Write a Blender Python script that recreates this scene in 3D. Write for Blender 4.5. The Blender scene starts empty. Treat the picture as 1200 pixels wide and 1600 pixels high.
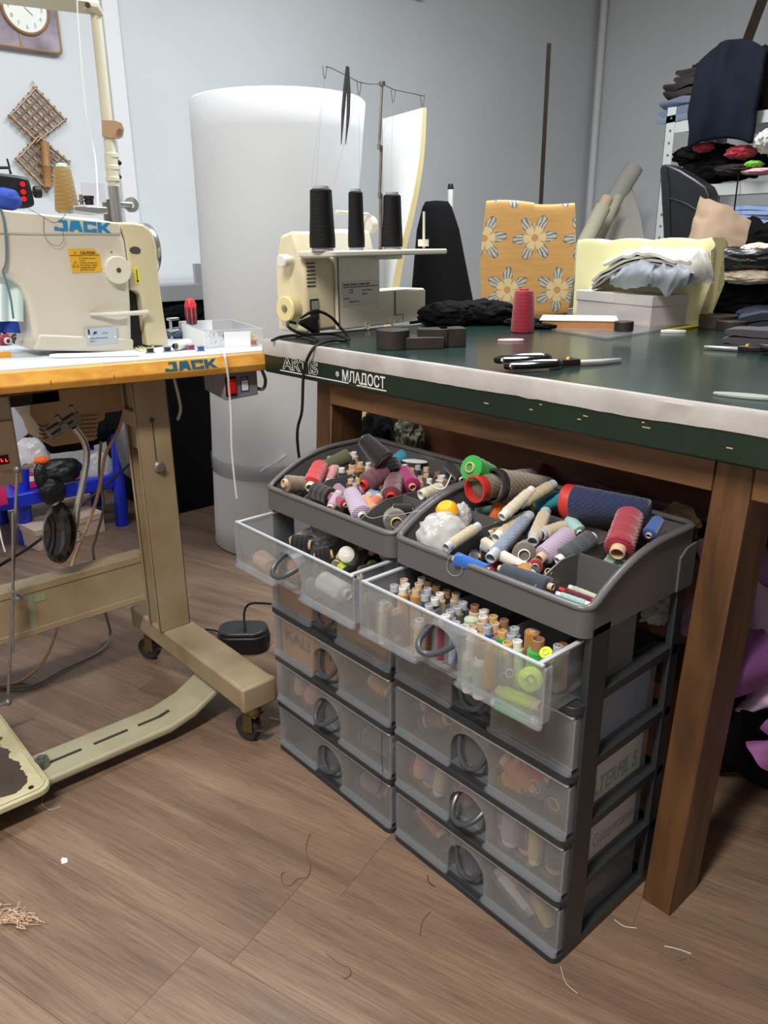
import bpy, bmesh, math, random
from mathutils import Vector, Matrix, noise
R_ = random.Random(7)
sc = bpy.context.scene
COL = sc.collection
PI = math.pi
# ------------------------------------------------------------------ camera (calibrated from the photograph's vanishing points)
FPX, HY, IX, IY, CH = 1212.0, 380.0, 600.0, 800.0, 1.03
_roll = math.atan(33/3486.0); _p = math.atan((IY-HY)/FPX); _az = math.atan(1130/(FPX/math.cos(_p)))
_F = Vector((-math.cos(_az), math.sin(_az), 0)); _Rt = Vector((math.sin(_az), math.cos(_az), 0)); _U = Vector((0, 0, 1))
FWD = _F*math.cos(_p) - _U*math.sin(_p)
_up = _F*math.sin(_p) + _U*math.cos(_p)
RIGHT = _Rt*math.cos(_roll) - _up*math.sin(_roll)
UP = _up*math.cos(_roll) + _Rt*math.sin(_roll)
CAM = Vector((0, 0, CH))
cd = bpy.data.cameras.new('camera'); cam = bpy.data.objects.new('camera', cd); COL.objects.link(cam)
cd.sensor_fit = 'VERTICAL'; cd.sensor_height = 36.0; cd.lens = FPX/1600*36; cd.clip_start = .02
cm = Matrix((RIGHT, UP, -FWD)).transposed().to_4x4(); cm.translation = CAM
cam.matrix_world = cm; sc.camera = cam
# ------------------------------------------------------------------ exposure, world, lights
sc.view_settings.view_transform = 'Standard'; sc.view_settings.look = 'None'
sc.view_settings.gamma = 1; sc.view_settings.use_curve_mapping = False
sc.view_settings.exposure = 0.0
w = bpy.data.worlds.new('world'); sc.world = w; w.use_nodes = True
w.node_tree.nodes['Background'].inputs[0].default_value = (.8, .88, 1, 1); w.node_tree.nodes['Background'].inputs[1].default_value = .3
def area(name, loc, sx, sy, e, col=(.93, .97, 1), rot=(0, 0, 0)):
    l = bpy.data.lights.new(name, 'AREA'); l.shape = 'RECTANGLE'; l.size = sx; l.size_y = sy; l.energy = e; l.color = col
    o = bpy.data.objects.new(name, l); COL.objects.link(o); o.location = loc; o.rotation_euler = rot
    return o
area('ceiling_tube_light', (-1.55, 1.9, 2.62), .25, 1.25, 60)
area('ceiling_tube_light', (-2.0, .4, 2.62), .25, 1.25, 18)
area('ceiling_tube_light', (-.2, -.7, 2.62), .25, 1.25, 92, (1, .93, .84))
sc.cycles.sample_clamp_indirect = 2.0; sc.cycles.blur_glossy = 1.0; sc.cycles.max_bounces = 10; sc.cycles.transparent_max_bounces = 16; sc.cycles.diffuse_bounces = 4
sc.cycles.glossy_bounces = 4; sc.cycles.transmission_bounces = 8
# ------------------------------------------------------------------ geometry of sight: a pixel of the photo to a point on a real plane
def ray(x, y): return (FWD*FPX + RIGHT*(x-IX) - UP*(y-IY)).normalized()
def onz(x, y, z=0.0):
    d = ray(x, y); return CAM + d*((z-CH)/d.z)
def onx(x, y, X):
    d = ray(x, y); return CAM + d*(X/d.x)
def ony(x, y, Y):
    d = ray(x, y); return CAM + d*(Y/d.y)
def zat(x, y, X, Y):
    d = ray(x, y); return (CAM + d*((X*d.x+Y*d.y)/(d.x*d.x+d.y*d.y))).z
# ------------------------------------------------------------------ materials
def lin(c):
    return tuple(((v/255)/12.92 if v/255 <= .04045 else ((v/255+.055)/1.055)**2.4) for v in c)
MATS = {}
def mat(name, rgb, rough=.5, metal=0, var=None, bump=None, spec=.5, coat=0, sheen=0, emit=None, sss=0):
    """rgb 0-255 display colour; var=(scale, rgb2, amount[,stretch]); bump=(scale, strength[,stretch])"""
    if name in MATS: return MATS[name]
    m = bpy.data.materials.new(name); m.use_nodes = True; MATS[name] = m
    nt = m.node_tree; N = nt.nodes; L = nt.links; b = N['Principled BSDF']
    c = lin(rgb); b.inputs['Base Color'].default_value = (*c, 1); b.inputs['Roughness'].default_value = rough
    b.inputs['Metallic'].default_value = metal; b.inputs['Specular IOR Level'].default_value = spec
    if coat: b.inputs['Coat Weight'].default_value = coat; b.inputs['Coat Roughness'].default_value = .15
    if sheen: b.inputs['Sheen Weight'].default_value = sheen
    if sss: b.inputs['Subsurface Weight'].default_value = sss; b.inputs['Subsurface Radius'].default_value = (.05, .05, .05); b.inputs['Subsurface Scale'].default_value = .3
    if emit: b.inputs['Emission Color'].default_value = (*lin(rgb), 1); b.inputs['Emission Strength'].default_value = emit
    tc = N.new('ShaderNodeTexCoord')
    def nz(scale, stretch, detail=5):
        mp = N.new('ShaderNodeMapping'); L.new(tc.outputs['Object'], mp.inputs[0]); mp.inputs['Scale'].default_value = stretch or (1, 1, 1)
        n = N.new('ShaderNodeTexNoise'); n.inputs['Scale'].default_value = scale; n.inputs['Detail'].default_value = detail
        L.new(mp.outputs[0], n.inputs['Vector']); return n
    if var:
        n = nz(var[0], var[3] if len(var) > 3 else None)
        r = N.new('ShaderNodeValToRGB'); r.color_ramp.elements[0].position = .5-.5*var[2]*.5; r.color_ramp.elements[1].position = .5+.25
        r.color_ramp.elements[0].position = .36; r.color_ramp.elements[1].position = .66
        c2 = lin(var[1]); r.color_ramp.elements[0].color = (*c, 1); r.color_ramp.elements[1].color = (*[a+(d-a)*var[2] for a, d in zip(c, c2)], 1)
        L.new(n.outputs[0], r.inputs[0]); L.new(r.outputs[0], b.inputs['Base Color'])
    if bump:
        n = nz(bump[0], bump[2] if len(bump) > 2 else None)
        bp = N.new('ShaderNodeBump'); bp.inputs['Strength'].default_value = bump[1]; bp.inputs['Distance'].default_value = .002
        L.new(n.outputs[0], bp.inputs['Height']); L.new(bp.outputs[0], b.inputs['Normal'])
    return m
def thread_mat(name, rgb, dark=.7, sh=.4, scl=1.0):
    """wound thread: fine cross-wound ridges along the local z axis"""
    if name in MATS: return MATS[name]
    m = mat(name, rgb, .62, sheen=sh, spec=.3); nt = m.node_tree; N = nt.nodes; L = nt.links; b = N['Principled BSDF']
    tc = N.new('ShaderNodeTexCoord')
    out = []
    for s, rot in ((4.0, .32), (4.0, -.32), (26.0, .06)):
        mp = N.new('ShaderNodeMapping'); mp.inputs['Rotation'].default_value = (rot, rot*.5, 0); L.new(tc.outputs['Object'], mp.inputs[0])
        wv = N.new('ShaderNodeTexWave'); wv.bands_direction = 'Z'; wv.inputs['Scale'].default_value = s*scl; wv.inputs['Distortion'].default_value = .6
        L.new(mp.outputs[0], wv.inputs['Vector']); out.append(wv.outputs['Fac'])
    a = N.new('ShaderNodeMath'); a.operation = 'ADD'; L.new(out[0], a.inputs[0]); L.new(out[1], a.inputs[1])
    a2 = N.new('ShaderNodeMath'); a2.operation = 'MULTIPLY_ADD'; L.new(a.outputs[0], a2.inputs[0]); a2.inputs[1].default_value = .33; 
    h = N.new('ShaderNodeMath'); h.operation = 'MULTIPLY'; L.new(out[2], h.inputs[0]); h.inputs[1].default_value = .33; L.new(h.outputs[0], a2.inputs[2])
    c = lin(rgb); r = N.new('ShaderNodeValToRGB'); r.color_ramp.elements[0].color = (*[v*dark for v in c], 1); r.color_ramp.elements[1].color = (*[min(1, v*1.12) for v in c], 1)
    L.new(a2.outputs[0], r.inputs[0]); L.new(r.outputs[0], b.inputs['Base Color'])
    bp = N.new('ShaderNodeBump'); bp.inputs['Strength'].default_value = .35; bp.inputs['Distance'].default_value = .02
    L.new(a2.outputs[0], bp.inputs['Height']); L.new(bp.outputs[0], b.inputs['Normal'])
    return m
def frost_mat(name, tint=(225, 228, 230), haze=.4, rough=.28, clear=.28, ior=1.45, gloss=.10):
    """frosted polypropylene: haze that scatters, a blurred see-through share and a sharp share"""
    m = bpy.data.materials.new(name); m.use_nodes = True; nt = m.node_tree; N = nt.nodes; L = nt.links
    N.remove(N['Principled BSDF']); out = N['Material Output']
    c = (*lin(tint), 1)
    def mix(a, b_, f):
        x = N.new('ShaderNodeMixShader'); x.inputs[0].default_value = f; L.new(a.outputs[0], x.inputs[1]); L.new(b_.outputs[0], x.inputs[2]); return x
    df = N.new('ShaderNodeBsdfDiffuse'); df.inputs[0].default_value = c
    tl = N.new('ShaderNodeBsdfTranslucent'); tl.inputs[0].default_value = c
    tp = N.new('ShaderNodeBsdfTransparent'); tp.inputs[0].default_value = (.96, .97, .98, 1)
    th = tp
    if clear < 1:
        rf = N.new('ShaderNodeBsdfRefraction'); rf.inputs[0].default_value = (.97, .98, .99, 1); rf.inputs['Roughness'].default_value = rough; rf.inputs['IOR'].default_value = ior
        th = mix(rf, tp, clear)
    gl = N.new('ShaderNodeBsdfGlossy'); gl.inputs['Roughness'].default_value = .22
    body = mix(th, mix(df, tl, .45), haze)
    lw = N.new('ShaderNodeLayerWeight'); lw.inputs[0].default_value = .5; pw = N.new('ShaderNodeMath'); pw.operation = 'POWER'; pw.inputs[1].default_value = 3; L.new(lw.outputs['Facing'], pw.inputs[0])
    mr = N.new('ShaderNodeMapRange'); mr.inputs[3].default_value = .035; mr.inputs[4].default_value = gloss*4; L.new(pw.outputs[0], mr.inputs[0])
    x = N.new('ShaderNodeMixShader'); L.new(mr.outputs[0], x.inputs[0]); L.new(body.outputs[0], x.inputs[1]); L.new(gl.outputs[0], x.inputs[2])
    L.new(x.outputs[0], out.inputs[0]); MATS[name] = m
    return m
def wood_mat(name, c1, c2, rough=.5, scale=(1, 1, 14), ns=6, bump=.25, coat=0):
    if name in MATS: return MATS[name]
    m = mat(name, c1, rough, coat=coat); nt = m.node_tree; N = nt.nodes; L = nt.links; b = N['Principled BSDF']
    tc = N.new('ShaderNodeTexCoord'); mp = N.new('ShaderNodeMapping'); mp.inputs['Scale'].default_value = scale; L.new(tc.outputs['Object'], mp.inputs[0])
    n1 = N.new('ShaderNodeTexNoise'); n1.inputs['Scale'].default_value = ns; n1.inputs['Detail'].default_value = 8; n1.inputs['Distortion'].default_value = .6; L.new(mp.outputs[0], n1.inputs['Vector'])
    r = N.new('ShaderNodeValToRGB'); r.color_ramp.elements[0].position = .34; r.color_ramp.elements[1].position = .66
    r.color_ramp.elements[0].color = (*lin(c1), 1); r.color_ramp.elements[1].color = (*lin(c2), 1)
    L.new(n1.outputs[0], r.inputs[0]); L.new(r.outputs[0], b.inputs['Base Color'])
    bp = N.new('ShaderNodeBump'); bp.inputs['Strength'].default_value = bump; bp.inputs['Distance'].default_value = .001
    L.new(n1.outputs[0], bp.inputs['Height']); L.new(bp.outputs[0], b.inputs['Normal'])
    return m
# ------------------------------------------------------------------ mesh builder
def frame(z, origin=(0, 0, 0), x=None):
    """matrix whose local z points along z"""
    z = Vector(z).normalized(); x = Vector(x) if x is not None else (Vector((1, 0, 0)) if abs(z.x) < .9 else Vector((0, 1, 0)))
    y = z.cross(x).normalized(); x = y.cross(z).normalized()
    m = Matrix((x, y, z)).transposed().to_4x4(); m.translation = Vector(origin); return m
class G:
    def __init__(s): s.bm = bmesh.new()
    def _tf(s, vs, M):
        if M is not None:
            for v in vs: v.co = M @ v.co
    def poly(s, vs, faces, M=None):
        nv = [s.bm.verts.new(v) for v in vs]; s._tf(nv, M)
        for f in faces:
            try: s.bm.faces.new([nv[i] for i in f])
            except ValueError: pass
        return s
    def box(s, x0, x1, y0, y1, z0, z1, M=None):
        v = [(x, y, z) for z in (z0, z1) for y in (y0, y1) for x in (x0, x1)]
        return s.poly(v, [(0, 2, 3, 1), (4, 5, 7, 6), (0, 1, 5, 4), (2, 6, 7, 3), (0, 4, 6, 2), (1, 3, 7, 5)], M)
    def hexa(s, low, high):
        """two quads of 3d points"""
        return s.poly(list(low)+list(high), [(3, 2, 1, 0), (4, 5, 6, 7), (0, 1, 5, 4), (1, 2, 6, 5), (2, 3, 7, 6), (3, 0, 4, 7)])
    def prism(s, pts, z0, z1, M=None):
        n = len(pts); v = [(p[0], p[1], z0) for p in pts]+[(p[0], p[1], z1) for p in pts]
        return s.poly(v, [tuple(range(n-1, -1, -1)), tuple(range(n, 2*n))]+[(i, (i+1) % n, n+(i+1) % n, n+i) for i in range(n)], M)
    def lathe(s, prof, M=None, n=20, closed=False):
        """profile (r, z) revolved about local z"""
        rings = []
        for r, z in prof:
            if r < 1e-6: rings.append([s.bm.verts.new((0, 0, z))])
            else: rings.append([s.bm.verts.new((r*math.cos(2*PI*k/n), r*math.sin(2*PI*k/n), z)) for k in range(n)])
        for a, b in zip(rings, rings[1:]+([rings[0]] if closed else [])):
            for k in range(n):
                k2 = (k+1) % n
                f = [a[k % len(a)], a[k2 % len(a)], b[k2 % len(b)], b[k % len(b)]]
                u = []
                for q in f:
                    if q not in u: u.append(q)
                if len(u) > 2:
                    try: s.bm.faces.new(u)
                    except ValueError: pass
        for r_ in rings: s._tf(r_, M)
        return s
    def cyl(s, a, b, r0, r1=None, n=16):
        a, b = Vector(a), Vector(b); r1 = r0 if r1 is None else r1; L_ = (b-a).length
        return s.lathe([(0, 0), (r0, 0), (r1, L_), (0, L_)], frame(b-a, a), n)
    def tube(s, pts, r, n=8, closed=False, flat=1.0, upv=None):
        pts = [Vector(p) for p in pts]; m = len(pts); rings = []
        rr = r if isinstance(r, (list, tuple)) else [r]*m
        prev = None
        for i, p in enumerate(pts):
            if closed: t = pts[(i+1) % m]-pts[i-1]
            else: t = pts[min(i+1, m-1)]-pts[max(i-1, 0)]
            t.normalize()
            if upv is not None: u = Vector(upv)
            elif prev is None: u = Vector((0, 0, 1)) if abs(t.z) < .9 else Vector((1, 0, 0))
            else: u = prev
            x = (u - t*u.dot(t)); x = x.normalized() if x.length > 1e-6 else t.orthogonal().normalized()
            prev = x; y = t.cross(x)
            rings.append([s.bm.verts.new(p+x*rr[i]*flat*math.cos(2*PI*k/n)+y*rr[i]*math.sin(2*PI*k/n)) for k in range(n)])
        for i in range(m if closed else m-1):
            a, b = rings[i], rings[(i+1) % m]
            for k in range(n): s.bm.faces.new((a[k], a[(k+1) % n], b[(k+1) % n], b[k]))
        if not closed:
            s.bm.faces.new(rings[0][::-1]); s.bm.faces.new(rings[-1])
        return s
    def grid(s, fn, nu, nv, thick=0.0, cu=False):
        """surface fn(u, v) -> point, with thickness along the normal"""
        P = [[Vector(fn(i/nu, j/nv)) for j in range(nv+1)] for i in range(nu+1)]
        V = [[s.bm.verts.new(p) for p in r] for r in P]
        for i in range(nu):
            for j in range(nv): s.bm.faces.new((V[i][j], V[i+1][j], V[i+1][j+1], V[i][j+1]))
        if cu:
            for j in range(nv): s.bm.faces.new((V[nu][j], V[0][j], V[0][j+1], V[nu][j+1]))
        if thick:
            s.bm.normal_update(); W = [[s.bm.verts.new(v.co-v.normal*thick) for v in r] for r in V]
            for i in range(nu):
                for j in range(nv): s.bm.faces.new((W[i][j+1], W[i+1][j+1], W[i+1][j], W[i][j]))
            for i in range(nu):
                s.bm.faces.new((V[i+1][0], V[i][0], W[i][0], W[i+1][0])); s.bm.faces.new((V[i][nv], V[i+1][nv], W[i+1][nv], W[i][nv]))
            for j in range(nv):
                s.bm.faces.new((V[0][j], V[0][j+1], W[0][j+1], W[0][j])); s.bm.faces.new((V[nu][j+1], V[nu][j], W[nu][j], W[nu][j+1]))
        return s
    def blob(s, c, r, amp=.2, freq=4, sub=4, seed=0, M=None, flat_z=None, ridge=0):
        """lumpy closed body: a displaced ico-sphere; r = three half sizes"""
        t = bmesh.new(); bmesh.ops.create_icosphere(t, subdivisions=sub, radius=1)
        me = bpy.data.meshes.new('t')
        for v in t.verts:
            q = v.co*freq*.5+Vector((seed*3.1, seed*1.7, seed))
            d = noise.noise(q)
            if ridge:   # folds: creases drawn out along one direction, bent by a slow swirl
                w_ = Vector((noise.noise(q*.6), noise.noise(q*.6+Vector((9, 0, 0))), noise.noise(q*.6+Vector((0, 9, 0)))))*1.2
                k_ = q+w_; k_ = Vector((k_.x*2.6, k_.y*.7, k_.z*1.6))
                d += ridge*(.35-abs(noise.noise(k_))*1.6)+ridge*.25*(.3-abs(noise.noise(k_*2.3+Vector((3, 3, 3)))))
            p = v.co*(1+amp*d); v.co = Vector((p.x*r[0], p.y*r[1], p.z*r[2]))
            if M is not None: v.co = M.to_3x3() @ v.co
            v.co += Vector(c)
            if flat_z is not None and v.co.z < flat_z: v.co.z = flat_z+.0005*noise.noise(v.co*90)
        t.to_mesh(me); t.free(); s.bm.from_mesh(me); bpy.data.meshes.remove(me)
        return s
    def add(s, me, M=None):
        n0 = len(s.bm.verts); s.bm.from_mesh(me); s.bm.verts.ensure_lookup_table(); s._tf(s.bm.verts[n0:], M); return s
WM = {}
def obj(name, g, m, parent=None, bevel=0, seg=2, angle=35, world=True, sub=0, recalc=True):
    """link the builder's mesh as ONE object; coordinates were given in the world, stored local to the parent thing"""
    bm = g.bm
    if recalc: bmesh.ops.recalc_face_normals(bm, faces=bm.faces)
    else: bm.normal_update()
    me = bpy.data.meshes.new(name)
    if parent is not None and world and parent.name in WM: bm.transform(WM[parent.name].inverted())
    bm.to_mesh(me); bm.free()
    for p in me.polygons: p.use_smooth = True
    me.set_sharp_from_angle(angle=math.radians(angle))
    o = bpy.data.objects.new(name, me); COL.objects.link(o)
    if m is not None: me.materials.append(m if not isinstance(m, str) else MATS[m])
    if parent is not None:
        o.parent = parent
        if parent.name in WM: WM[o.name] = WM[parent.name]
    if bevel:
        b = o.modifiers.new('bevel', 'BEVEL'); b.width = bevel; b.segments = seg; b.limit_method = 'ANGLE'; b.angle_limit = math.radians(40)
    if sub:
        b = o.modifiers.new('sub', 'SUBSURF'); b.levels = sub; b.render_levels = sub
    return o
def thing(name, label, cat, loc=(0, 0, 0), rotz=0, group=None):
    o = bpy.data.objects.new(name, None); COL.objects.link(o); o.empty_display_size = .02
    o.location = loc; o.rotation_euler = (0, 0, rotz); o['label'] = label; o['category'] = cat
    if group: o['group'] = group
    WM[o.name] = Matrix.Translation(loc) @ Matrix.Rotation(rotz, 4, 'Z')
    return o
def tag(o, label, cat, group=None, kind=None):
    o['label'] = label; o['category'] = cat
    if group: o['group'] = group
    if kind: o['kind'] = kind
    # put the origin at the base of the thing
    me = o.data; zs = [v.co for v in me.vertices]
    c = Vector(((min(v.x for v in zs)+max(v.x for v in zs))/2, (min(v.y for v in zs)+max(v.y for v in zs))/2, min(v.z for v in zs)))
    me.transform(Matrix.Translation(-c)); o.location = c; WM[o.name] = Matrix.Translation(c)
    return o
def struct(o):
    o['kind'] = 'structure'; return o
def text(s, size, m, M, parent, name='lettering', outline=False, align='LEFT', bold=0, sx=1, shear=0, depth=.0002):
    """flat print: text on the local xy plane of M"""
    cu = bpy.data.curves.new(name, 'FONT'); cu.body = s; cu.size = size; cu.align_x = align; cu.resolution_u = 3; cu.shear = shear; cu.offset = bold
    if outline: cu.fill_mode = 'NONE'; cu.bevel_depth = outline; cu.bevel_resolution = 0
    else: cu.extrude = depth
    t = bpy.data.objects.new('t', cu); me = bpy.data.meshes.new_from_object(t); bpy.data.objects.remove(t); bpy.data.curves.remove(cu)
    me.name = name; me.materials.clear(); me.materials.append(m if not isinstance(m, str) else MATS[m])
    W = M @ Matrix.Diagonal((sx, 1, 1, 1))
    if parent is not None and parent.name in WM: W = WM[parent.name].inverted() @ W
    me.transform(W); o = bpy.data.objects.new(name, me); COL.objects.link(o); o.parent = parent
    return o
def basis(o, x, y):
    """matrix with origin o, local x towards x, local y about towards y"""
    x = Vector(x).normalized(); z = x.cross(Vector(y)).normalized(); y = z.cross(x)
    m = Matrix((x, y, z)).transposed().to_4x4(); m.translation = Vector(o); return m
def spline(pts, n=8):
    """smooth polyline through the points"""
    P = [Vector(p) for p in pts]; out = []
    for i in range(len(P)-1):
        a = P[max(i-1, 0)]; b = P[i]; c = P[i+1]; d = P[min(i+2, len(P)-1)]
        for k in range(n):
            t = k/n
            out.append(.5*((2*b)+(c-a)*t+(2*a-5*b+4*c-d)*t*t+(3*b-a-3*c+d)*t**3))
    out.append(P[-1]); return out
# ------------------------------------------------------------------ the palette
mat('wall_paint', (210, 215, 219), .75, var=(1.5, (196, 201, 204), .5), bump=(60, .05))
mat('ceiling_paint', (235, 235, 232), .8)
mat('trim_paint', (222, 224, 226), .5)
mat('grey_plastic', (94, 93, 95), .34, bump=(900, .05))
mat('dark_plastic', (44, 47, 51), .42, bump=(900, .05))
mat('handle_plastic', (66, 70, 76), .25, coat=.3)
frost_mat('frosted_plastic', (230, 233, 236), .17, .16, .78)
frost_mat('frosted_sheet', (218, 225, 234), .20, 0, 1)
frost_mat('clear_plastic', (225, 235, 235), .16, 0, 1, 1, .2)
frost_mat('bag_film', (252, 253, 255), .68, 0, 1, 1, .14)
mat('plastic_edge', (176, 184, 192), .25, coat=.3)
mat('kraft_core', (206, 180, 150), .7)
mat('white_core', (226, 226, 222), .5)
mat('grey_core', (176, 184, 194), .45)
mat('gold_core', (206, 174, 112), .6)
mat('brown_core', (150, 112, 82), .65)
mat('red_core', (190, 52, 46), .4)
mat('dark_core', (52, 52, 54), .45)
mat('black', (16, 16, 18), .5)
mat('black_gloss', (12, 12, 13), .12, coat=.5)
mat('black_cloth', (9, 9, 11), .9, spec=.2, bump=(300, .3))
mat('navy_cloth', (13, 17, 28), .9, spec=.2, bump=(300, .3), var=(8, (18, 24, 38), 1))
mat('chrome', (196, 196, 194), .2, .85)
mat('steel', (150, 148, 145), .35, .6, var=(20, (110, 105, 98), .6))
mat('dull_steel', (120, 120, 118), .42, .8, var=(14, (150, 150, 146), .6))
mat('white_paper', (232, 233, 235), .6)
mat('cream_plastic', (228, 215, 172), .4, var=(6, (220, 206, 160), .7))
mat('ivory_paint', (204, 199, 184), .3, var=(5, (194, 187, 170), .8), coat=.3)
mat('cream_paint', (206, 198, 164), .35, var=(7, (190, 180, 146), .8))
mat('frame_paint', (166, 152, 126), .42, var=(6, (136, 116, 86), .9), bump=(40, .1))
mat('treadle_paint', (168, 170, 148), .4, var=(9, (156, 148, 118), .8))
mat('blue_print', (36, 126, 176), .4)
mat('teal_print', (26, 84, 104), .45)
mat('dark_print', (40, 44, 50), .5)
mat('white_print', (225, 228, 226), .5)
mat('green_print', (120, 170, 140), .6)
mat('grey_print', (150, 150, 152), .6)
# ================================================================== THE ROOM
WX, WY = -3.3, 4.75        # left wall plane, back wall plane
EX, SY, CZ = 3.0, -3.0, 2.75
struct(obj('wall_left', G().box(WX-.1, WX, SY-.1, WY+.1, 0, CZ), 'wall_paint'))
struct(obj('wall_back', G().box(WX, EX+.1, WY, WY+.1, 0, CZ), 'wall_paint'))
struct(obj('wall_right', G().box(EX, EX+.1, SY, WY, 0, CZ), 'wall_paint'))
struct(obj('wall_front', G().box(WX, EX+.1, SY-.1, SY, 0, CZ), 'wall_paint'))
struct(obj('ceiling', G().box(WX-.1, EX+.1, SY-.1, WY+.1, CZ, CZ+.08), 'ceiling_paint'))
# laminate floor: planks run 17.4 degrees off the furniture
def plank_mat():
    m = mat('laminate', (150, 122, 100), .38, spec=.4); nt = m.node_tree; N = nt.nodes; L = nt.links; b = N['Principled BSDF']
    tc = N.new('ShaderNodeTexCoord'); oi = N.new('ShaderNodeObjectInfo')
    ad = N.new('ShaderNodeVectorMath'); ad.operation = 'ADD'
    cmb = N.new('ShaderNodeCombineXYZ'); mu = N.new('ShaderNodeMath'); mu.operation = 'MULTIPLY'; mu.inputs[1].default_value = 37; L.new(oi.outputs['Random'], mu.inputs[0])
    L.new(mu.outputs[0], cmb.inputs[0]); L.new(mu.outputs[0], cmb.inputs[2]); L.new(tc.outputs['Object'], ad.inputs[0]); L.new(cmb.outputs[0], ad.inputs[1])
    def nz(scl, sc_, det, dist):
        mp = N.new('ShaderNodeMapping'); mp.inputs['Scale'].default_value = scl; L.new(ad.outputs[0], mp.inputs[0])
        n = N.new('ShaderNodeTexNoise'); n.inputs['Scale'].default_value = sc_; n.inputs['Detail'].default_value = det; n.inputs['Distortion'].default_value = dist
        n.inputs['Roughness'].default_value = .6; L.new(mp.outputs[0], n.inputs['Vector']); return n
    n1 = nz((.7, 7, 1), 2.0, 5, .7); n2 = nz((2.0, 60, 1), 5, 6, .12); n3 = nz((1.5, 26, 1), 10, 2, .3)
    r1 = N.new('ShaderNodeValToRGB'); E_ = r1.color_ramp.elements; E_[0].position = .32; E_[0].color = (*lin((112, 93, 80)), 1); E_[1].position = .68; E_[1].color = (*lin((148, 125, 106)), 1)
    L.new(n1.outputs[0], r1.inputs[0])
    r2 = N.new('ShaderNodeValToRGB'); E_ = r2.color_ramp.elements; E_[0].position = .36; E_[0].color = (.70, .67, .65, 1); E_[1].position = .62; E_[1].color = (1.06, 1.04, 1.03, 1)
    L.new(n2.outputs[0], r2.inputs[0])
    r3 = N.new('ShaderNodeValToRGB'); E_ = r3.color_ramp.elements; E_[0].position = .28; E_[0].color = (.35, .3, .27, 1); E_[1].position = .36; E_[1].color = (1, 1, 1, 1)
    L.new(n3.outputs[0], r3.inputs[0])
    m1 = N.new('ShaderNodeMixRGB'); m1.blend_type = 'MULTIPLY'; m1.inputs[0].default_value = .8; L.new(r1.outputs[0], m1.inputs[1]); L.new(r2.outputs[0], m1.inputs[2])
    m2 = N.new('ShaderNodeMixRGB'); m2.blend_type = 'MULTIPLY'; m2.inputs[0].default_value = .5; L.new(m1.outputs[0], m2.inputs[1]); L.new(r3.outputs[0], m2.inputs[2])
    hs = N.new('ShaderNodeHueSaturation'); rr = N.new('ShaderNodeMapRange'); rr.inputs[3].default_value = .9; rr.inputs[4].default_value = 1.08
    L.new(oi.outputs['Random'], rr.inputs[0]); L.new(rr.outputs[0], hs.inputs['Value']); L.new(m2.outputs[0], hs.inputs['Color']); L.new(hs.outputs[0], b.inputs['Base Color'])
    bp = N.new('ShaderNodeBump'); bp.inputs['Strength'].default_value = .25; bp.inputs['Distance'].default_value = .0012; L.new(n2.outputs[0], bp.inputs['Height']); L.new(bp.outputs[0], b.inputs['Normal'])
    return m
PM = plank_mat()
mat('joint_dark', (176, 150, 126), .8)
floor = struct(obj('floor', G().box(WX, EX, SY, WY, -.05, -.0022), 'joint_dark'))
PA = math.radians(17.4); PW, PL, GAP = .192, 1.22, .0002
pm = Matrix.Rotation(PA, 4, 'Z')
row_joint = {-2: -.40, -1: -1.0, 0: -.727, 1: -.665, 2: -.593, 3: -.16, 4: -1.02}
v0 = .635-PW               # lower edge of row 0
rnd = random.Random(3)
pg = G().box(GAP, PL-GAP, GAP, PW-GAP, -.006, 0)
pme = obj('plank', pg, PM, floor, world=False, bevel=.0002, seg=1); first = True
for k in range(-9, 16):
    j = row_joint.get(k, rnd.uniform(-1.2, 0))
    for n in range(-4, 5):
        u0 = j+n*PL; v = v0+k*PW
        c = pm @ Vector((u0+PL/2, v+PW/2, 0))
        if not (WX-.2 < c.x < 1.9 and -.9 < c.y < 4.3): continue
        if first: o = pme; first = False
        else: o = pme.copy(); COL.objects.link(o)
        o.parent = floor; o.matrix_local = Matrix.Translation(pm @ Vector((u0, v, 0))) @ pm
# wall trims: thin cover strip by the lamp pole and the conduit in the corner
p = onx(186, 172, WX)
struct(obj('trim_1', G().box(WX, WX+.018, p.y-.03, p.y+.035, 0, CZ-.001), 'trim_paint', bevel=.004))
struct(obj('trim_2', G().cyl((WX+.05, WY-.03, 0), (WX+.05, WY-.03, CZ), .022), 'trim_paint'))
p = onx(640, 2, WX)
struct(obj('trim_3', G().box(WX, WX+.05, p.y-.5, p.y+.06, p.z+.02, p.z+.06), 'trim_paint', bevel=.003))
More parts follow.
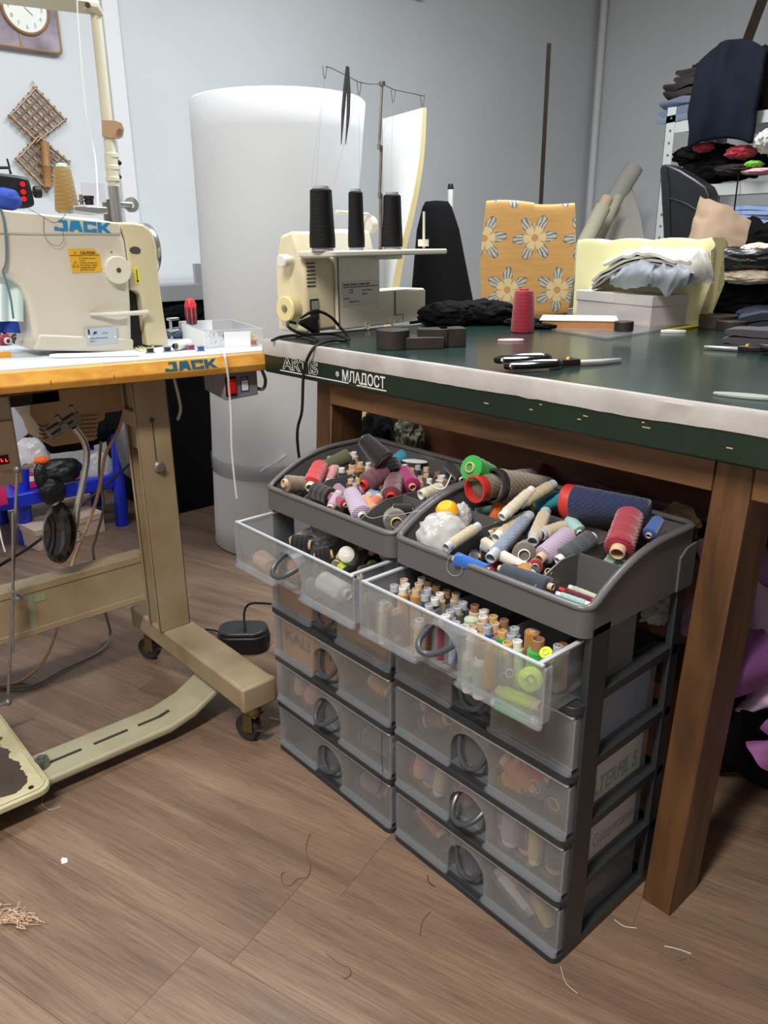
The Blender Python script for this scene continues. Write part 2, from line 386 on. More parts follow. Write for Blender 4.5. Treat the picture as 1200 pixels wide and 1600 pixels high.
# ================================================================== THE TWO DRAWER TOWERS
TW, TY0, TY1, PIT = .366, .785, 1.03, .109
def rim_z(y):
    t = min(1, max(0, (y-.785)/.17)); return .588+.052*(1-(1-t)**2.2)
def arc(cx, cy, r, a0, a1, n=6): return [(cx+r*math.cos(a0+(a1-a0)*k/n), cy+r*math.sin(a0+(a1-a0)*k/n)) for k in range(n+1)]
def rounded(x0, x1, y0, y1, r, n=4, rb=None):
    rb = rb or r
    return arc(x1-rb, y1-rb, rb, 0, PI/2, n)+arc(x0+rb, y1-rb, rb, PI/2, PI, n)+arc(x0+r, y0+r, r, PI, 1.5*PI, n)+arc(x1-r, y0+r, r, 1.5*PI, 2*PI, n)
def make_drawer(root, x0, z0, pull, ang, k):
    """one frosted drawer: tub, front plate with an arched notch, lip, rim; the bail handle is its sub-part"""
    x1 = x0+TW; yf = TY0-.012-pull; hz = .090; zf = z0+.0125; H_ = zf+hz
    cx = (x0+x1)/2-.008; hw = .040
    g = G(); fg = G()
    tx0, tx1 = x0+.016, x1-.016; ty0 = yf+.004; ty1 = yf+.225; t = .0018
    c_ = [(tx0, ty0), (tx1, ty0), (tx1, ty1), (tx0, ty1)]
    g.poly([(x, y, zf+.003) for x, y in c_]+[(x, y, H_-.002) for x, y in c_], [(0, 1, 2, 3), (1, 2, 6, 5), (2, 3, 7, 6), (3, 0, 4, 7)])
    # front plate in the xz plane, with the arch cut out from below
    fx0, fx1 = x0+.006, x1-.004
    r = hw; top = zf+.075
    notch = [(cx+hw, zf+.008)]+[(cx+r*math.cos(a), top-r*.95+r*.95*math.sin(a)) for a in [PI*q/12 for q in range(13)]]+[(cx-hw, zf+.008)]
    M = Matrix(((1, 0, 0, 0), (0, 0, 1, 0), (0, 1, 0, 0), (0, 0, 0, 1)))   # (x, z) polygon extruded along y
    T = .0024
    nL = [q for q in notch if q[0] <= cx+1e-6][::-1]
    nR = [q for q in notch if q[0] >= cx-1e-6][::-1]
    for pl in ([(fx0, zf+.008), (cx-hw, zf+.008)]+nL[1:]+[(cx, H_), (fx0+.006, H_), (fx0, H_-.006)], [(cx, H_)]+nR+[(fx1, zf+.008), (fx1, H_-.006), (fx1-.006, H_)]):
        fg.prism(pl, yf, yf+T, M)
    # tunnel of the notch and its back plate
    for a, b in zip(notch, notch[1:]):
        g.poly([(a[0], yf, a[1]), (b[0], yf, b[1]), (b[0], yf+.02, b[1]), (a[0], yf+.02, a[1])], [(0, 1, 2, 3)])
    fg.prism(notch[::-1], yf+.02, yf+.0215, M)
    # returns of the plate at both ends
    g.box(fx1-T, fx1, yf-.001, yf+.014, zf+.008, H_-.004); g.box(fx0, fx0+T, yf-.001, yf+.014, zf+.008, H_-.004)
    d = obj('drawer', g, 'frosted_sheet', root, recalc=True)
    obj('front_panel', fg, 'frosted_plastic', d)
    # bright edges: rim, stepped lips
    e = G()
    e.box(tx0-.004, tx0+.003, yf+.002, ty1, H_-.003, H_+.001); e.box(tx1-.003, tx1+.004, yf+.002, ty1, H_-.003, H_+.001)
    e.box(fx0+.004, fx1-.004, yf-.0015, yf+.004, H_-.003, H_+.0008)
    obj('rim', e, 'plastic_edge', d, bevel=.0008, seg=1)
    l = G()
    for a, b in ((fx0, cx-hw), (cx+hw, fx1)):
        l.prism(rounded(a, b, yf-.007, yf+.004, .005, 3), zf, zf+.0035); l.prism(rounded(a+.001, b-.001, yf-.004, yf+.004, .004, 3), zf+.0035, zf+.009)
    l.box(cx-hw, cx+hw, yf+.016, yf+.022, zf, zf+.005)
    for a in (cx-hw, cx+hw): l.box(a-.001, a+.001, yf-.006, yf+.018, zf, zf+.006)
    obj('lip', l, 'frosted_sheet', d)
    # bail handle
    hg = G(); R0 = hw-.012; pts = []
    for q in range(15):
        a = PI*q/14
        pts.append(Vector((cx+R0*math.cos(a), 0, -math.sin(a)*.040)))
    rt = Matrix.Rotation(-ang, 4, 'X'); o_ = Vector((0, yf+.010, zf+.056))
    pts = [rt @ Vector((q.x, 0, q.z))+o_ for q in pts]
    hg.tube([pts[0]+Vector((0, .010, .002))]+pts+[pts[-1]+Vector((0, .010, .002))], .0046, 10)
    obj('handle', hg, 'handle_plastic', d)
    return d
def make_tower(x0, label, pulls, angs):
    x1 = x0+TW; root = thing('drawer_tower', label, 'drawer unit', ((x0+x1)/2, (TY0+TY1)/2, 0))
    for k in range(5):
        z = k*PIT; g = G()
        # shelf ring: front bar with rounded corners, side ledges, back bar
        g.prism(rounded(x0+.0012, x1-.0012, TY0-.019, TY0+.03, .014, 4, .002), z, z+.0115)
        g.prism(rounded(x0+.12, x1-.14, TY0-.010, TY0+.012, .003, 2), z+.0115, z+.0135)
        for a, b in ((x0+.0007, x0+.03), (x1-.03, x1-.0007)): g.box(a, b, TY0+.003, TY1-.004, z+.001, z+.0165)
        g.box(x0, x1, TY1-.02, TY1-.003, z+.001, z+.0165)
        g.box(x0+.02, x1-.02, TY0+.02, TY1-.01, z+.004, z+.007)
        obj('shelf', g, 'dark_plastic', root, bevel=.0015)
    for xa, xb in ((x0, x0+.011), (x1-.011, x1)):
        for ya, yb in ((TY0+.002, TY0+.046), (TY1-.026, TY1)):
            obj('post', G().box(xa, xb, ya, yb, .0115, .56), 'dark_plastic', root, bevel=.002)
    for k in range(5): make_drawer(root, x0, k*PIT, pulls[k], angs[k], k)
    # top tray
    g = G(); zb = .5475; t = .006
    g.box(x0+.004, x1-.004, TY0-.004, TY1+.006, zb+.004, zb+.007)
    fr = rounded(x0, x1, TY0-.012, TY1+.012, .018, 5)
    n = len(fr)
    def ring(off, zf_, inset):
        cxm, cym = (x0+x1)/2, (TY0+TY1)/2
        out = []
        for (x, y) in fr:
            sx = 1-inset/(TW/2); sy = 1-inset/((TY1-TY0+.024)/2)
            X, Y = cxm+(x-cxm)*sx, cym+(y-cym)*sy; out.append((X, Y, zf_(Y)))
        return out
    # densify the sides so the curved top reads
    dens = []
    for i in range(n):
        a, b = Vector(fr[i]), Vector(fr[(i+1) % n]); m_ = max(1, int((b-a).length/.012))
        for q in range(m_): dens.append(tuple(a+(b-a)*q/m_))
    fr = dens; n = len(fr)
    lo = ring(0, lambda y: zb, 0); hi = ring(0, rim_z, 0); hi2 = ring(0, rim_z, t); lo2 = ring(0, lambda y: zb+.004, t)
    g.poly(lo+hi+hi2+lo2, [(i+s_*n, (i+1) % n+s_*n, (i+1) % n+(s_+1)*n, i+(s_+1)*n) for s_ in range(3) for i in range(n)])
    tray = obj('top_tray', g, 'grey_plastic', root, angle=50)
    obj('tray_rim', G().tube([(a, b, c+.001) for a, b, c in ring(0, rim_z, .003)], .0062, 8, closed=True, flat=.75, upv=(0, 0, 1)), 'grey_plastic', tray, angle=60)
    # recessed bracket on the outer side and rear leg socket
    for xa, xb in ((x0-.003, x0), (x1, x1+.003)):
        g = G(); M = Matrix(((0, 0, 1, 0), (1, 0, 0, 0), (0, 1, 0, 0), (0, 0, 0, 1)))
        pr = [(TY1-.035, zb), (TY1+.008, zb), (TY1+.008, .615), (TY1-.018, .612), (TY1-.035, .60)]
        g.prism(pr, xa, xb, M); obj('socket', g, 'grey_plastic', tray)
    X1, X2 = x0+.108, x0+.270
    def wall(xa, xb, ya, yb):
        g = G(); T_ = .0022
        top = lambda y: min(rim_z(y)-.004, .611)
        if xa == xb:
            ys = [ya+(yb-ya)*q/8 for q in range(9)]; M = Matrix(((0, 0, 1, 0), (1, 0, 0, 0), (0, 1, 0, 0), (0, 0, 0, 1)))
            g.prism([(y, top(y)) for y in ys]+[(yb, zb+.006), (ya, zb+.006)], xa, xa+T_, M)
        else: g.box(xa, xb, ya, ya+T_, zb+.006, top(ya))
        obj('divider', g, 'grey_plastic', tray)
    wall(X1, X1, TY0-.006, TY1+.004); wall(X2, X2, TY0-.006, TY1+.004)
    wall(x0+.004, X1, .908, .908); wall(X2, x1-.004, .884, .884); wall(X1, X2, .985, .985)
    return root
XL, XR = -1.226, -.857
tower_l = make_tower(XL, 'left grey drawer tower with frosted drawers, standing nearer the sewing machine stand', [0, 0, 0, 0, .075], [.25, .9, .35, .3, 1.1])
tower_r = make_tower(XR, 'right grey drawer tower with frosted drawers, standing against the brown table leg', [0, 0, 0, 0, .075], [.2, .95, .3, .3, 1.25])
for x0 in (XL, XR):
    z = 4*PIT+.0165
tr = tower_r
for xx in (-.725, -.612):   # dividers in the open right drawer
    d4 = [c for c in tower_r.children if c.name.startswith('drawer')][4]
    obj('divider', G().box(xx, xx+.002, .715, .915, .4530, .520), 'frosted_sheet', d4)
# ================================================================== CUTTING TABLE
TT, TU, TF = .832, .762, .95
mat('table_green', (14, 36, 26), .38, var=(7, (20, 44, 32), .8), bump=(30, .05))
mat('table_top_green', (20, 42, 40), .24, var=(4, (32, 56, 52), .7, (1, 3, 1)), coat=.25, bump=(25, .04))
mat('white_vinyl', (186, 184, 184), .5, var=(14, (158, 152, 150), .7), bump=(60, .3))
wood_mat('pine_stain', (68, 46, 27), (106, 74, 44), .5, (6, 6, .8), 5)
wood_mat('pine_stain_x', (76, 52, 31), (126, 92, 58), .5, (.8, 6, 6), 5)
mat('glue_spot', (190, 160, 110), .6)
ct = thing('cutting_table', 'long cutting table with glossy dark green top, white taped edge and brown wooden legs', 'table', (-.6, 1.6, 0))
TX0, TX1, TB = -1.475, .42, 2.42
obj('table_top', G().box(TX0, TX1, TF, TB, TU, TT-.0035), 'table_green', ct, bevel=.004)
obj('top_sheet', G().box(TX0+.012, TX1-.012, TF+.012, TB-.012, TT-.0035, TT), 'table_top_green', ct)
# white edging tape folded over the edge, wavy lower border
def strip():
    g = G(); n = 90
    def border(x): return TT-.029-.004*noise.noise(Vector((x*6, 0, 0)))-.0016*noise.noise(Vector((x*40, 3, 0)))
    fr = []
    for i in range(n+1):
        x = TX0-.002+(TX1-TX0)*i/n
        wv = .0018*noise.noise(Vector((x*9, 7, 0)))
        fr.append([(x, TF-.002, border(x)), (x, TF-.0035+wv*.3, TT-.003), (x, TF-.001, TT+.0016), (x, TF+.014+wv*2, TT+.0012), (x, TF+.014+wv*2, TT-.001), (x, TF+.0, TT-.004), (x, TF+.0005, border(x))])
    v = [p_ for r in fr for p_ in r]; m_ = 7
    f = [(i*m_+j, i*m_+(j+1) % m_, (i+1)*m_+(j+1) % m_, (i+1)*m_+j) for i in range(n) for j in range(m_)]
    f += [tuple(range(m_)), tuple(n*m_+j for j in range(m_-1, -1, -1))]
    return g.poly(v, f)
obj('edge_tape', strip(), 'white_vinyl', ct)
obj('edge_tape', G().box(TX0-.003, TX0, TF, TB, TT-.03, TT+.001).box(TX0-.003, TX0+.014, TF+.014, TB, TT, TT+.0014), 'white_vinyl', ct)
# lettering on the green edge
Mt = basis((ony(442, 575, TF).x, TF-.0012, ony(455, 582, TF).z+.002), (1, 0, 0), (0, 0, 1))
a = ony(446, 580, TF-.001); b = ony(604, 609, TF-.001)
L0 = a.x-.02
text('ARTIS', .034, 'white_print', basis((L0+.012, TF-.001, TU+.0155), (1, 0, 0), (0, 0, 1)), ct, outline=.0006, sx=1.42, bold=.0006)
sx_ = ony(518, 590, TF).x+.004
for k in range(3):
    obj('lettering', G().box(-.0055, .0055, -.0006, 0, -.0011, .0011, Matrix.Translation((ony(527.5, 590, TF).x, TF-.0002, TU+.0245)) @ Matrix.Rotation(k*PI/3+PI/2, 4, 'Y')), 'white_print', ct)
xm = ony(535, 600, TF).x; xe = ony(604, 605, TF).x
text('МЛАДОСТ', .0295, 'white_print', basis((xm, TF-.001, TU+.0135), (1, 0, 0), (0, 0, 1)), ct, sx=(xe-xm)/.158, bold=.0004)
obj('underline', G().box(L0, xm+.02, TF-.0012, TF, TU+.0095, TU+.0115).box(xm+.045, xe, TF-.0012, TF, TU+.0085, TU+.0105), 'white_print', ct)
for (px, py, s) in ((905, 655, .006), (915, 650, .008), (845, 632, .004), (760, 630, .01), (1010, 668, .012), (1022, 660, .005), (1005, 660, .004), (1140, 700, .008), (830, 640, .006)):
    q = ony(px, py, TF); 
    if TU+.003 < q.z < TT-.033: obj('scuff', G().box(q.x-s/2, q.x+s/2, TF-.0006, TF+.001, q.z-.0008, q.z+.0008), 'glue_spot', ct)
# legs and rails
def beam(name, p0, p1, wx, wy, m='pine_stain'):
    """square beam between two centre points, section wx * wy"""
    p0, p1 = Vector(p0), Vector(p1); hx, hy = wx/2, wy/2
    lo = [(p0.x-hx, p0.y-hy, p0.z), (p0.x+hx, p0.y-hy, p0.z), (p0.x+hx, p0.y+hy, p0.z), (p0.x-hx, p0.y+hy, p0.z)]
    hi = [(p1.x-hx, p1.y-hy, p1.z), (p1.x+hx, p1.y-hy, p1.z), (p1.x+hx, p1.y+hy, p1.z), (p1.x-hx, p1.y+hy, p1.z)]
    return obj(name, G().hexa(lo, hi), m, ct, bevel=.002, seg=1)
beam('leg', (-.450, 1.024, 0), (-.424, 1.024, TU), .050, .088)
beam('leg', (-1.37, 1.03, 0), (-1.305, 1.03, TU), .052, .088)
beam('leg', (-.44, 2.3, 0), (-.43, 2.3, TU), .05, .088)
beam('leg', (-1.33, 2.3, 0), (-1.31, 2.3, TU), .05, .088)
obj('apron', G().box(-1.283, -.452, .982, 1.012, .712, TU), 'pine_stain_x', ct, bevel=.002)
obj('apron', G().box(-.40, .35, .982, 1.012, .712, TU), 'pine_stain_x', ct, bevel=.002)
obj('apron', G().box(-1.283, -.452, 2.28, 2.31, .66, TU), 'pine_stain_x', ct, bevel=.002)
obj('stretcher', G().box(-1.30, -.46, 1.72, 1.745, .56, .70), 'pine_stain_x', ct, bevel=.002)
# ================================================================== THREAD SPOOLS
# prototypes along local z from 0 to 1, radius 1; scaled by (r, r, length)
def wavy(r0, r1, z0, z1, n=10, a=.02):
    return [(0, z0), (r0*.9, z0), (r0, z0+.02)]+[((r0+(r1-r0)*k/n)*(1+a*math.sin(k*2.1)), z0+.02+(z1-z0-.04)*k/n) for k in range(1, n)]+[(r1, z1-.02), (r1*.9, z1), (0, z1)]
def tube_prof(ro, ri, z0, z1, dep=.3):
    """hollow core: open mouths at both ends"""
    return [(0, z0+dep), (ri, z0+dep), (ri, z0), (ro*.95, z0), (ro, z0+.01), (ro, z1-.01), (ro*.95, z1), (ri, z1), (ri, z1-dep), (0, z1-dep)]
PROTO = {}
def proto(kind):
    if kind in PROTO: return PROTO[kind]
    P = {
     'cone':   (wavy(1, .80, .07, .93), tube_prof(.42, .33, 0, 1)),
     'fat':    (wavy(1, .97, .12, .92), tube_prof(.52, .42, 0, 1)),
     'cop':    (wavy(1, .98, .05, .95), tube_prof(.50, .42, 0, 1)),
     'tube':   (wavy(.97, .97, .14, .86, 12, .03), tube_prof(.82, .66, 0, 1)),
     'bare':   (wavy(.85, .80, .25, .7), tube_prof(1, .80, 0, 1)),
     'stand':  (wavy(1, .93, .04, .80), tube_prof(.62, .50, 0, 1, .12)),
     'upright': (wavy(1.25, 1.2, .04, .85), tube_prof(.92, .74, 0, 1, .12)),
     'cylin':  (wavy(1, 1, 0, 1, 6, .0), [(0, .995), (.34, .995), (.34, 1.004), (.22, 1.004), (.22, .999), (0, .999)]),
     'wide':   (wavy(1, .62, .10, .995, 12, .015), [(0, .3), (.80, .3), (.86, 0), (1.0, 0), (1.02, .03), (.98, .11), (.5, .9), (0, .9)]),
     'cones':  (wavy(.98, .66, .05, .95, 14, .006), [(0, .0), (.95, 0), (.97, .03), (.9, .05), (.48, .95), (.48, 1.0), (.36, 1.0), (.33, .9), (0, .9)]),
     'bobbin': (wavy(.72, .72, .12, .88, 4, 0), None),
    }[kind]
    a = obj('winding', G().lathe(P[0], n=18), 'black', None); a.data.name = kind+'_winding'
    if kind == 'bobbin':
        g = G().lathe([(.22, 0), (1, 0), (1, .1), (.5, .1), (.5, .9), (1, .9), (1, 1), (.22, 1)], n=20, closed=True)
    else: g = G().lathe(P[1], n=18)
    b = obj('core', g, 'black', None)
    PROTO[kind] = (a.data, b.data); bpy.data.objects.remove(a); bpy.data.objects.remove(b)
    return PROTO[kind]
CORES = {'k': 'kraft_core', 'w': 'white_core', 'g': 'grey_core', 'y': 'gold_core', 'b': 'brown_core', 'r': 'red_core', 'd': 'dark_core'}
COLS = dict(green=(40, 170, 62), red=(206, 42, 50), pink=(232, 160, 168), taupe=(128, 112, 92), greybrown=(112, 100, 84), orange=(232, 110, 34), cream=(230, 222, 200), beige=(206, 192, 162),
 teal=(16, 150, 168), navy=(26, 42, 84), crimson=(164, 32, 58), blue=(44, 92, 176), aqua=(170, 214, 212), lilac=(188, 170, 200), slate=(62, 72, 82), ash=(112, 106, 96), bluegrey=(132, 150, 180),
 brightblue=(24, 104, 200), slatenavy=(48, 60, 78), yellowcream=(222, 196, 130), white=(232, 232, 226), peach=(222, 160, 116), plum=(106, 54, 72), magenta=(178, 26, 112), black=(11, 11, 14), turquoise=(28, 160, 200),
 skyblue=(128, 168, 212), olive=(92, 92, 66), darkgreen=(40, 66, 58), darkbrown=(56, 42, 40), gold=(196, 140, 56), mint=(160, 196, 172), lime=(200, 232, 60), neon=(214, 255, 40), maroon=(112, 24, 60), mustard=(196, 132, 44),
 salmon=(214, 122, 84), purple=(98, 86, 132), mauve=(150, 120, 150), darkteal=(46, 66, 76), yellow=(222, 200, 60), tan=(176, 150, 112), brown=(112, 76, 52), palepeach=(226, 186, 160), darkred=(150, 30, 40), palegreen=(196, 214, 190))
def spool(kind, A, B, r, col, core, label, group=None, name='thread_spool', cat='spool'):
    A, B = Vector(A), Vector(B); me_w, me_c = proto(kind)
    root = bpy.data.objects.new(name, None); COL.objects.link(root); root.empty_display_size = .01
    root['label'] = label; root['category'] = cat
    if group: root['group'] = group
    root.matrix_world = frame(B-A, A) @ Matrix.Diagonal((r, r, (B-A).length, 1))
    for nm, me, m in (('winding', me_w, thread_mat('thread_'+col, COLS[col])), ('core', me_c, MATS[CORES[core]])):
        o = bpy.data.objects.new(nm, me); COL.objects.link(o); o.parent = root
        o.material_slots[0].link = 'OBJECT'; o.material_slots[0].material = m
    return root
def S(kind, a, za, b, zb, rpx, col, core, label, group=None, **k):
    """spool lying between two sighted end points at their heights; radius from its apparent width"""
    A = onz(*a, za); B = onz(*b, zb); dd = k.pop('dd', None)
    if dd is not None: B = CAM+ray(*b)*((A-CAM).length+dd)
    d = (((A+B)/2)-CAM).dot(FWD)
    return spool(kind, A, B, rpx*1.16*d/FPX, col, core, label, group, **k)
def SY(kind, a, b, y, rpx, col, core, label, dy=0):
    A = ony(*a, y); B = ony(*b, y+dy); d = (((A+B)/2)-CAM).dot(FWD)
    return spool(kind, A, B, rpx*d/FPX, col, core, label)
TRAY_K = 1.12
# ---- right tray
S('cone', (733, 730), .685, (768, 742), .675, 17.5, 'green', 'k', 'bright green cone on top of the red and the taupe cone, right tray', dd=0.05)
S('wide', (741, 765), .652, (832, 743), .660, 18, 'greybrown', 'r', 'large cone with a wide red open mouth, back left of the right tray', dd=0.11)
S('wide', (769, 759), .655, (858, 760), .655, 23, 'taupe', 'd', 'large taupe cone with a wide dark grey open mouth beside the red-mouthed one', dd=0.09)
S('cone', (786, 783), .625, (770, 816), .590, 11, 'orange', 'k', 'orange cone pointing down under the large taupe cone')
S('tube', (784, 808), .628, (832, 765), .640, 8, 'cream', 'w', 'off-white thread tube leaning over the dark divider, right tray', dd=0.05)
S('tube', (812, 788), .638, (866, 756), .655, 8.5, 'beige', 'g', 'beige thread tube lying on top of the off-white one, right tray', dd=0.05)
S('cop', (832, 793), .620, (884, 777), .630, 11, 'teal', 'k', 'teal spool beside the red rim of the navy cone')
S('wide', (884, 783), .648, (1014, 797), .660, 24, 'navy', 'r', 'very large navy cone with a crimson rim along the back of the right tray')
S('fat', (964, 866), .622, (986, 802), .655, 20, 'crimson', 'k', 'crimson spool leaning on the navy cone, right tray')
S('cone', (1013, 838), .632, (1030, 811), .645, 10.5, 'blue', 'k', 'royal blue spool with a kraft core in the back right corner', dd=0.03)
S('bare', (867, 796), .600, (867, 789), .620, 6, 'mustard', 'y', 'small amber core standing before the crimson rim of the navy cone')
S('cone', (906, 833), .612, (888, 809), .626, 10, 'aqua', 'w', 'pale aqua spool leaning at the divider corner, right tray')
S('tube', (832, 847), .612, (853, 799), .628, 9.5, 'beige', 'g', 'beige tube with a grey mouth, upper one of the crossing pair, right tray')
S('tube', (845, 836), .615, (886, 822), .615, 10, 'beige', 'g', 'grey-beige tube with a wide grey mouth crossing behind the lilac spool')
S('fat', (843, 874), .600, (893, 832), .610, 14, 'lilac', 'k', 'thick lilac spool with a brown core mouth, right tray', dd=0.04)
S('fat', (871, 877), .600, (928, 838), .610, 13.5, 'slate', 'w', 'thick slate grey spool with a cream mouth against the right divider', dd=0.04)
S('cop', (819, 868), .598, (823, 858), .570, 16.5, 'ash', 'w', 'ash grey cop seen end on in the middle of the right tray')
S('cop', (836, 887), .590, (844, 872), .570, 10, 'darkred', 'k', 'small dark red spool seen end on below the lilac one')
S('cone', (777, 865), .598, (826, 889), .585, 8.5, 'white', 'w', 'slim white cone lying in front of the ash grey cop')
S('tube', (766, 873), .598, (828, 805), .622, 9.5, 'bluegrey', 'g', 'blue-grey thread tube lying diagonally across the right tray')
S('tube', (774, 841), .602, (824, 806), .615, 9, 'beige', 'w', 'beige tube just behind the blue-grey one, right tray')
S('tube', (761, 835), .596, (790, 815), .600, 7.5, 'gold', 'w', 'short tan tube with a white mouth left of the beige tubes')
S('bare', (756, 853), .590, (768, 858), .590, 8, 'white', 'g', 'small grey open core beside the front end of the blue-grey tube')
S('tube', (697, 856), .606, (748, 822), .622, 8, 'beige', 'g', 'beige thread tube lying over the plastic bag and the front rim')
S('cone', (708, 872), .592, (765, 892), .585, 10, 'brightblue', 'k', 'bright blue cone lying along the front rim of the right tray')
S('cone', (864, 918), .588, (780, 888), .588, 12, 'slatenavy', 'k', 'dark navy-grey cone with a peach core end along the front rim')
S('cop', (798, 846), .582, (830, 846), .582, 8.5, 'yellowcream', 'w', 'pale yellow spool lying under the blue-grey tube')
S('tube', (855, 905), .578, (857, 893), .600, 6, 'olive', 'y', 'olive spool end with a gold mouth by the slate grey spool')
S('tube', (735, 868), .572, (800, 855), .572, 9, 'navy', 'k', 'dark navy tube under the others near the front of the right tray')
S('tube', (790, 885), .568, (812, 875), .568, 8, 'peach', 'k', 'peach spool end under the slim white cone')
S('fat', (800, 800), .585, (760, 822), .585, 11, 'slatenavy', 'k', 'dark blue spool half hidden under the off-white tube')
S('cone', (838, 858), .576, (880, 850), .576, 9, 'tan', 'k', 'tan spool under the lilac spool')
S('cone', (790, 858), .570, (850, 905), .566, 10, 'black', 'k', 'black spool at the bottom of the right tray middle compartment')
S('tube', (889, 917), .570, (940, 937), .566, 4.5, 'palegreen', 'w', 'pale green tube in the front right compartment')
S('tube', (874, 920), .573, (934, 941), .568, 4.5, 'maroon', 'r', 'maroon tube in the front right compartment')
S('tube', (868, 928), .573, (922, 946), .568, 5.5, 'aqua', 'w', 'pale aqua tube nearest the front rim of the front right compartment')
for i, (x, y, z, r, col, core, lab) in enumerate([
 (923, 856, .622, 8, 'slate', 'g', 'small upright spool with a grey ring mouth at the compartment corner'),
 (955, 868, .612, 7.5, 'cream', 'k', 'small upright spool with a kraft mouth left of the crimson spool foot'),
 (975, 874, .608, 6.5, 'white', 'b', 'small upright spool with a brown mouth before the crimson spool'),
 (978, 882, .600, 6.5, 'aqua', 'w', 'small pale spool by the right inner rim below the crimson spool'),
 (991, 866, .622, 8, 'pink', 'w', 'pink upright spool with a white top right of the crimson spool'),
 (1004, 860, .622, 6, 'cream', 'w', 'cream spool top beside the right inner rim'),
 (1017, 850, .625, 7, 'cream', 'k', 'cream spool below the royal blue one'),
 (1028, 843, .628, 7, 'salmon', 'k', 'salmon spool right of the royal blue one'),
 (1040, 830, .630, 8, 'lime', 'w', 'lime bobbin-like spool with a white cap in the back right corner'),
 (940, 818, .600, 8, 'slate', 'w', 'spool with a white printed cap in front of the navy cone'),
 (915, 815, .595, 8, 'red', 'k', 'red spool top in front of the navy cone'),
 (940, 842, .606, 8, 'slate', 'k', 'dark spool leaning left of the crimson spool'),
 (958, 828, .590, 7, 'taupe', 'y', 'taupe spool behind the leaning dark one'),
 (935, 866, .606, 7, 'beige', 'k', 'beige spool tipped over behind the corner spool'),
 (1000, 880, .590, 6, 'tan', 'k', 'tan spool top low by the right inner rim')]):
    A = onz(x, y, z-.020); spool('upright', A-Vector((0, 0, .035)), A, r*(A-CAM).dot(FWD)/FPX*.95, col, core, lab)
# ---- left tray
S('fat', (442, 755), .610, (485, 758), .606, 11.5, 'taupe', 'k', 'taupe spool poking over the left front corner of the left tray', dd=0.03)
S('fat', (484, 763), .598, (502, 727), .618, 12.5, 'red', 'w', 'bright red spool with a white tip, left tray')
S('tube', (509, 757), .590, (524, 729), .610, 8, 'pink', 'w', 'pale pink tube with a white ring beside the red spool')
S('cone', (548, 711), .628, (503, 731), .610, 10.5, 'olive', 'w', 'long grey-olive cone with a white tip behind the red spool')
S('bare', (479, 764), .592, (467, 766), .588, 5, 'palegreen', 'w', 'small green and white spool by the front rim of the left tray')
S('fat', (488, 766), .594, (520, 778), .590, 13, 'black', 'w', 'black spool with a cream mouth at the front rim of the left tray')
S('tube', (530, 770), .600, (516, 795), .580, 7, 'lilac', 'k', 'slim lilac tube with a kraft ring leaning to the front rim')
S('cone', (567, 808), .588, (547, 768), .606, 14, 'lilac', 'w', 'large pale lilac cone with a white top at the front rim')
S('fat', (567, 759), .612, (604, 735), .622, 14, 'plum', 'r', 'plum spool with a red-orange core, upper of the two plum ones', dd=0.03)
S('fat', (611, 779), .604, (617, 748), .615, 13.5, 'plum', 'r', 'plum spool with its mouth down, lower of the two plum ones')
S('cone', (645, 762), .604, (630, 735), .615, 12, 'magenta', 'k', 'magenta spool beside the divider of the left tray')
S('cones', (601, 722), .650, (566, 684), .690, 16, 'black', 'd', 'large black cone leaning over the back rim of the left tray')
S('fat', (618, 745), .606, (607, 721), .630, 14.5, 'black', 'k', 'black spool below the large leaning black cone')
S('cone', (634, 709), .624, (612, 724), .614, 9, 'turquoise', 'k', 'turquoise spool with a kraft tip, left tray')
S('fat', (574, 772), .596, (600, 781), .592, 8.5, 'skyblue', 'k', 'light blue spool with a kraft tip between the plum spools')
S('cone', (568, 780), .600, (586, 798), .588, 8.5, 'peach', 'k', 'peach spool with a kraft mouth right of the large lilac cone')
S('cone', (592, 782), .588, (596, 796), .578, 7, 'pink', 'w', 'small pink spool behind the peach one')
S('tube', (689, 762), .614, (657, 774), .610, 8.5, 'cream', 'w', 'cream tube with a white ring in the right side compartment')
S('cop', (612, 797), .592, (645, 798), .590, 9, 'black', 'w', 'black spool with a white end in the front right compartment of the left tray')
S('cop', (620, 818), .586, (612, 803), .566, 16, 'ash', 'k', 'dark grey cop seen end on in the front right compartment')
S('fat', (625, 805), .570, (648, 790), .570, 11, 'black', 'k', 'black spool lying under the white-ended one')
S('cone', (701, 727), .628, (722, 750), .612, 9, 'black', 'w', 'black spool with a white printed cap at the back rim under the green cone')
S('fat', (540, 790), .565, (575, 770), .565, 12, 'purple', 'k', 'violet spool under the lilac ones')
S('fat', (500, 745), .575, (470, 770), .575, 12, 'slatenavy', 'k', 'dark spool under the red one')
S('fat', (585, 745), .575, (550, 760), .575, 12, 'slate', 'k', 'dark grey spool under the upper plum one')
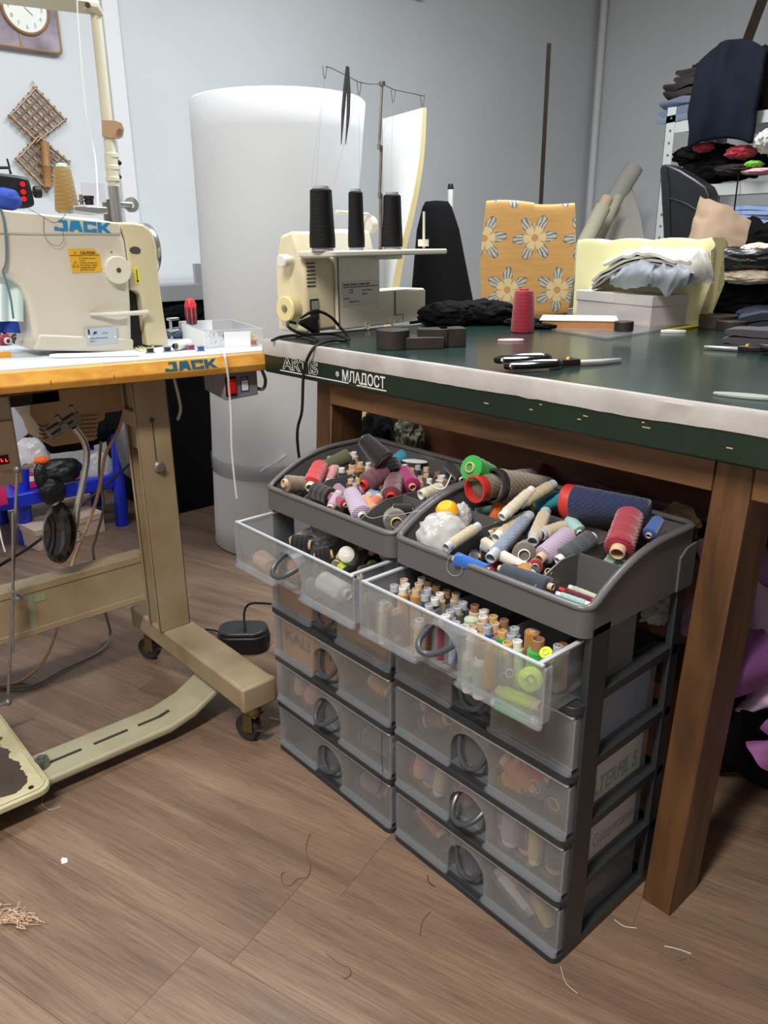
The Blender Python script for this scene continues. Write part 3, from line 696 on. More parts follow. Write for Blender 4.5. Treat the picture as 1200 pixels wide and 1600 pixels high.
for (x, y, z, r, col, core, lab) in [(x, y, z+.012, r, c_, k_, l_) for (x, y, z, r, c_, k_, l_) in [
 (534, 731, .612, 6.5, 'darkgreen', 'w', 'dark green upright spool with a white ring'),
 (548, 748, .606, 6, 'brown', 'k', 'upright spool with a kraft ring behind the lilac spools'),
 (555, 755, .602, 5.5, 'brown', 'k', 'second upright kraft ring spool, nearer the upper plum one'),
 (551, 719, .618, 5.5, 'palepeach', 'd', 'peach upright spool with a black cap'),
 (563, 722, .616, 6, 'gold', 'k', 'gold upright spool right of the black-capped one'),
 (576, 723, .614, 6, 'cream', 'w', 'cream upright spool left of the black spool'),
 (515, 713, .612, 5.5, 'peach', 'k', 'peach spool standing by the left inner rim'),
 (563, 739, .608, 6.5, 'yellow', 'd', 'dark spool with a yellow top beside the upper plum one'),
 (548, 735, .604, 9, 'slate', 'k', 'blue-black spool behind the two kraft rings'),
 (553, 706, .612, 6, 'palepeach', 'w', 'peach and white spool end by the back left rim'),
 (632, 726, .612, 6, 'yellowcream', 'w', 'pale yellow spool in the back row near the turquoise one'),
 (645, 718, .614, 6, 'cream', 'w', 'white-topped spool behind the white card'),
 (653, 727, .612, 6, 'darkbrown', 'g', 'dark brown spool with a grey-white ring, back row'),
 (666, 730, .612, 6, 'darkbrown', 'k', 'dark brown spool with a beige ring, back row'),
 (643, 732, .606, 6, 'tan', 'k', 'tan spool in the back row before the dark brown ones'),
 (666, 740, .604, 6, 'brown', 'k', 'brown spool with a wooden ring in the middle of the back row'),
 (684, 737, .608, 6, 'darkbrown', 'b', 'dark spool with a brown top left of the white-capped black one'),
 (671, 748, .606, 6, 'black', 'w', 'black upright spool with a white ring, right side compartment'),
 (690, 743, .606, 8, 'cream', 'w', 'cream spool with a wide white top'),
 (683, 755, .602, 6, 'beige', 'k', 'beige ring spool over the cream tube'),
 (697, 752, .602, 7, 'brown', 'b', 'brown spool by the right inner rim of the left tray'),
 (657, 744, .600, 6, 'palepeach', 'k', 'pale peach spool before the dark brown row'),
 (622, 733, .600, 6, 'gold', 'w', 'gold spool low behind the magenta one'),
 (705, 760, .600, 6, 'tan', 'w', 'tan spool end at the rim below the brown one')]]:
    A = onz(x, y, z); spool('stand', A-Vector((0, 0, .042)), A, r*(A-CAM).dot(FWD)/FPX*1.25, col, core, lab)
# half-buried spools that fill the bottom of the trays
fr_ = random.Random(12); fcols = list(COLS)
CN = dict(greybrown='grey-brown', bluegrey='blue-grey', brightblue='bright blue', slatenavy='slate navy', yellowcream='cream yellow', skyblue='sky blue', darkgreen='dark green', darkbrown='dark brown', darkteal='dark teal', palepeach='pale peach', darkred='dark red', palegreen='pale green')
for tx, tn in ((XR, 'right'), (XL, 'left')):
    for comp, (xa, xb, ya, yb), n_ in (('middle', (.118, .260, .80, .97), 22), ('back', (.118, .260, .995, 1.025), 3), ('side', (.280, .350, .90, 1.02), 9 if tn == 'right' else 4), ('side front', (.012, .092, .80, .895), 0 if tn == 'right' else 5), ('left back', (.012, .092, .92, 1.02), 3)):
        cs = fr_.sample(fcols, n_)
        for c_ in cs:
            x = tx+xa+.012+fr_.random()*(xb-xa-.024); y = ya+.012+fr_.random()*(max(0, yb-ya-.024)); a = fr_.uniform(0, PI); L_ = min(fr_.uniform(.035, .06), (xb-xa)*.8)
            z = .574+fr_.random()*.024; d = Vector((math.cos(a), math.sin(a)*.6, fr_.uniform(-.15, .3)))*L_/2
            k_ = fr_.choice(['tube', 'cone', 'fat', 'cop']); 
            p_ = Vector((x, y, z)); A, B = p_-d, p_+d
            A.x = min(max(A.x, tx+xa+.006), tx+xb-.006); B.x = min(max(B.x, tx+xa+.006), tx+xb-.006); A.y = min(max(A.y, ya), yb); B.y = min(max(B.y, ya), yb); A.z = max(A.z, .563); B.z = max(B.z, .563)
            if (B-A).length < .02: B = A+Vector((0, 0, .03))
            spool(k_, A, B, fr_.uniform(.0075, .0105), c_, fr_.choice('kwgk'), '%s spool half buried at the bottom of the %s tray, %s compartment' % (CN.get(c_, c_), tn, comp))
# ---- open right drawer: about fifty tubes standing on end
ring_c = {'w': 'white', 'g': 'grey', 'y': 'gold', 'k': 'kraft', 'b': 'brown'}
RD = [(184, 240, 'g', 'darkbrown'), (293, 175, 'k', 'gold'), (312, 228, 'w', 'cream'), (280, 268, 'w', 'gold'), (425, 282, 'k', 'gold'), (455, 220, 'k', 'tan'), (555, 278, 'g', 'bluegrey'), (527, 338, 'g', 'darkgreen'),
 (690, 330, 'w', 'yellowcream'), (635, 385, 'w', 'black'), (570, 455, 'g', 'ash'), (572, 528, 'b', 'brown'), (487, 160, 'w', 'darkbrown'), (565, 190, 'b', 'cream'), (655, 240, 'b', 'olive'), (765, 300, 'b', 'black'), (865, 330, 'k', 'beige'),
 (945, 430, 'g', 'darkgreen'), (885, 480, 'g', 'olive'), (803, 520, 'g', 'lilac'), (757, 572, 'w', 'green'), (645, 625, 'w', 'maroon'), (862, 648, 'g', 'bluegrey'), (885, 720, 'g', 'slate'), (960, 690, 'w', 'tan'), (1045, 695, 'k', 'gold'),
 (1005, 770, 'w', 'white'), (1130, 790, 'y', 'tan'), (1145, 645, 'k', 'gold'), (1170, 585, 'w', 'cream'), (1075, 460, 'b', 'palepeach'), (1170, 520, 'w', 'palegreen')]
RD = [(590+x/7.06, 880+y/7.06, c, b) for x, y, c, b in RD]
RD += [(720+x/5.4545, 920+y/5.4545, c, b) for x, y, c, b in [(280, 230, 'y', 'brown'), (372, 262, 'b', 'brown'), (295, 290, 'k', 'salmon'), (225, 315, 'g', 'blue'), (357, 355, 'y', 'green'), (462, 330, 'g', 'bluegrey'), (433, 385, 'g', 'aqua'),
 (485, 440, 'w', 'palegreen'), (260, 450, 'y', 'gold'), (205, 180, 'k', 'cream'), (830, 480, 'g', 'ash'), (875, 470, 'b', 'brown')]]
SEEN = set()
for (x, y, c, b) in RD:
    dup_ = 'x'; top = onz(x, y, .524); top.y = max(top.y, .722 if -.73 < top.x < -.63 else .710)
    if x < 700: sec = 'left'
    elif x < 768: sec = 'middle'
    else: sec = 'right'
    lab = '%s spool with a %s end in the %s third of the open drawer' % ({'bluegrey': 'blue-grey', 'darkgreen': 'dark green', 'darkbrown': 'dark brown', 'palegreen': 'pale green', 'palepeach': 'pale peach', 'yellowcream': 'pale yellow'}.get(b, b), ring_c[c], sec)
    if b == 'gold' and sec == 'left' and c == 'k': lab = ('gold spool with a kraft tube end, back one' if y < 910 else 'gold spool with a kraft tube end, front one')+' of the left part of the drawer'
    if b == 'gold' and sec == 'middle': lab = 'gold spool with a kraft tube end, %s one in the middle third' % ('leftmost' if x < 735 else 'middle' if x < 755 else 'rightmost')
    if b == 'brown' and sec == 'right': lab = 'brown spool standing in the right third, %s' % ('next to the grey ash spool by the tray' if x > 850 else 'behind the divider' if x > 780 else 'left of the grey-blue ones')
    if b == 'darkgreen': lab = 'dark green spool with a grey end in the %s third of the drawer' % sec
    if lab in SEEN: lab = lab.replace('spool', 'spool (front of two)' if 0 else 'spool nearer the front')
    SEEN.add(lab)
    spool('upright', (top.x, top.y, .4545), top, .0072, b, CORES and c, lab)
S('stand', (742, 990), .515, (742, 996), .455, 12, 'palegreen', 'w', 'wide pale green spool with a white top in the middle part of the drawer') if False else None
def U(x, y, z, r, kind, col, core, lab, zb=.4545):
    A = onz(x, y, z); return spool(kind, (A.x, A.y, zb), A, r*(A-CAM).dot(FWD)/FPX, col, core, lab)
U(736, 966, .520, 11, 'cylin', 'palegreen', 'w', 'wide pale green spool with a flat white top in the middle part of the drawer')
U(832, 986, .522, 12, 'cylin', 'mustard', 'w', 'wide mustard spool behind the green cone in the drawer')
U(841, 998, .535, 17, 'stand', 'green', 'b', 'bright green cone with a brown core standing in the right part of the drawer')
U(793, 1004, .522, 13, 'stand', 'ash', 'y', 'stout grey spool with a gold core in the right part of the drawer')
S('fat', (858, 1029), .520, (852, 1018), .535, 9, 'neon', 'k', 'neon yellow spool with a tan core end beside the green cone') 
SY('cone', (829, 1061), (829, 1060), .722, 19, 'neon', 'g', 'neon yellow cone seen end on through the drawer front', .05)
SY('tube', (779, 1078), (845, 1104), .722, 10.5, 'lime', 'k', 'lime tube lying behind the right drawer front')
SY('fat', (770, 1096), (838, 1126), .716, 12, 'green', 'w', 'green spool with cream ends lying behind the right drawer front')
SY('tube', (796, 1052), (796, 1050), .722, 8, 'ash', 'w', 'grey ring spool behind the drawer front', .03)
SY('tube', (752, 1027), (748, 1089), .716, 12, 'mint', 'w', 'tall mint tube standing just behind the drawer front')
SY('tube', (732, 1018), (730, 1080), .718, 10, 'palegreen', 'w', 'pale mint tube left of the tall mint one')
SY('tube', (657, 968), (655, 1022), .716, 10, 'yellowcream', 'w', 'pale yellow tube standing behind the left of the drawer front')
SY('tube', (618, 950), (643, 1018), .722, 9, 'brown', 'k', 'brown tube leaning behind the drawer front')
SY('tube', (600, 940), (598, 1004), .714, 8, 'cream', 'w', 'cream tube standing behind the left end of the drawer front')
SY('tube', (576, 928), (580, 990), .720, 8, 'tan', 'k', 'tan tube in the left corner of the drawer front')
SY('tube', (606, 940), (622, 1000), .735, 8, 'mauve', 'k', 'mauve tube beside the cream one behind the drawer front')
# ---- open left drawer: black cones, beige bits, one white cylinder
LD = [('fat', (487, 852), .500, (455, 850), .500, 14, 'black', 'k', 'black cone with a kraft mouth in the open left drawer'),
 ('fat', (521, 866), .495, (492, 872), .488, 13, 'black', 'y', 'black cone with a lime ring in the open left drawer'),
 ('cop', (456, 846), .505, (474, 838), .505, 7, 'tan', 'k', 'tan spool in the left of the open left drawer'),
 ('cop', (466, 848), .500, (486, 838), .500, 7, 'brown', 'k', 'brown spool beside the tan one'),
 ('cylin', (550, 872), .488, (541, 866), .520, 11, 'white', 'w', 'white cylinder spool with a small hole in the open left drawer'),
 ('cylin', (538, 888), .490, (532, 880), .498, 7, 'lime', 'w', 'lime cap beside the white cylinder'),
 ('tube', (528, 868), .500, (540, 874), .490, 6, 'tan', 'k', 'tan spool between the black cones and the white cylinder'),
 ('tube', (528, 877), .492, (522, 890), .480, 7, 'greybrown', 'k', 'grey-brown spool under the tan one'),
 ('fat', (560, 850), .490, (600, 862), .490, 13, 'black', 'k', 'black cone lying in the back of the open left drawer'),
 ('fat', (600, 890), .480, (560, 900), .478, 13, 'black', 'k', 'black cone lying in front of the back one'),
 ('fat', (560, 862), .475, (585, 885), .475, 14, 'black', 'k', 'black cone in the middle of the open left drawer'),
 ('cylin', (582, 884), .489, (581, 880), .495, 6.5, 'yellow', 'd', 'yellow ring on the black cones'),
 ('cop', (563, 856), .508, (566, 849), .510, 4.5, 'peach', 'k', 'peach core end at the back, leftmost'),
 ('cop', (580, 864), .508, (584, 857), .510, 4.5, 'peach', 'k', 'peach core end at the back, middle one'),
 ('cop', (597, 869), .508, (601, 863), .510, 4.5, 'peach', 'k', 'peach core end at the back, rightmost'),
 ('fat', (500, 905), .465, (545, 930), .465, 14, 'white', 'w', 'white spool seen blurred through the left drawer front'),
 ('fat', (470, 900), .468, (460, 880), .480, 12, 'peach', 'k', 'peach spool seen through the left drawer notch'),
 ('fat', (430, 890), .466, (405, 870), .466, 12, 'palepeach', 'k', 'pale peach spool in the left end of the open left drawer')]
for a in LD: S(*a)
# ---- closed drawers: what shows blurred through the fronts
def inside(x0, k, items):
    for (kind, fx, dy, fz, tx, tz, r, col, core, lab) in items:
        z = k*PIT+.0125+.006
        yy = TY0-.012+.005+r*1.25+dy*.6+(.022 if .11 < (fx+tx)/2 < .222 else 0)
        if kind == 'cop': spool(kind, (x0+fx, yy-r*.8, z+fz), (x0+tx-.004, yy+.03, z+tz), r*1.25, col, core, lab)
        else: spool(kind, (x0+fx, yy, z+fz), (x0+tx, yy+.004, z+tz), r*1.25, col, core, lab)
inside(XR, 0, [('tube', .235, .012, .062, .262, .062, .011, 'cream', 'w', 'cream tube at the top of the bottom right drawer, short one'),
 ('tube', .225, .008, .052, .300, .014, .010, 'white', 'g', 'white tube lying slanted in the bottom right drawer'), ('tube', .262, .012, .058, .318, .022, .009, 'mauve', 'k', 'dull mauve tube in the bottom right drawer'),
 ('tube', .300, .01, .060, .328, .012, .010, 'yellowcream', 'k', 'pale yellow tube at the right end of the bottom right drawer'),
 ('tube', .045, .006, .062, .098, .032, .012, 'salmon', 'k', 'salmon tube at the left of the bottom right drawer'), ('tube', .118, .01, .046, .108, .012, .011, 'mauve', 'w', 'mauve tube beside the notch of the bottom right drawer'), ('tube', .118, .006, .012, .138, .018, .008, 'cream', 'w', 'cream tube end low beside the notch')])
inside(XR, 1, [('tube', .040, .01, .016, .052, .074, .012, 'pink', 'y', 'pink tube leaning at the left of the second drawer up'), ('tube', .064, .01, .012, .074, .074, .012, 'mauve', 'k', 'mauve tube beside the pink one, second drawer up'),
 ('tube', .092, .004, .012, .100, .070, .010, 'beige', 'w', 'beige tube leaning in the second drawer up'), ('tube', .112, .02, .01, .118, .074, .012, 'navy', 'k', 'navy tube behind the beige one'), ('tube', .134, .004, .006, .136, .076, .013, 'pink', 'k', 'rose tube left of the notch'),
 ('tube', .168, .03, .006, .168, .06, .010, 'salmon', 'k', 'salmon tube behind the notch'), ('tube', .215, .01, .004, .215, .078, .012, 'purple', 'k', 'violet tube right of the notch'), ('tube', .244, .01, .004, .244, .078, .014, 'lilac', 'w', 'lilac tube in the right half of the second drawer up'),
 ('tube', .272, .02, .004, .272, .078, .012, 'navy', 'k', 'dark blue tube in the right half'), ('tube', .296, .01, .004, .292, .074, .009, 'yellowcream', 'w', 'cream yellow tube in the right half'), ('tube', .325, .02, .004, .325, .076, .014, 'slatenavy', 'k', 'slate blue tube at the right end')])
inside(XR, 2, [('tube', .05, .02, .02, .10, .05, .012, 'brown', 'k', 'brown tube low in the third drawer up'), ('tube', .100, .008, .055, .150, .040, .011, 'mustard', 'k', 'mustard tube left of the notch'), ('cop', .055, .006, .060, .070, .062, .012, 'brown', 'w', 'round brown spool in the left half'),
 ('tube', .225, .008, .046, .290, .024, .013, 'salmon', 'k', 'orange-red tube lying in the right half'), ('tube', .250, .014, .060, .310, .050, .012, 'red', 'k', 'red tube above the orange one'), ('cop', .290, .006, .034, .296, .036, .018, 'purple', 'y', 'violet spool with a yellow rim'),
 ('cop', .325, .006, .024, .331, .026, .017, 'slate', 'y', 'grey spool with a yellow rim at the right end'), ('fat', .225, .012, .012, .27, .012, .011, 'mustard', 'k', 'mustard spool at the bottom of the right half'), ('fat', .155, .03, .03, .18, .05, .012, 'gold', 'y', 'gold spool behind the notch')])
inside(XR, 3, [('cop', .275, .008, .030, .278, .032, .012, 'brown', 'k', 'brown ring spool low in the fourth drawer up'), ('fat', .06, .02, .02, .12, .03, .014, 'darkbrown', 'k', 'dark brown spool in the fourth drawer up'), ('tube', .11, .01, .045, .15, .03, .010, 'orange', 'k', 'orange tube left of the fourth notch')])
inside(XL, 2, [('tube', .285, .006, .048, .330, .036, .013, 'mustard', 'k', 'mustard tube in the third drawer up of the left tower')])
inside(XL, 1, [('tube', .085, .008, .014, .105, .060, .016, 'pink', 'k', 'raspberry pink spool in the left tower'), ('tube', .050, .01, .016, .055, .066, .013, 'beige', 'k', 'beige spool in the left tower'), ('fat', .255, .008, .020, .335, .024, .018, 'darkteal', 'k', 'dark teal spool in the left tower'), ('fat', .16, .03, .02, .175, .05, .015, 'tan', 'k', 'tan spool behind the second notch of the left tower')])
inside(XL, 0, [('fat', .24, .02, .018, .31, .018, .016, 'mauve', 'k', 'dull mauve spool in the bottom left drawer')])
# boxes in the drawers
def carton(x0, k, a, b, c, d, hz, m, label):
    z = k*PIT+.0170
    return tag(obj('carton', (G().box(x0+a, x0+b, TY0+c, TY0+d, z, z+hz) if c != .0095 else G().prism([(x0+a, TY0-.005), (x0+.131, TY0-.005), (x0+.131, TY0+c), (x0+b, TY0+c), (x0+b, TY0+d), (x0+a, TY0+d)], z, z+hz)), m, bevel=.001), label, 'box')
mat('card_brown', (196, 140, 92), .7, var=(10, (160, 112, 72), .7)); mat('card_white', (206, 204, 204), .65); mat('card_blue', (120, 134, 160), .6)
c = carton(XL, 2, .022, .215, .0095, .18, .080, 'card_brown', 'brown cardboard box with dark lettering inside the third drawer up of the left tower')
text('KALI', .034, 'dark_print', basis((XL+.034, TY0-.0053, 2*PIT+.054), (1, 0, 0), (0, 0, 1)), c, sx=1.25, bold=.0008); text('N', .034, 'dark_print', basis((XL+.160, TY0+.0092, 2*PIT+.050), (1, 0, 0), (0, 0, 1)), c, sx=1.2, bold=.0008)
c = carton(XL, 3, .022, .340, .0095, .19, .078, 'card_brown', 'brown cardboard box filling the second drawer from the top of the left tower')
c = carton(XR, 2, .300, .346, .052, .205, .080, 'card_white', 'white box with green lettering seen from the side of the right tower')
text('ALTERFIL S', .040, 'green_print', basis((XR+.3465, TY0+.052, 2*PIT+.030), (0, 1, 0), (0, 0, 1)), c, sx=.72, bold=.001, shear=.2)
c = carton(XR, 1, .310, .346, .052, .205, .076, 'card_white', 'white box with grey lettering seen from the side of the right tower')
text('Gütermann', .034, 'grey_print', basis((XR+.3465, TY0+.085, 1*PIT+.036), (0, 1, 0), (0, 0, 1)), c, sx=.72)
c = carton(XR, 3, .290, .346, .052, .205, .076, 'card_blue', 'blue-grey box seen through the side of the right tower')
# plastic bags
def bag(name, c, r, seed, label, amp=.18, m='bag_film', fz=None, rid=.9):
    o = obj(name, G().blob(c, r, amp, 5, 4, seed, ridge=rid, flat_z=fz), m, angle=180); return tag(o, label, 'bag')
p = onz(690, 835, .598); bag('plastic_bag', p, (.036, .040, .034), 3, 'crumpled clear plastic bag of things in the left compartment of the right tray')
bag('plastic_bag', onz(722, 806, .608), (.014, .016, .022), 8, 'smaller tip of clear plastic bag behind the yellow cap')
tag(obj('bottle_top', G().lathe([(0, .016), (.012, .015), (.017, .010), (.019, 0), (0, 0)], Matrix.Translation(onz(699, 800, .622)) @ Matrix.Rotation(.4, 4, 'X')), mat('cap_yellow', (240, 176, 30), .4)), 'round yellow cap on top of the crumpled plastic bag', 'cap')
bag('cellophane', onz(500, 838, .510), (.030, .026, .020), 12, 'crinkled shiny cellophane in the open left drawer', .5, 'clear_plastic', None, 1.6)
p = onx(1035, 952, XR+TW-.05); bag('plastic_bag', p, (.020, .045, .022), 21, 'crinkled plastic bag with purple things at the right tower back', .4)
tag(obj('white_card', G().prism([(math.cos(a)*.026, math.sin(a)*.012) for a in [PI*q/8 for q in range(16)]], 0, .0012, Matrix.Translation(onz(648, 721, .626)) @ Matrix.Rotation(.5, 4, 'Z')), 'white_paper'), 'flat white oval thread card lying in the back of the left tray', 'card')
# ================================================================== ON THE CUTTING TABLE
def onp(x, y, P0, Nn):
    d = ray(x, y); P0 = Vector(P0); Nn = Vector(Nn); return CAM + d*((P0-CAM).dot(Nn)/d.dot(Nn))
C0 = onz(500, 528, TT); C1 = onz(665, 505, TT); UX = (C1-C0).normalized(); VX = Vector((-UX.y, UX.x, 0))
SM = Matrix((UX, VX, Vector((0, 0, 1)))).transposed().to_4x4(); SM.translation = C0
SI = SM.inverted()
def su(x, y, v=0.0):
    """sighted point on the serger's plane at depth v, in its local frame"""
    return SI @ onp(x, y, SM @ Vector((0, v, 0)), VX)
def LB(g, x0, x1, y0, y1, z0, z1): return g.box(x0, x1, y0, y1, z0, z1, SM)
XZ = Matrix(((1, 0, 0, 0), (0, 0, 1, 0), (0, 1, 0, 0), (0, 0, 0, 1)))      # polygon (x, z) extruded along y
YZ = Matrix(((0, 0, 1, 0), (1, 0, 0, 0), (0, 1, 0, 0), (0, 0, 0, 1)))      # polygon (y, z) extruded along x
sg = thing('overlock_machine', 'cream and white overlock sewing machine seen from the back on the cutting table', 'sewing machine', tuple(C0+UX*.15+VX*.08))
uL = su(532, 500).x; uM = su(596, 440).x; uR = su(667, 480).x; zP = su(560, 400).z; zA = su(630, 453).z
mat('ivory_plastic', (226, 222, 208), .38); mat('cream_housing', (222, 213, 182), .38, var=(5, (212, 202, 168), .6)); mat('wheel_cream', (226, 212, 158), .4)
prof = [(0, 0), (.16, 0), (.16, .20), (.12, zP+.055), (.045, zP+.06), (.0, zP-.01)]
obj('side_housing', G().prism([(.012, .012), (.105, .012), (.105, .15), (.085, zP+.045), (.045, zP+.055), (.012, zP-.02)], -.028, uL, SM @ YZ), 'cream_housing', sg, bevel=.009, seg=3)
obj('back_panel', G().prism([(uL, .01), (uR, .008), (uR, zA-.006), (uR-.008, zA), (uM, zA), (uM, zP), (uL, zP)], .004, .095, SM @ XZ), 'ivory_plastic', sg, bevel=.004, seg=2)
obj('upper_cover', G().prism([(.03, .12), (.10, .12), (.10, zP+.035), (.08, zP+.06), (.05, zP+.055), (.03, .15)], uL, uM+.02, SM @ YZ), 'ivory_plastic', sg, bevel=.005)
mat('groove_dark', (70, 66, 60), .6)
a = su(619, 455); b = su(619, 492); c = su(632, 494); d = su(632, 523)
obj('seam', LB(LB(LB(LB(G(), a.x-.002, a.x+.0012, .0025, .005, b.z, a.z), b.x-.001, c.x, .003, .005, b.z-.0012, b.z), c.x-.001, c.x, .003, .005, .012, b.z), uL-.0005, uL+.0006, .0025, .005, .012, zP), 'groove_dark', sg)
LB(G(), 0, 0, 0, 0, 0, 0)
for (x, y, r) in ((595, 476, .0105), (576, 509, .0085), (615, 503, .0085)):
    q = su(x, y); obj('screw_cap', G().lathe([(r, -.001), (r*1.12, 0), (r*1.12, .002), (r, .002), (r*.97, .0006), (0, .0006)], SM @ Matrix.Translation((q.x, .0042, q.z)) @ Matrix.Rotation(PI/2, 4, 'X'), 20), 'ivory_plastic', sg)
# rating plate
a = su(536, 440); b = su(594, 474)
obj('rating_plate', LB(G(), a.x, b.x, .0028, .0045, b.z, a.z), mat('plate_silver', (206, 204, 200), .35), sg)
Mb = SM @ Matrix.Translation((a.x+.004, .0026, 0)) @ Matrix.Rotation(PI/2, 4, 'X')
for s, size, dz, dx, b_ in (('MODEL / MODELE 4-THREAD 230V', .0060, -.010, 0, .0002), ('CE', .013, -.027, .018, .0002), ('130 W 1300/min', .0055, -.024, .064, 0), ('50/60 Hz', .0055, -.032, .064, 0), ('MADE IN P.R.C.', .0055, -.048, .02, 0), ('Serial No.', .005, -.040, 0, 0)):
    text(s, size, 'dark_print', Mb @ Matrix.Translation((dx, a.z+dz, 0)), sg, sx=1.0, bold=b_)
obj('plate_rule', LB(G(), a.x+.004, b.x-.004, .0024, .003, a.z-.0145, a.z-.0125), 'dark_print', sg)
for k in range(4): pass
# vents, knob, handwheel, power inlet on the cream end (local -x side, angled housing)
for k in range(7):
    q = su(492+ -k*.3, 411+k*5.9, .012); obj('vent_slot', LB(G(), -.022, .004, .0105, .0125, q.z-.0014, q.z+.0014), 'groove_dark', sg)
q = su(470, 407, .05); obj('knob', G().lathe([(.010, 0), (.010, .012), (.014, .014), (.014, .030), (.011, .033), (0, .033)], SM @ Matrix.Translation((-.028, .05, q.z)) @ Matrix.Rotation(-PI/2, 4, 'Y')), 'white_core', sg)
q = su(470, 480, .06); hw_ = obj('handwheel', G().lathe([(.02, 0), (.027, .002), (.028, .006), (.028, .026), (.025, .029), (.010, .029), (.009, .026), (0, .026)], SM @ Matrix.Translation((-.028, .05, q.z)) @ Matrix.Rotation(-PI/2, 4, 'Y'), 28), 'wheel_cream', sg)
obj('axle_screw', G().lathe([(.006, 0), (.006, .004), (0, .004)], SM @ Matrix.Translation((-.054, .05, q.z)) @ Matrix.Rotation(-PI/2, 4, 'Y')), 'steel', hw_)
a = su(491, 467, .012); b = su(503, 520, .012)
obj('power_inlet', LB(G(), -.016, .010, .009, .0125, b.z, a.z), 'black', sg, bevel=.001)
obj('inlet_frame', LB(LB(G(), -.013, .007, .0075, .0095, a.z-.022, a.z-.004), -.013, .007, .0075, .0095, b.z+.004, b.z+.03), mat('socket_grey', (150, 150, 150), .4), sg)
# spool stand
pl = su(487, 395, -.03).x; pr = su(674, 398, -.03).x; zs = su(560, 391, -.05).z
obj('spool_stand', G().prism(rounded(pl, pr, -.085, .02, .018, 5), zs-.012, zs, SM), mat('stand_plastic', (214, 210, 200), .35), sg, bevel=.003)
obj('stand_bracket', LB(G(), uM-.02, uM+.045, -.03, .02, zs-.022, zs-.012), 'ivory_plastic', sg, bevel=.003)
rod = su(594, 386, -.03); top = su(597, 131, -.03)
pz = [rod.z-.004, su(0, 0).z]
z1, z2, z3 = rod.z, su(594, 303, -.03).z, su(595, 228, -.03).z
rg = G()
for r, za, zb_ in ((.0042, z1-.01, z2), (.0034, z2, z3), (.0028, z3, top.z)): rg.cyl(SM @ Vector((rod.x, -.03, za)), SM @ Vector((rod.x+(top.x-rod.x)*(zb_-z1)/(top.z-z1), -.03, zb_)), r)
for z in (z2, z3): rg.cyl(SM @ Vector((rod.x, -.03, z-.008)), SM @ Vector((rod.x, -.03, z+.002)), .0046)
an = obj('antenna_rod', rg, 'steel', sg)
P_ = [su(*q, -.03) for q in ((509, 104), (517, 106), (545, 120), (560, 128), (575, 131), (597, 131), (615, 140), (640, 145), (662, 150))]
obj('guide_bar', G().tube([SM @ q for q in P_], .0011, 6), 'steel', an)
obj('guide_clamp', G().cyl(SM @ (top+Vector((0, 0, -.004))), SM @ (top+Vector((0, 0, .004))), .007), 'steel', an)
def loop(x, y0, y1, w_):
    q = [su(x-w_, y0, -.03), su(x-w_*.6, y0+(y1-y0)*.6, -.03), su(x-w_*.2, y1, -.03), su(x+w_*.2, y1, -.03), su(x+w_*.6, y0+(y1-y0)*.6, -.03), su(x+w_, y0, -.03)]
    obj('thread_loop', G().tube([SM @ v for v in q], .0009, 5), 'steel', an)
for x, y0, y1 in ((507.5, 103, 123), (561, 127, 148), (614.5, 141, 160), (660, 148, 167)): loop(x, y0, y1, 3.4)
q = su(657, 376, -.03); obj('spool_pin', G().cyl(SM @ Vector((q.x, -.04, zs)), SM @ Vector((q.x, -.04, zs+.085)), .003).cyl(SM @ Vector((q.x-.002, -.04, zs+.006)), SM @ Vector((q.x-.002, -.04, zs+.022)), .013), 'ivory_plastic', sg)
obj('rear_rail', G().tube([SM @ su(525, 331, .06), SM @ su(575, 335, .06), SM @ su(583, 345, .06)], .004, 8), 'ivory_plastic', sg)
obj('tension_dial', G().cyl(SM @ su(571, 352, .07), SM @ (su(571, 352, .07)+Vector((.022, 0, 0))), .022), 'ivory_plastic', sg)
# three black cones
for x, yb, yt, r, lab in ((504, 383, 293, 20, 'widest black thread cone, left end of the overlock spool stand'), (557, 381, 297, 13, 'narrow black thread cone in the middle of the overlock spool stand'), (613, 388, 302, 16, 'black thread cone right of the antenna rod on the spool stand')):
    A = SM @ su(x, yb, -.05); B = SM @ su(x+1, yt, -.05); A.z = C0.z+zs; rr = r*(A-CAM).dot(FWD)/FPX
    root = thing('thread_cone', lab, 'thread cone', tuple(A), group=None)
    h = B.z-A.z; Mx = Matrix.Translation(A)
    o = obj('winding', G().lathe([(0, .006), (rr, .006), (rr*1.02, .02), (rr*.9, h*.6), (rr*.84, h-.006), (rr*.7, h-.003), (0, h-.003)], Mx, 24), thread_mat('cone_black', (6, 6, 8), sh=0, scl=10), root)
    obj('core', G().lathe([(0, 0), (rr*.86, 0), (rr*.86, .010), (rr*.5, .012), (rr*.5, h-.004), (rr*.62, h-.003), (rr*.62, h+.002), (rr*.3, h+.002), (rr*.3, h-.01), (0, h-.01)], Mx, 20), 'grey_core', root)
mat('thread_grey', (170, 170, 168), .7)
for (x0, y0, x1, y1) in ((507, 123, 486, 293), (507, 123, 494, 290), (558, 148, 522, 290), (562, 148, 562, 296), (613, 160, 573, 296), (614, 160, 612, 301)):
    tag(obj('thread', G().tube([SM @ su(x0, y0, -.03), SM @ (su((x0+x1)/2-1, (y0+y1)/2, -.04)), SM @ su(x1, y1, -.05)], .00035, 4), 'thread_grey'), 'fine grey thread from a wire loop down to the cone below px%d' % x1 if 0 else {486: 'fine thread on the left of the widest black cone', 494: 'fine thread into the top of the widest black cone', 522: 'fine slanting thread behind the tweezers', 562: 'upright fine thread above the narrow black cone', 573: 'fine slanting thread crossing behind the antenna rod', 612: 'upright fine thread above the right black cone'}[x1], 'thread')
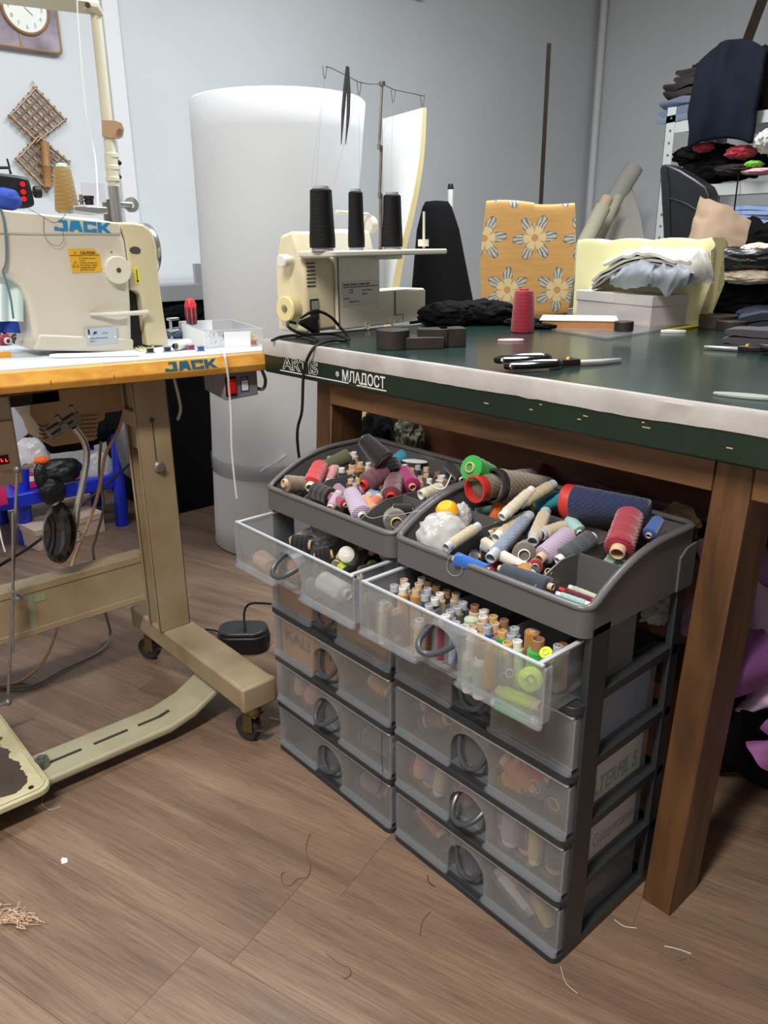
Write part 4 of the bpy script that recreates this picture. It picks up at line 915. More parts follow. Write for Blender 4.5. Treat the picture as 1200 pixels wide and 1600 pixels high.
# tweezers hanging on the guide bar
tg = thing('tweezers', 'steel tweezers hanging point down from the overlock guide wire', 'tweezers', tuple(SM @ su(540, 225, -.045)))
mat('tweezer_steel', (112, 114, 118), .35, .45)
for pts, n_ in (([(542, 104), (539, 140), (536, 175), (533, 226)], 'arm'), ([(544, 104), (545, 145), (544, 180), (540, 226)], 'arm')):
    obj(n_, G().tube([SM @ su(*q, -.045) for q in pts], [.0035, .0062, .0055, .0012], 8, flat=.35, upv=VX), 'tweezer_steel', tg)
# overlock power cord with plug
cb = thing('power_cord', 'black power cord with a flared plug in the overlock socket, hanging over the table edge', 'cable', tuple(SM @ su(497, 505, -.02)))
pa = su(499, 506, .0); pb = su(452, 505, -.01)
obj('plug', G().hexa([SM @ Vector(v) for v in ((-.02, -.002, pa.z-.022), (-.008, -.006, pa.z-.022), (-.008, -.006, pa.z+.022), (-.02, -.002, pa.z+.022))], [SM @ Vector(v) for v in ((pb.x+.02, -.014, pb.z-.004), (pb.x+.026, -.02, pb.z-.004), (pb.x+.026, -.02, pb.z+.004), (pb.x+.02, -.014, pb.z+.004))]), 'black', cb, bevel=.003)
pts = [SM @ su(462, 505, -.017), SM @ su(451, 503, -.02)]+[SM @ su(*q, -.03) for q in ((452, 512), (475, 522))]+[onz(520, 522, TT+.006), onz(543, 531, TT+.006)]
e1 = [SM @ su(470, 497, -.03), SM @ su(492, 486, -.035), SM @ su(515, 494, -.035), SM @ su(532, 512, -.03), onz(545, 530, TT+.005), onz(520, 532, TT+.005)]
e2 = [onz(520, 532, TT+.005), onz(500, 537, TT+.005), ony(487, 548, TF-.012), ony(475, 580, TF-.012), ony(472, 640, TF-.012), ony(466, 705, TF-.012), ony(466, 712, TF-.0)+Vector((0, .05, -.3))]
obj('cord', G().tube(spline(pts+[onz(545, 530, TT+.006)], 6), .0033, 8), 'black', cb)
obj('cord', G().tube(spline(e1+e2[1:], 6), .0033, 8), 'black', cb)
tag(obj('cable', G().tube(spline([onz(425, 532, TT+.004), onz(440, 526, TT+.005), onz(470, 524, TT+.004), onz(492, 529, TT+.004), onz(496, 534, TT+.004)], 6), .003, 8), 'black'), 'second black cable on the table corner left of the overlock', 'cable')
# pattern weights
mat('iron_dark', (50, 46, 44), .5, .5, var=(20, (74, 66, 60), .8), bump=(80, .2))
def disc(x, y, r, h, label, m='iron_dark', name='pattern_weight', cat='weight', z0=TT):
    c = onz(x, y, z0); return tag(obj(name, G().lathe([(0, 0), (r, 0), (r, h-.001), (r-.001, h), (0, h)], Matrix.Translation(c), 32), m, bevel=.001), label, cat)
disc(614, 544, .033, .037, 'round dark iron weight at the front of the cutting table')
q = onz(662, 543, TT); tag(obj('pattern_weight', G().box(-.038, .038, -.025, .035, 0, .022, Matrix.Translation(q) @ Matrix.Rotation(.9, 4, 'Z')), 'iron_dark', bevel=.001), 'flat square iron weight right of the round one', 'weight')
def scallop(x, y, rot, label, w_=.03):
    M = Matrix.Translation(onz(x, y, TT)) @ Matrix.Rotation(rot, 4, 'Z')
    pts = [(-w_, -.022), (w_, -.022), (w_, .02)]+[(w_-2*w_*k/8, .02+.006*math.sin(PI*k/4)) for k in range(1, 8)]+[(-w_, .02)]
    tag(obj('pattern_weight', G().prism(pts, 0, .036, M), 'iron_dark', bevel=.001), label, 'weight')
scallop(676, 541, .75, 'scalloped iron weight, left one of the pair behind the flat one'); scallop(705, 540, .95, 'scalloped iron weight, right one of the pair', .026)
disc(974, 517, .021, .018, 'lower black disc of the two stacked by the white box'); disc(974, 517, .020, .020, 'upper black disc of the two stacked by the white box', z0=TT+.0182)
disc(1121, 512, .044, .030, 'black round weight with a grey top before the foam block'); disc(1143, 516, .034, .022, 'smaller black disc right of the grey-topped weight')
# red cone
A = onz(816, 519, TT); B = Vector((A.x, A.y, zat(817, 451, A.x, A.y))); r = 18*(A-CAM).dot(FWD)/FPX; h = B.z-A.z
rc = thing('thread_cone', 'crimson thread cone standing alone on the green table top', 'thread cone', tuple(A))
obj('winding', G().lathe([(0, .002), (r*.96, .002), (r, .008), (r*.84, h-.01), (r*.74, h-.004), (0, h-.003)], Matrix.Translation(A), 28), thread_mat('cone_crimson', COLS['crimson'], scl=10), rc)
obj('core', G().lathe([(0, 0), (r*.8, 0), (r*.8, .003), (r*.4, .004), (r*.4, h), (0, h)], Matrix.Translation(A), 20), 'red_core', rc)
# chalk, eraser bits
def oval(name, x, y, rx, ry, h, rot, m, label, cat, z=TT): return tag(obj(name, G().prism([(rx*math.cos(PI*k/12), ry*math.sin(PI*k/12)*(1+.15*math.cos(PI*k/12))) for k in range(24)], 0, h, Matrix.Translation(onz(x, y, z)) @ Matrix.Rotation(rot, 4, 'Z')), m, bevel=.001), label, cat)
oval('tailors_chalk', 798, 533, .028, .014, .004, .85, mat('chalk_pink', (222, 180, 186), .8), 'pale pink oval chalk left of the shears', 'chalk')
oval('tailors_chalk', 1163, 621, .040, .013, .004, .25, mat('chalk_grey', (150, 160, 152), .8), 'grey-green leaf shaped chalk near the right table edge', 'chalk')
oval('eraser', 1052, 520, .028, .009, .006, .7, 'white_paper', 'small white eraser right of the white box', 'eraser')
tag(obj('pencil', G().cyl(onz(1040, 517, TT+.004), onz(1096, 508, TT+.004), .0035).cyl(onz(1096, 508, TT+.004), onz(1102, 507, TT+.004), .0035, .0008), mat('pencil_yellow', (214, 196, 60), .5)), 'yellow pencil lying by the foam block foot', 'pencil')
# shears
def shears(px, lab, m_h, flip=1):
    tip, piv, h0 = [onz(*q, TT+.006) for q in px]
    t = thing('tailor_shears', lab, 'scissors', tuple(piv))
    ax = (tip-piv).normalized(); n_ = Vector((-ax.y, ax.x, 0))
    L_ = (tip-piv).length; M = Matrix((ax, n_, Vector((0, 0, 1)))).transposed().to_4x4(); M.translation = piv
    obj('blade', G().prism([(-.012, -.010), (L_*.5, -.011), (L_, .001), (L_*.96, .004), (L_*.3, .009), (-.012, .010)], -.002, .0015, M), mat('blade_steel', (226, 230, 230), .22, .5), t, bevel=.0006, seg=1)
    obj('blade', G().prism([(-.012, -.008), (L_*.5, -.014), (L_*.97, -.004), (L_, .001), (L_*.3, .006), (-.012, .010)], -.005, -.0022, M), 'steel', t)
    obj('pivot_screw', G().lathe([(.007, 0), (.007, .004), (.004, .008), (0, .008)], M @ Matrix.Translation((-.004, 0, .0015)), 12), mat('brass', (200, 160, 70), .3, 1), t)
    obj('shank', G().prism([(-.038, -.006), (-.010, -.012), (.012, -.012), (.012, .012), (-.010, .012), (-.038, .008)], -.004, .006, M), mat('shank_dark', (44, 42, 42), .35, .6), t, bevel=.002)
    LH = (h0-piv).length
    for s in (1, -1):
        pts = [M @ Vector((-.030-LH*.42+math.cos(a)*LH*.40, s*(.014+.004)+math.sin(a)*(.017 if s > 0 else .013), .008 if s > 0 else .003)) for a in [2*PI*k/20 for k in range(20)]]
        obj('handle', G().tube(pts, .0055, 8, closed=True), m_h, t)
    return t
shears([(972, 561), (892, 566), (784, 570)], 'large black-handled tailor shears with a shiny blade lying on the table', 'black_gloss')
shears([(1100, 541), (1165, 545), (1235, 549)], 'second pair of dark shears at the right edge, before the folded grey cloth', 'black')
# floral cushion
def floral():
    m = mat('floral', (206, 160, 92), .75, bump=(500, .3, (1, 1, .2))); nt = m.node_tree; N = nt.nodes; L = nt.links; b = N['Principled BSDF']
    tc = N.new('ShaderNodeTexCoord')
    def math_(op, a, b_=None, c=None):
        x = N.new('ShaderNodeMath'); x.operation = op
        for i, v in enumerate((a, b_, c)):
            if v is None: continue
            if isinstance(v, (int, float)): x.inputs[i].default_value = v
            else: L.new(v, x.inputs[i])
        return x.outputs[0]
    sp = N.new('ShaderNodeSeparateXYZ'); L.new(tc.outputs['Object'], sp.inputs[0])
    nz_ = N.new('ShaderNodeTexNoise'); nz_.inputs['Scale'].default_value = 60; L.new(tc.outputs['Object'], nz_.inputs['Vector'])
    # brick-offset cells of flowers in the local x,z plane
    S_ = 7.2
    u0 = math_('MULTIPLY', sp.outputs[0], S_); v0_ = math_('MULTIPLY', sp.outputs[2], S_)
    u1 = math_('ADD', u0, sp.outputs[1])
    row = math_('FLOOR', v0_); off = math_('MULTIPLY', row, .5)
    uu = math_('SUBTRACT', math_('FRACT', math_('ADD', u1, off)), .5); vv = math_('SUBTRACT', math_('FRACT', v0_), .5)
    rr = math_('SQRT', math_('ADD', math_('MULTIPLY', uu, uu), math_('MULTIPLY', vv, vv)))
    an_ = math_('ARCTAN2', vv, uu)
    pet = math_('ABSOLUTE', math_('SINE', math_('ADD', math_('MULTIPLY', an_, 3.0), math_('MULTIPLY', row, 1.3))))
    pr = math_('MULTIPLY_ADD', pet, .34, .14)
    inside_ = math_('LESS_THAN', math_('ADD', rr, math_('MULTIPLY', nz_.outputs[0], .05)), pr)
    vein = math_('GREATER_THAN', math_('SINE', math_('ADD', math_('MULTIPLY', an_, 30), math_('MULTIPLY', nz_.outputs[0], 5))), .45)
    tipd = math_('GREATER_THAN', rr, .22)
    edge = math_('GREATER_THAN', rr, math_('SUBTRACT', pr, .055))
    ctr = math_('LESS_THAN', rr, .07)
    def mixc(f, a, b_):
        x = N.new('ShaderNodeMixRGB'); L.new(f, x.inputs[0])
        for i, v in ((1, a), (2, b_)):
            if isinstance(v, tuple): x.inputs[i].default_value = (*lin(v), 1)
            else: L.new(v, x.inputs[i])
        return x.outputs[0]
    petal = mixc(tipd, (222, 200, 150), (190, 192, 184)); petal = mixc(math_('MULTIPLY', vein, tipd), petal, (112, 108, 104)); petal = mixc(math_('MULTIPLY', edge, .55), petal, (106, 92, 80)); petal = mixc(ctr, petal, (196, 150, 88))
    n2 = N.new('ShaderNodeTexNoise'); n2.inputs['Scale'].default_value = 14; mp = N.new('ShaderNodeMapping'); mp.inputs['Scale'].default_value = (1, 1, 6); L.new(tc.outputs['Object'], mp.inputs[0]); L.new(mp.outputs[0], n2.inputs['Vector'])
    base = mixc(n2.outputs[0], (216, 172, 104), (188, 140, 82))
    L.new(mixc(inside_, base, petal), b.inputs['Base Color']); return m
cl = onz(753, 492, TT); cr = onz(899, 493, TT); cx_ = (cr-cl).normalized(); cyy = Vector((-cx_.y, cx_.x, 0))
CM = Matrix((cx_, cyy, Vector((0, 0, 1)))).transposed().to_4x4(); CM.translation = cl
W_ = (cr-cl).length; Hc = zat(900, 318, cr.x, cr.y)-TT
def cush(u, v):
    # closed loop around the section (u), from left to right (v)
    a = u*2*PI; ex = .16
    sx = math.copysign(abs(math.cos(a))**ex, math.cos(a)); sz = math.copysign(abs(math.sin(a))**ex, math.sin(a))
    bulge = 1+.10*math.sin(PI*v)
    return CM @ Vector((v*W_-.01+(.012*math.sin(PI*(sz*.5+.5))-.012)*(1 if v > .5 else -1), .055+sx*.05*bulge, Hc/2*(1+sz)+.004*math.sin(v*7)+ .012*(1-v)*sz))
g = G(); g.grid(cush, 48, 14, cu=True)
# close the ends
g.bm.verts.ensure_lookup_table()
nv_ = 15; ring0 = [g.bm.verts[i*nv_] for i in range(48)] if len(g.bm.verts) >= 49*15 else None
bmesh.ops.remove_doubles(g.bm, verts=g.bm.verts, dist=1e-5)
bmesh.ops.holes_fill(g.bm, edges=g.bm.edges, sides=0)
fl = obj('cushion', g, floral(), angle=60, bevel=.006); fl.data.transform(CM.inverted()); fl.matrix_world = CM
fl['label'] = 'upright seat cushion in golden floral fabric standing on the table'; fl['category'] = 'cushion'
# foam block, white box, cloth pile, book
mat('foam_yellow', (232, 228, 178), .8, var=(3, (224, 218, 158), .6), bump=(200, .2), sss=0)
fa = onz(893, 494, TT); fb = onz(1096, 511, TT); hz_f = zat(905, 375, fa.x, fa.y)-TT
fx = (fb-fa).normalized(); fy = Vector((-fx.y, fx.x, 0)); FM = Matrix((fx, fy, Vector((0, 0, 1)))).transposed().to_4x4(); FM.translation = fa
Wf = (fb-fa).length
def foam(u, v):
    a = u*2*PI; cx1 = math.cos(a); cz = math.sin(a); ex = .12
    sx = math.copysign(abs(cx1)**ex, cx1); sz = math.copysign(abs(cz)**ex, cz)
    z = hz_f/2*(1+sz); bump_ = .006*math.sin(z*150)*(v > .98)
    return FM @ Vector((v*(Wf+.0)+bump_+(.006*math.sin(z*140) if v > .9 else 0), (.032+.028*sx), z+.003*math.sin(v*20)*(sz > 0)))
g = G(); g.grid(foam, 120, 20, cu=True); bmesh.ops.remove_doubles(g.bm, verts=g.bm.verts, dist=1e-5); bmesh.ops.holes_fill(g.bm, edges=g.bm.edges, sides=0)
tag(obj('foam_block', g, 'foam_yellow', angle=60), 'pale yellow foam block with a wavy right edge standing behind the white box', 'foam')
b0 = onz(1015, 512, TT); b1 = onz(1070, 503, TT); b2 = onz(900, 497, TT)
bx = (b0-b2); by = Vector((-bx.y, bx.x, 0)).normalized(); bl = bx.length; bw = .19; hb = zat(1018, 462, b0.x, b0.y)-TT
BM_ = Matrix((bx.normalized(), by, Vector((0, 0, 1)))).transposed().to_4x4(); BM_.translation = b2
bt = thing('shoe_box', 'white lidded cardboard box under the grey cloths', 'box', tuple(b2+bx*.5))
mat('box_white', (196, 190, 190), .6)
obj('box_body', G().box(0, bl, 0, bw, 0, hb-.004, BM_), 'box_white', bt, bevel=.001)
obj('lid', G().box(-.003, bl+.003, -.003, bw+.003, hb-.026, hb, BM_), 'box_white', bt, bevel=.002)
text('ANTONIO', .013, 'dark_print', BM_ @ Matrix.Translation((bl+.0008, .10, .045)) @ Matrix.Rotation(PI/2, 4, 'Z') @ Matrix.Rotation(PI/2, 4, 'X'), bt) if False else obj('emblem', G().box(0, .0006, .11, .15, .040, .043, BM_ @ Matrix.Translation((bl, 0, 0))).box(0, .0006, .127, .133, .026, .040, BM_ @ Matrix.Translation((bl, 0, 0))), 'dark_print', bt)
bk = thing('album', 'thick album with pale green cover and orange page edges lying on the table', 'book', tuple(onz(900, 515, TT)))
a0 = onz(842, 514, TT); a1 = onz(965, 516, TT); ax_ = (a1-a0).normalized(); ay_ = Vector((-ax_.y, ax_.x, 0))
AM = Matrix((ax_, ay_, Vector((0, 0, 1)))).transposed().to_4x4(); AM.translation = a0; La = (a1-a0).length
obj('pages', G().box(.006, La-.004, .004, .13, .002, .019, AM), mat('page_orange', (196, 138, 92), .8, bump=(300, .4, (1, 1, 20))), bk)
obj('cover', G().box(0, La, 0, .14, .019, .0215, AM), mat('cover_green', (208, 214, 192), .6), bk, bevel=.001)
obj('cover', G().box(0, La, 0, .14, 0, .002, AM), 'cover_green', bk, bevel=.0008)
tag(obj('glass_pane', G().prism([tuple(onz(*q, TT).xy) for q in ((862, 517), (948, 531), (1095, 507), (1010, 494))], TT+.0003, TT+.004), 'pane_glass' if 'pane_glass' in MATS else frost_mat('pane_glass', (160, 180, 176), .06, 0, 1, 1, .25)), 'thin glass pane lying flat under the white box corner', 'glass')
# cloths
def cloth(name, c, r, seed, m, label, rot=0, amp=.22, freq=5, ridge=.5, fz=None, cat='cloth', tilt=0, sub=5):
    M = Matrix.Rotation(rot, 4, 'Z') @ Matrix.Rotation(tilt, 4, 'Y')
    return tag(obj(name, G().blob(c, r, amp, freq, sub, seed, M, fz, ridge), m, angle=180), label, cat)
def folded(name, c, dims, rot, m, label, layers=3, seed=1, tilt=0, cat='cloth', tiltx=0, parent=None):
    """folded textile: stacked soft leaves joined by the fold on one side"""
    g = G(); M = Matrix.Translation(c) @ Matrix.Rotation(rot, 4, 'Z') @ Matrix.Rotation(tilt, 4, 'Y') @ Matrix.Rotation(tiltx, 4, 'X')
    w2, d2, h = dims[0]/2, dims[1]/2, dims[2]; t = h/layers
    for k in range(layers):
        def f(u, v, k=k):
            a = u*2*PI; ca, sa = math.cos(a), math.sin(a)
            sx = math.copysign(abs(ca)**.35, ca); sz = math.copysign(abs(sa)**.7, sa)
            y = (v*2-1)*d2*(1-.03*k); x = sx*w2*(1-.02*((k*7+seed) % 3))
            n_ = noise.noise(Vector((x*9, y*9, seed+k*.4)))*t*.8+noise.noise(Vector((x*25, y*25, seed+9)))*t*.25
            return M @ Vector((x+.004*noise.noise(Vector((y*12, k*5, seed))), y, t*(k+.5)+sz*t*.47+n_))
        g.grid(f, 28, 16, cu=True)
    bmesh.ops.remove_doubles(g.bm, verts=g.bm.verts, dist=1e-5); bmesh.ops.holes_fill(g.bm, edges=g.bm.edges, sides=0)
    return tag(obj(name, g, m, angle=80), label, cat)
mat('grey_linen', (196, 194, 188), .85, bump=(300, .2)); mat('grey_cotton', (132, 137, 147), .85, bump=(300, .3), var=(10, (150, 156, 166), .8)); mat('grey_light', (216, 214, 206), .8, bump=(300, .2)); mat('taupe_linen', (150, 142, 134), .85, bump=(300, .2))
def gp(x, y, v):
    return onp(x, y, BM_ @ Vector((0, v, 0)), by)
def sheet2(name, rails, th, m, label, fold=(5, .004), cat='cloth', nu=36, nv=16, seed=0, up=(0, 0, 1)):
    """cloth surface through rows of points, with soft folds running from row to row"""
    rows = [spline(r, 8) for r in rails]; up = Vector(up)
    def at_(row, u):
        f = u*(len(row)-1); i = min(int(f), len(row)-2); return row[i].lerp(row[i+1], f-i)
    def f(u, v):
        P = [at_(r, u) for r in rows]
        if len(P) == 2: q = P[0].lerp(P[1], v)
        else:
            w_ = v*(len(P)-1); i = min(int(w_), len(P)-2); t = w_-i
            a = P[max(i-1, 0)]; b = P[i]; c = P[i+1]; d = P[min(i+2, len(P)-1)]
            q = .5*((2*b)+(c-a)*t+(2*a-5*b+4*c-d)*t*t+(3*b-a-3*c+d)*t**3)
        ph = u*fold[0]*2*PI+2.2*noise.noise(Vector((u*3, v*1.5, seed)))*2
        k = math.sin(ph); k = k*abs(k)**.3
        return q+up*(fold[1]*k+fold[1]*1.4*noise.noise(Vector((u*7, v*4, seed+5))))
    g = G(); g.grid(f, nu, nv, thick=th); return tag(obj(name, g, m, angle=70), label, cat)
def row(pts, v): return [gp(x, y, v) for x, y in pts]
for k_, (dy, m_, lab) in enumerate(((10, 'taupe_linen', 'taupe cloth layer lying lowest in the fan on the white box lid'), (4, 'grey_linen', 'warm grey cloth layer above the taupe one on the white box'), (-3, 'grey_light', 'pale grey cloth layer just under the topmost sheet on the box'))):
    sheet2('cloth', [row([(924, 441+dy), (945, 424+dy), (975, 410+dy), (1000, 402+dy), (1030, 402+dy), (1062, 410+dy)], -.004-.002*k_), row([(945, 432+dy), (965, 415+dy), (990, 403+dy), (1015, 396+dy), (1040, 396+dy), (1070, 404+dy)], .14)], .006, m_, lab, (3, .0016), seed=k_)
sheet2('cloth', [row([(942, 413), (965, 402), (990, 396), (1015, 394), (1040, 402), (1058, 408), (1078, 406)], -.012), row([(950, 404), (970, 396), (1000, 390), (1020, 386), (1045, 392), (1070, 396), (1092, 396)], .05), row([(965, 398), (990, 388), (1010, 384), (1030, 382), (1060, 384), (1085, 385), (1104, 388)], .14)], .007, 'grey_light', 'topmost pale grey sheet of the pile on the white box', (3, .003), seed=9)
sheet2('cloth', [row([(1060, 408), (1080, 404), (1095, 396), (1106, 392)], .0), row([(1066, 422), (1082, 425), (1100, 418), (1112, 412)], -.004), row([(1072, 430), (1086, 438), (1104, 441), (1117, 440)], .02)], .005, 'grey_linen', 'open grey cloth end drooping right of the pile on the box', (2, .004), seed=12)
sheet2('shirt', [row([(952, 444), (965, 450), (985, 450), (1005, 449), (1018, 446)], -.016), row([(958, 432), (972, 428), (990, 424), (1006, 426), (1018, 432)], -.030), row([(975, 416), (990, 410), (1004, 406), (1016, 410), (1024, 418)], -.006), row([(990, 408), (1000, 404), (1012, 402), (1024, 406), (1034, 412)], .05)], .012, 'grey_cotton', 'crumpled blue-grey shirt bulging over the front of the box, left part', (1.6, .0035), seed=15)
sheet2('shirt', [row([(1018, 447), (1030, 452), (1043, 462), (1056, 452), (1074, 444)], -.014), row([(1018, 434), (1032, 432), (1048, 434), (1062, 430), (1078, 428)], -.030), row([(1022, 420), (1036, 414), (1050, 415), (1064, 414), (1076, 418)], -.012), row([(1026, 410), (1040, 406), (1052, 408), (1064, 408), (1074, 412)], .05)], .012, 'grey_cotton', 'crumpled blue-grey shirt hanging over the box corner, right part', (1.8, .004), seed=18)
# black fabric heap behind the red cone
for i, (x, y, r, lab) in enumerate((((700), 512, (.075, .05, .034), 'black fabric heap right of the overlock, left part'), (752, 510, (.09, .055, .036), 'black fabric heap left of the crimson cone'), (815, 512, (.05, .04, .012), 'flat black fabric end behind the crimson cone'), (850, 517, (.04, .03, .008), 'thin black fabric edge before the album'))):
    c = onz(x, y-4, TT); cloth('black_fabric', c+Vector((0, 0, r[2]*.7)), r, 20+i, 'black_cloth', lab, .9, .16, 6, .9, TT+.0005)
# right side pile on the table
mat('grey_wool', (78, 74, 82), .9, bump=(250, .3)); mat('navy_stripe', (38, 46, 60), .85, bump=(200, .3))
c = onz(1185, 536, TT); folded('trousers', c+Vector((.06, .03, 0)), (.26, .10, .030), .3, 'grey_wool', 'folded dark grey trousers near the right table edge', 2, 3)
c = onz(1192, 516, TT); folded('cloth', c+Vector((.05, .05, 0)), (.24, .12, .036), .35, 'navy_stripe', 'dark navy cloth behind the folded grey trousers', 2, 8)
# ================================================================== BEHIND THE CUTTING TABLE
mat('foam_white', (212, 216, 220), .85, var=(4, (204, 208, 210), .5), bump=(120, .15)); mat('foam_edge', (226, 216, 168), .9, var=(5, (210, 196, 140), .7), bump=(150, .4))
# big roll of white foam: footprint radius grows towards the top
RCX, RCY = -2.30, 1.50
Hh = zat(432, 137, RCX+.06, RCY+.06)-.045
LEAN = Vector((.66, .75, 0))*.075/Hh
fr = thing('foam_roll', 'tall thick roll of white foam standing on the floor behind the overlock', 'foam roll', (RCX, RCY, 0))
def rollr(z): 
    t = z/Hh; return .232+.012*t+.050*max(0, t-.35)**1.2
prof = [(0, .0), (.225, 0)]+[(rollr(Hh*k/16), max(.006, Hh*k/16)) for k in range(0, 17)]
prof += [(rollr(Hh)-.006, Hh+.006)]+[(rollr(Hh)-.05, Hh+.005), (rollr(Hh)-.055, Hh-.04), (.11, Hh-.05), (.10, Hh+.012), (0, Hh+.012)]
g = G().lathe(prof, Matrix.Translation((RCX, RCY, 0)), 56)
for v in g.bm.verts: v.co += LEAN*v.co.z
obj('foam', g, 'foam_white', fr, angle=60)
frost_mat('wrap_tape', (196, 198, 202), .55, 0, 1, 1, .2)
zt0 = zat(400, 728, RCX-.10, RCY-.2); zt1 = zat(400, 704, RCX-.10, RCY-.2)
obj('tape_band', G().lathe([(rollr(.4)+.0008, zt0), (rollr(.4)+.0022, zt0+.004), (rollr(.4)+.0022, zt1-.004), (rollr(.4)+.0008, zt1)], Matrix.Translation(Vector((RCX, RCY, 0))+LEAN*zt0), 56), 'wrap_tape', fr)
Pt = onz(0, 0, 0)
def on_roll(x, y, R):
    """sighted point on the roll's surface"""
    d = ray(x, y); a = d.x*d.x+d.y*d.y; b = (CAM.x-RCX)*d.x+(CAM.y-RCY)*d.y; c = (CAM.x-RCX)**2+(CAM.y-RCY)**2-R*R
    t = (-b-math.sqrt(max(0, b*b-a*c)))/a; return CAM+d*t
tag(obj('tape_scrap', G().tube([on_roll(408, 736, .247), on_roll(414, 731, .25), on_roll(430, 722, .25), on_roll(446, 711, .248)], [.006, .003, .002, .004], 6, flat=.3), 'white_paper'), 'crumpled strip of shiny clear tape stuck on the foam roll', 'tape')
# foam slab behind: white face, yellowish cut edge on the right, bowed forward at the foot
def edgeline():
    Y0 = 1.93
    pts = []
    for (x, y) in ((661, 168), (655, 250), (640, 330), (622, 400), (610, 460), (590, 560), (565, 640), (545, 680), (522, 705)):
        P = onp(x, y, (-1.75, Y0, 0), (.75, -.66, 0)); pts.append(P)
    return pts
el = spline(edgeline(), 4)
zb_min = min(p.z for p in el)
# continue down to the floor
last = el[-1]; el += [Vector((last.x-.02, last.y-.0, last.z*.5)), Vector((last.x-.02, last.y, .002))]
lft = Vector((-.55, -.42, 0)); thk = Vector((.035, .05, 0))*.8
g = G(); 
def slab(u, v):
    i = min(int(v*(len(el)-1)), len(el)-2); t = v*(len(el)-1)-i; e = el[i].lerp(el[i+1], t)
    top = el[0].z
    left = Vector((-2.10, 1.86, min(e.z, top)))
    return left.lerp(e, u)
sl = thing('foam_slab', 'white foam sheet with a yellowish cut edge standing between foam roll and black bundle', 'foam', (-1.95, 1.92, 0))
g.grid(lambda u, v: slab(u, v), 10, 40, thick=-.004)
obj('face', g, mat('slab_white', (238, 240, 240), .85), sl, angle=60)
g = G(); g.grid(lambda u, v: slab(1, v)+Vector((.66, .75, 0))*(.024*u)*(.45+.55*min(1, v*2.2)), 3, 40, thick=-.02)
obj('cut_edge', g, 'foam_edge', sl, angle=60)
# yellow foam tip behind the big roll
p = onp(368, 128, (RCX-.1, RCY+.2, 0), (.75, -.66, 0)); tag(obj('foam_strip', G().prism([(-.07, 0), (.10, 0), (.07, .018), (0, .045), (-.03, .030)], -.02, .02, Matrix.Translation((p.x, p.y, Hh-.0)) @ Matrix.Rotation(.85, 4, 'Z') @ XZ), 'foam_edge', bevel=.003), 'yellow foam strip peeking over the top of the white foam roll', 'foam')
# dark things beyond the sewing stand: black covered cabinet, grey worktop
cbn = thing('side_cabinet', 'dark cabinet with a grey worktop edge behind the sewing machine by the left wall', 'cabinet', (-3.0, 1.65, 0))
kx = -2.78; y0c = ony(0, 0, 1).y*0
ya = onx(240, 600, kx).y; yb = onx(345, 600, kx).y+.35; zt = onx(280, 445, kx).z; zt2 = onx(280, 470, kx).z
mat('worktop_grey', (176, 182, 186), .5)
obj('worktop', G().box(WX+.02, kx+.02, onx(120, 600, kx).y, yb, zt2, zt), 'worktop_grey', cbn, bevel=.002)
obj('upstand', G().box(kx-.0, kx+.018, onx(303, 440, kx).y, onx(317, 440, kx).y+.02, zt, onx(305, 412, kx).z), 'worktop_grey', cbn)
obj('body', G().box(WX+.03, kx, ya-.02, yb-.02, .0, zt2), 'black_cloth', cbn, bevel=.003)
mat('dark_bin', (22, 24, 30), .7)
for i, (x, y, r, m_, lab) in enumerate(((285, 492, (.05, .09, .035), 'black_cloth', 'black cloth bundle under the grey worktop edge'), (312, 500, (.04, .05, .04), 'navy_cloth', 'navy cloth bundle beside the foam roll'))):
    c = onx(x, y, kx+.06); cloth('cloth', c, r, 40+i, m_, lab, 0, .16, 6, .8)
# tall black wrapped bundle
bb = thing('fabric_bolt', 'tall black cloth bundle tapering upward right of the foam slab', 'fabric', (-1.95, 2.66, 0))
Pb = Vector((-1.78, 2.72, 0)); Nb = (.75, -.66, 0)
bl_, br_ = onp(640, 495, Pb, Nb), onp(744, 495, Pb, Nb); tl_, tr_ = onp(665, 316, Pb, Nb), onp(699, 314, Pb, Nb)
cb_ = (bl_+br_)/2; ct_ = (tl_+tr_)/2; rb_ = (br_-bl_).length/2; rt_ = (tr_-tl_).length/2+.012
sl_ = (ct_.z-cb_.z); r0 = rb_+(rb_-rt_)*(cb_.z)/sl_*.15
g = G(); prof = [(0, 0), (rb_*1.12, 0), (rb_*1.1, .02), (rb_, cb_.z), (rt_*1.15+.02, ct_.z-.10), (rt_*1.05, ct_.z-.02), (rt_*.8, ct_.z), (0, ct_.z+.004)]
sh = ct_-cb_; M = Matrix.Translation((cb_.x, cb_.y, 0))
g.lathe(prof, M, 40)
for v in g.bm.verts:
    t = (v.co.z-cb_.z)/sl_; v.co.x += sh.x*t; v.co.y += sh.y*t
    v.co.x += .006*noise.noise(v.co*14)
obj('wrap', g, 'black_cloth', bb, angle=60)
t0 = onp(703, 330, Pb, Nb); t1 = onp(704, 287, Pb, Nb); a_ = onp(704, 296, Pb, Nb)
g = G().cyl(t0-Vector((0, 0, .3)), a_, .0105); obj('tube', g, 'white_core', bb); obj('tube_cap', G().cyl(a_, t1, .012, .009), 'black', bb, bevel=.003)
# upright dark steel strip behind the cushion
a_ = onp(858, 68, (-1.9, 3.6, 0), (.6, -.8, 0)); b_ = onp(845, 320, (-1.9, 3.6, 0), (.6, -.8, 0)); dr = (b_-a_).normalized(); foot = a_+dr*(a_.z/-dr.z)
mat('rust_steel', (58, 50, 48), .45, .4, var=(12, (80, 66, 58), .6))
tag(obj('steel_bar', G().tube([foot, a_], .016, 4, flat=.5), 'rust_steel'), 'tall dark steel bar standing behind the floral cushion', 'bar')
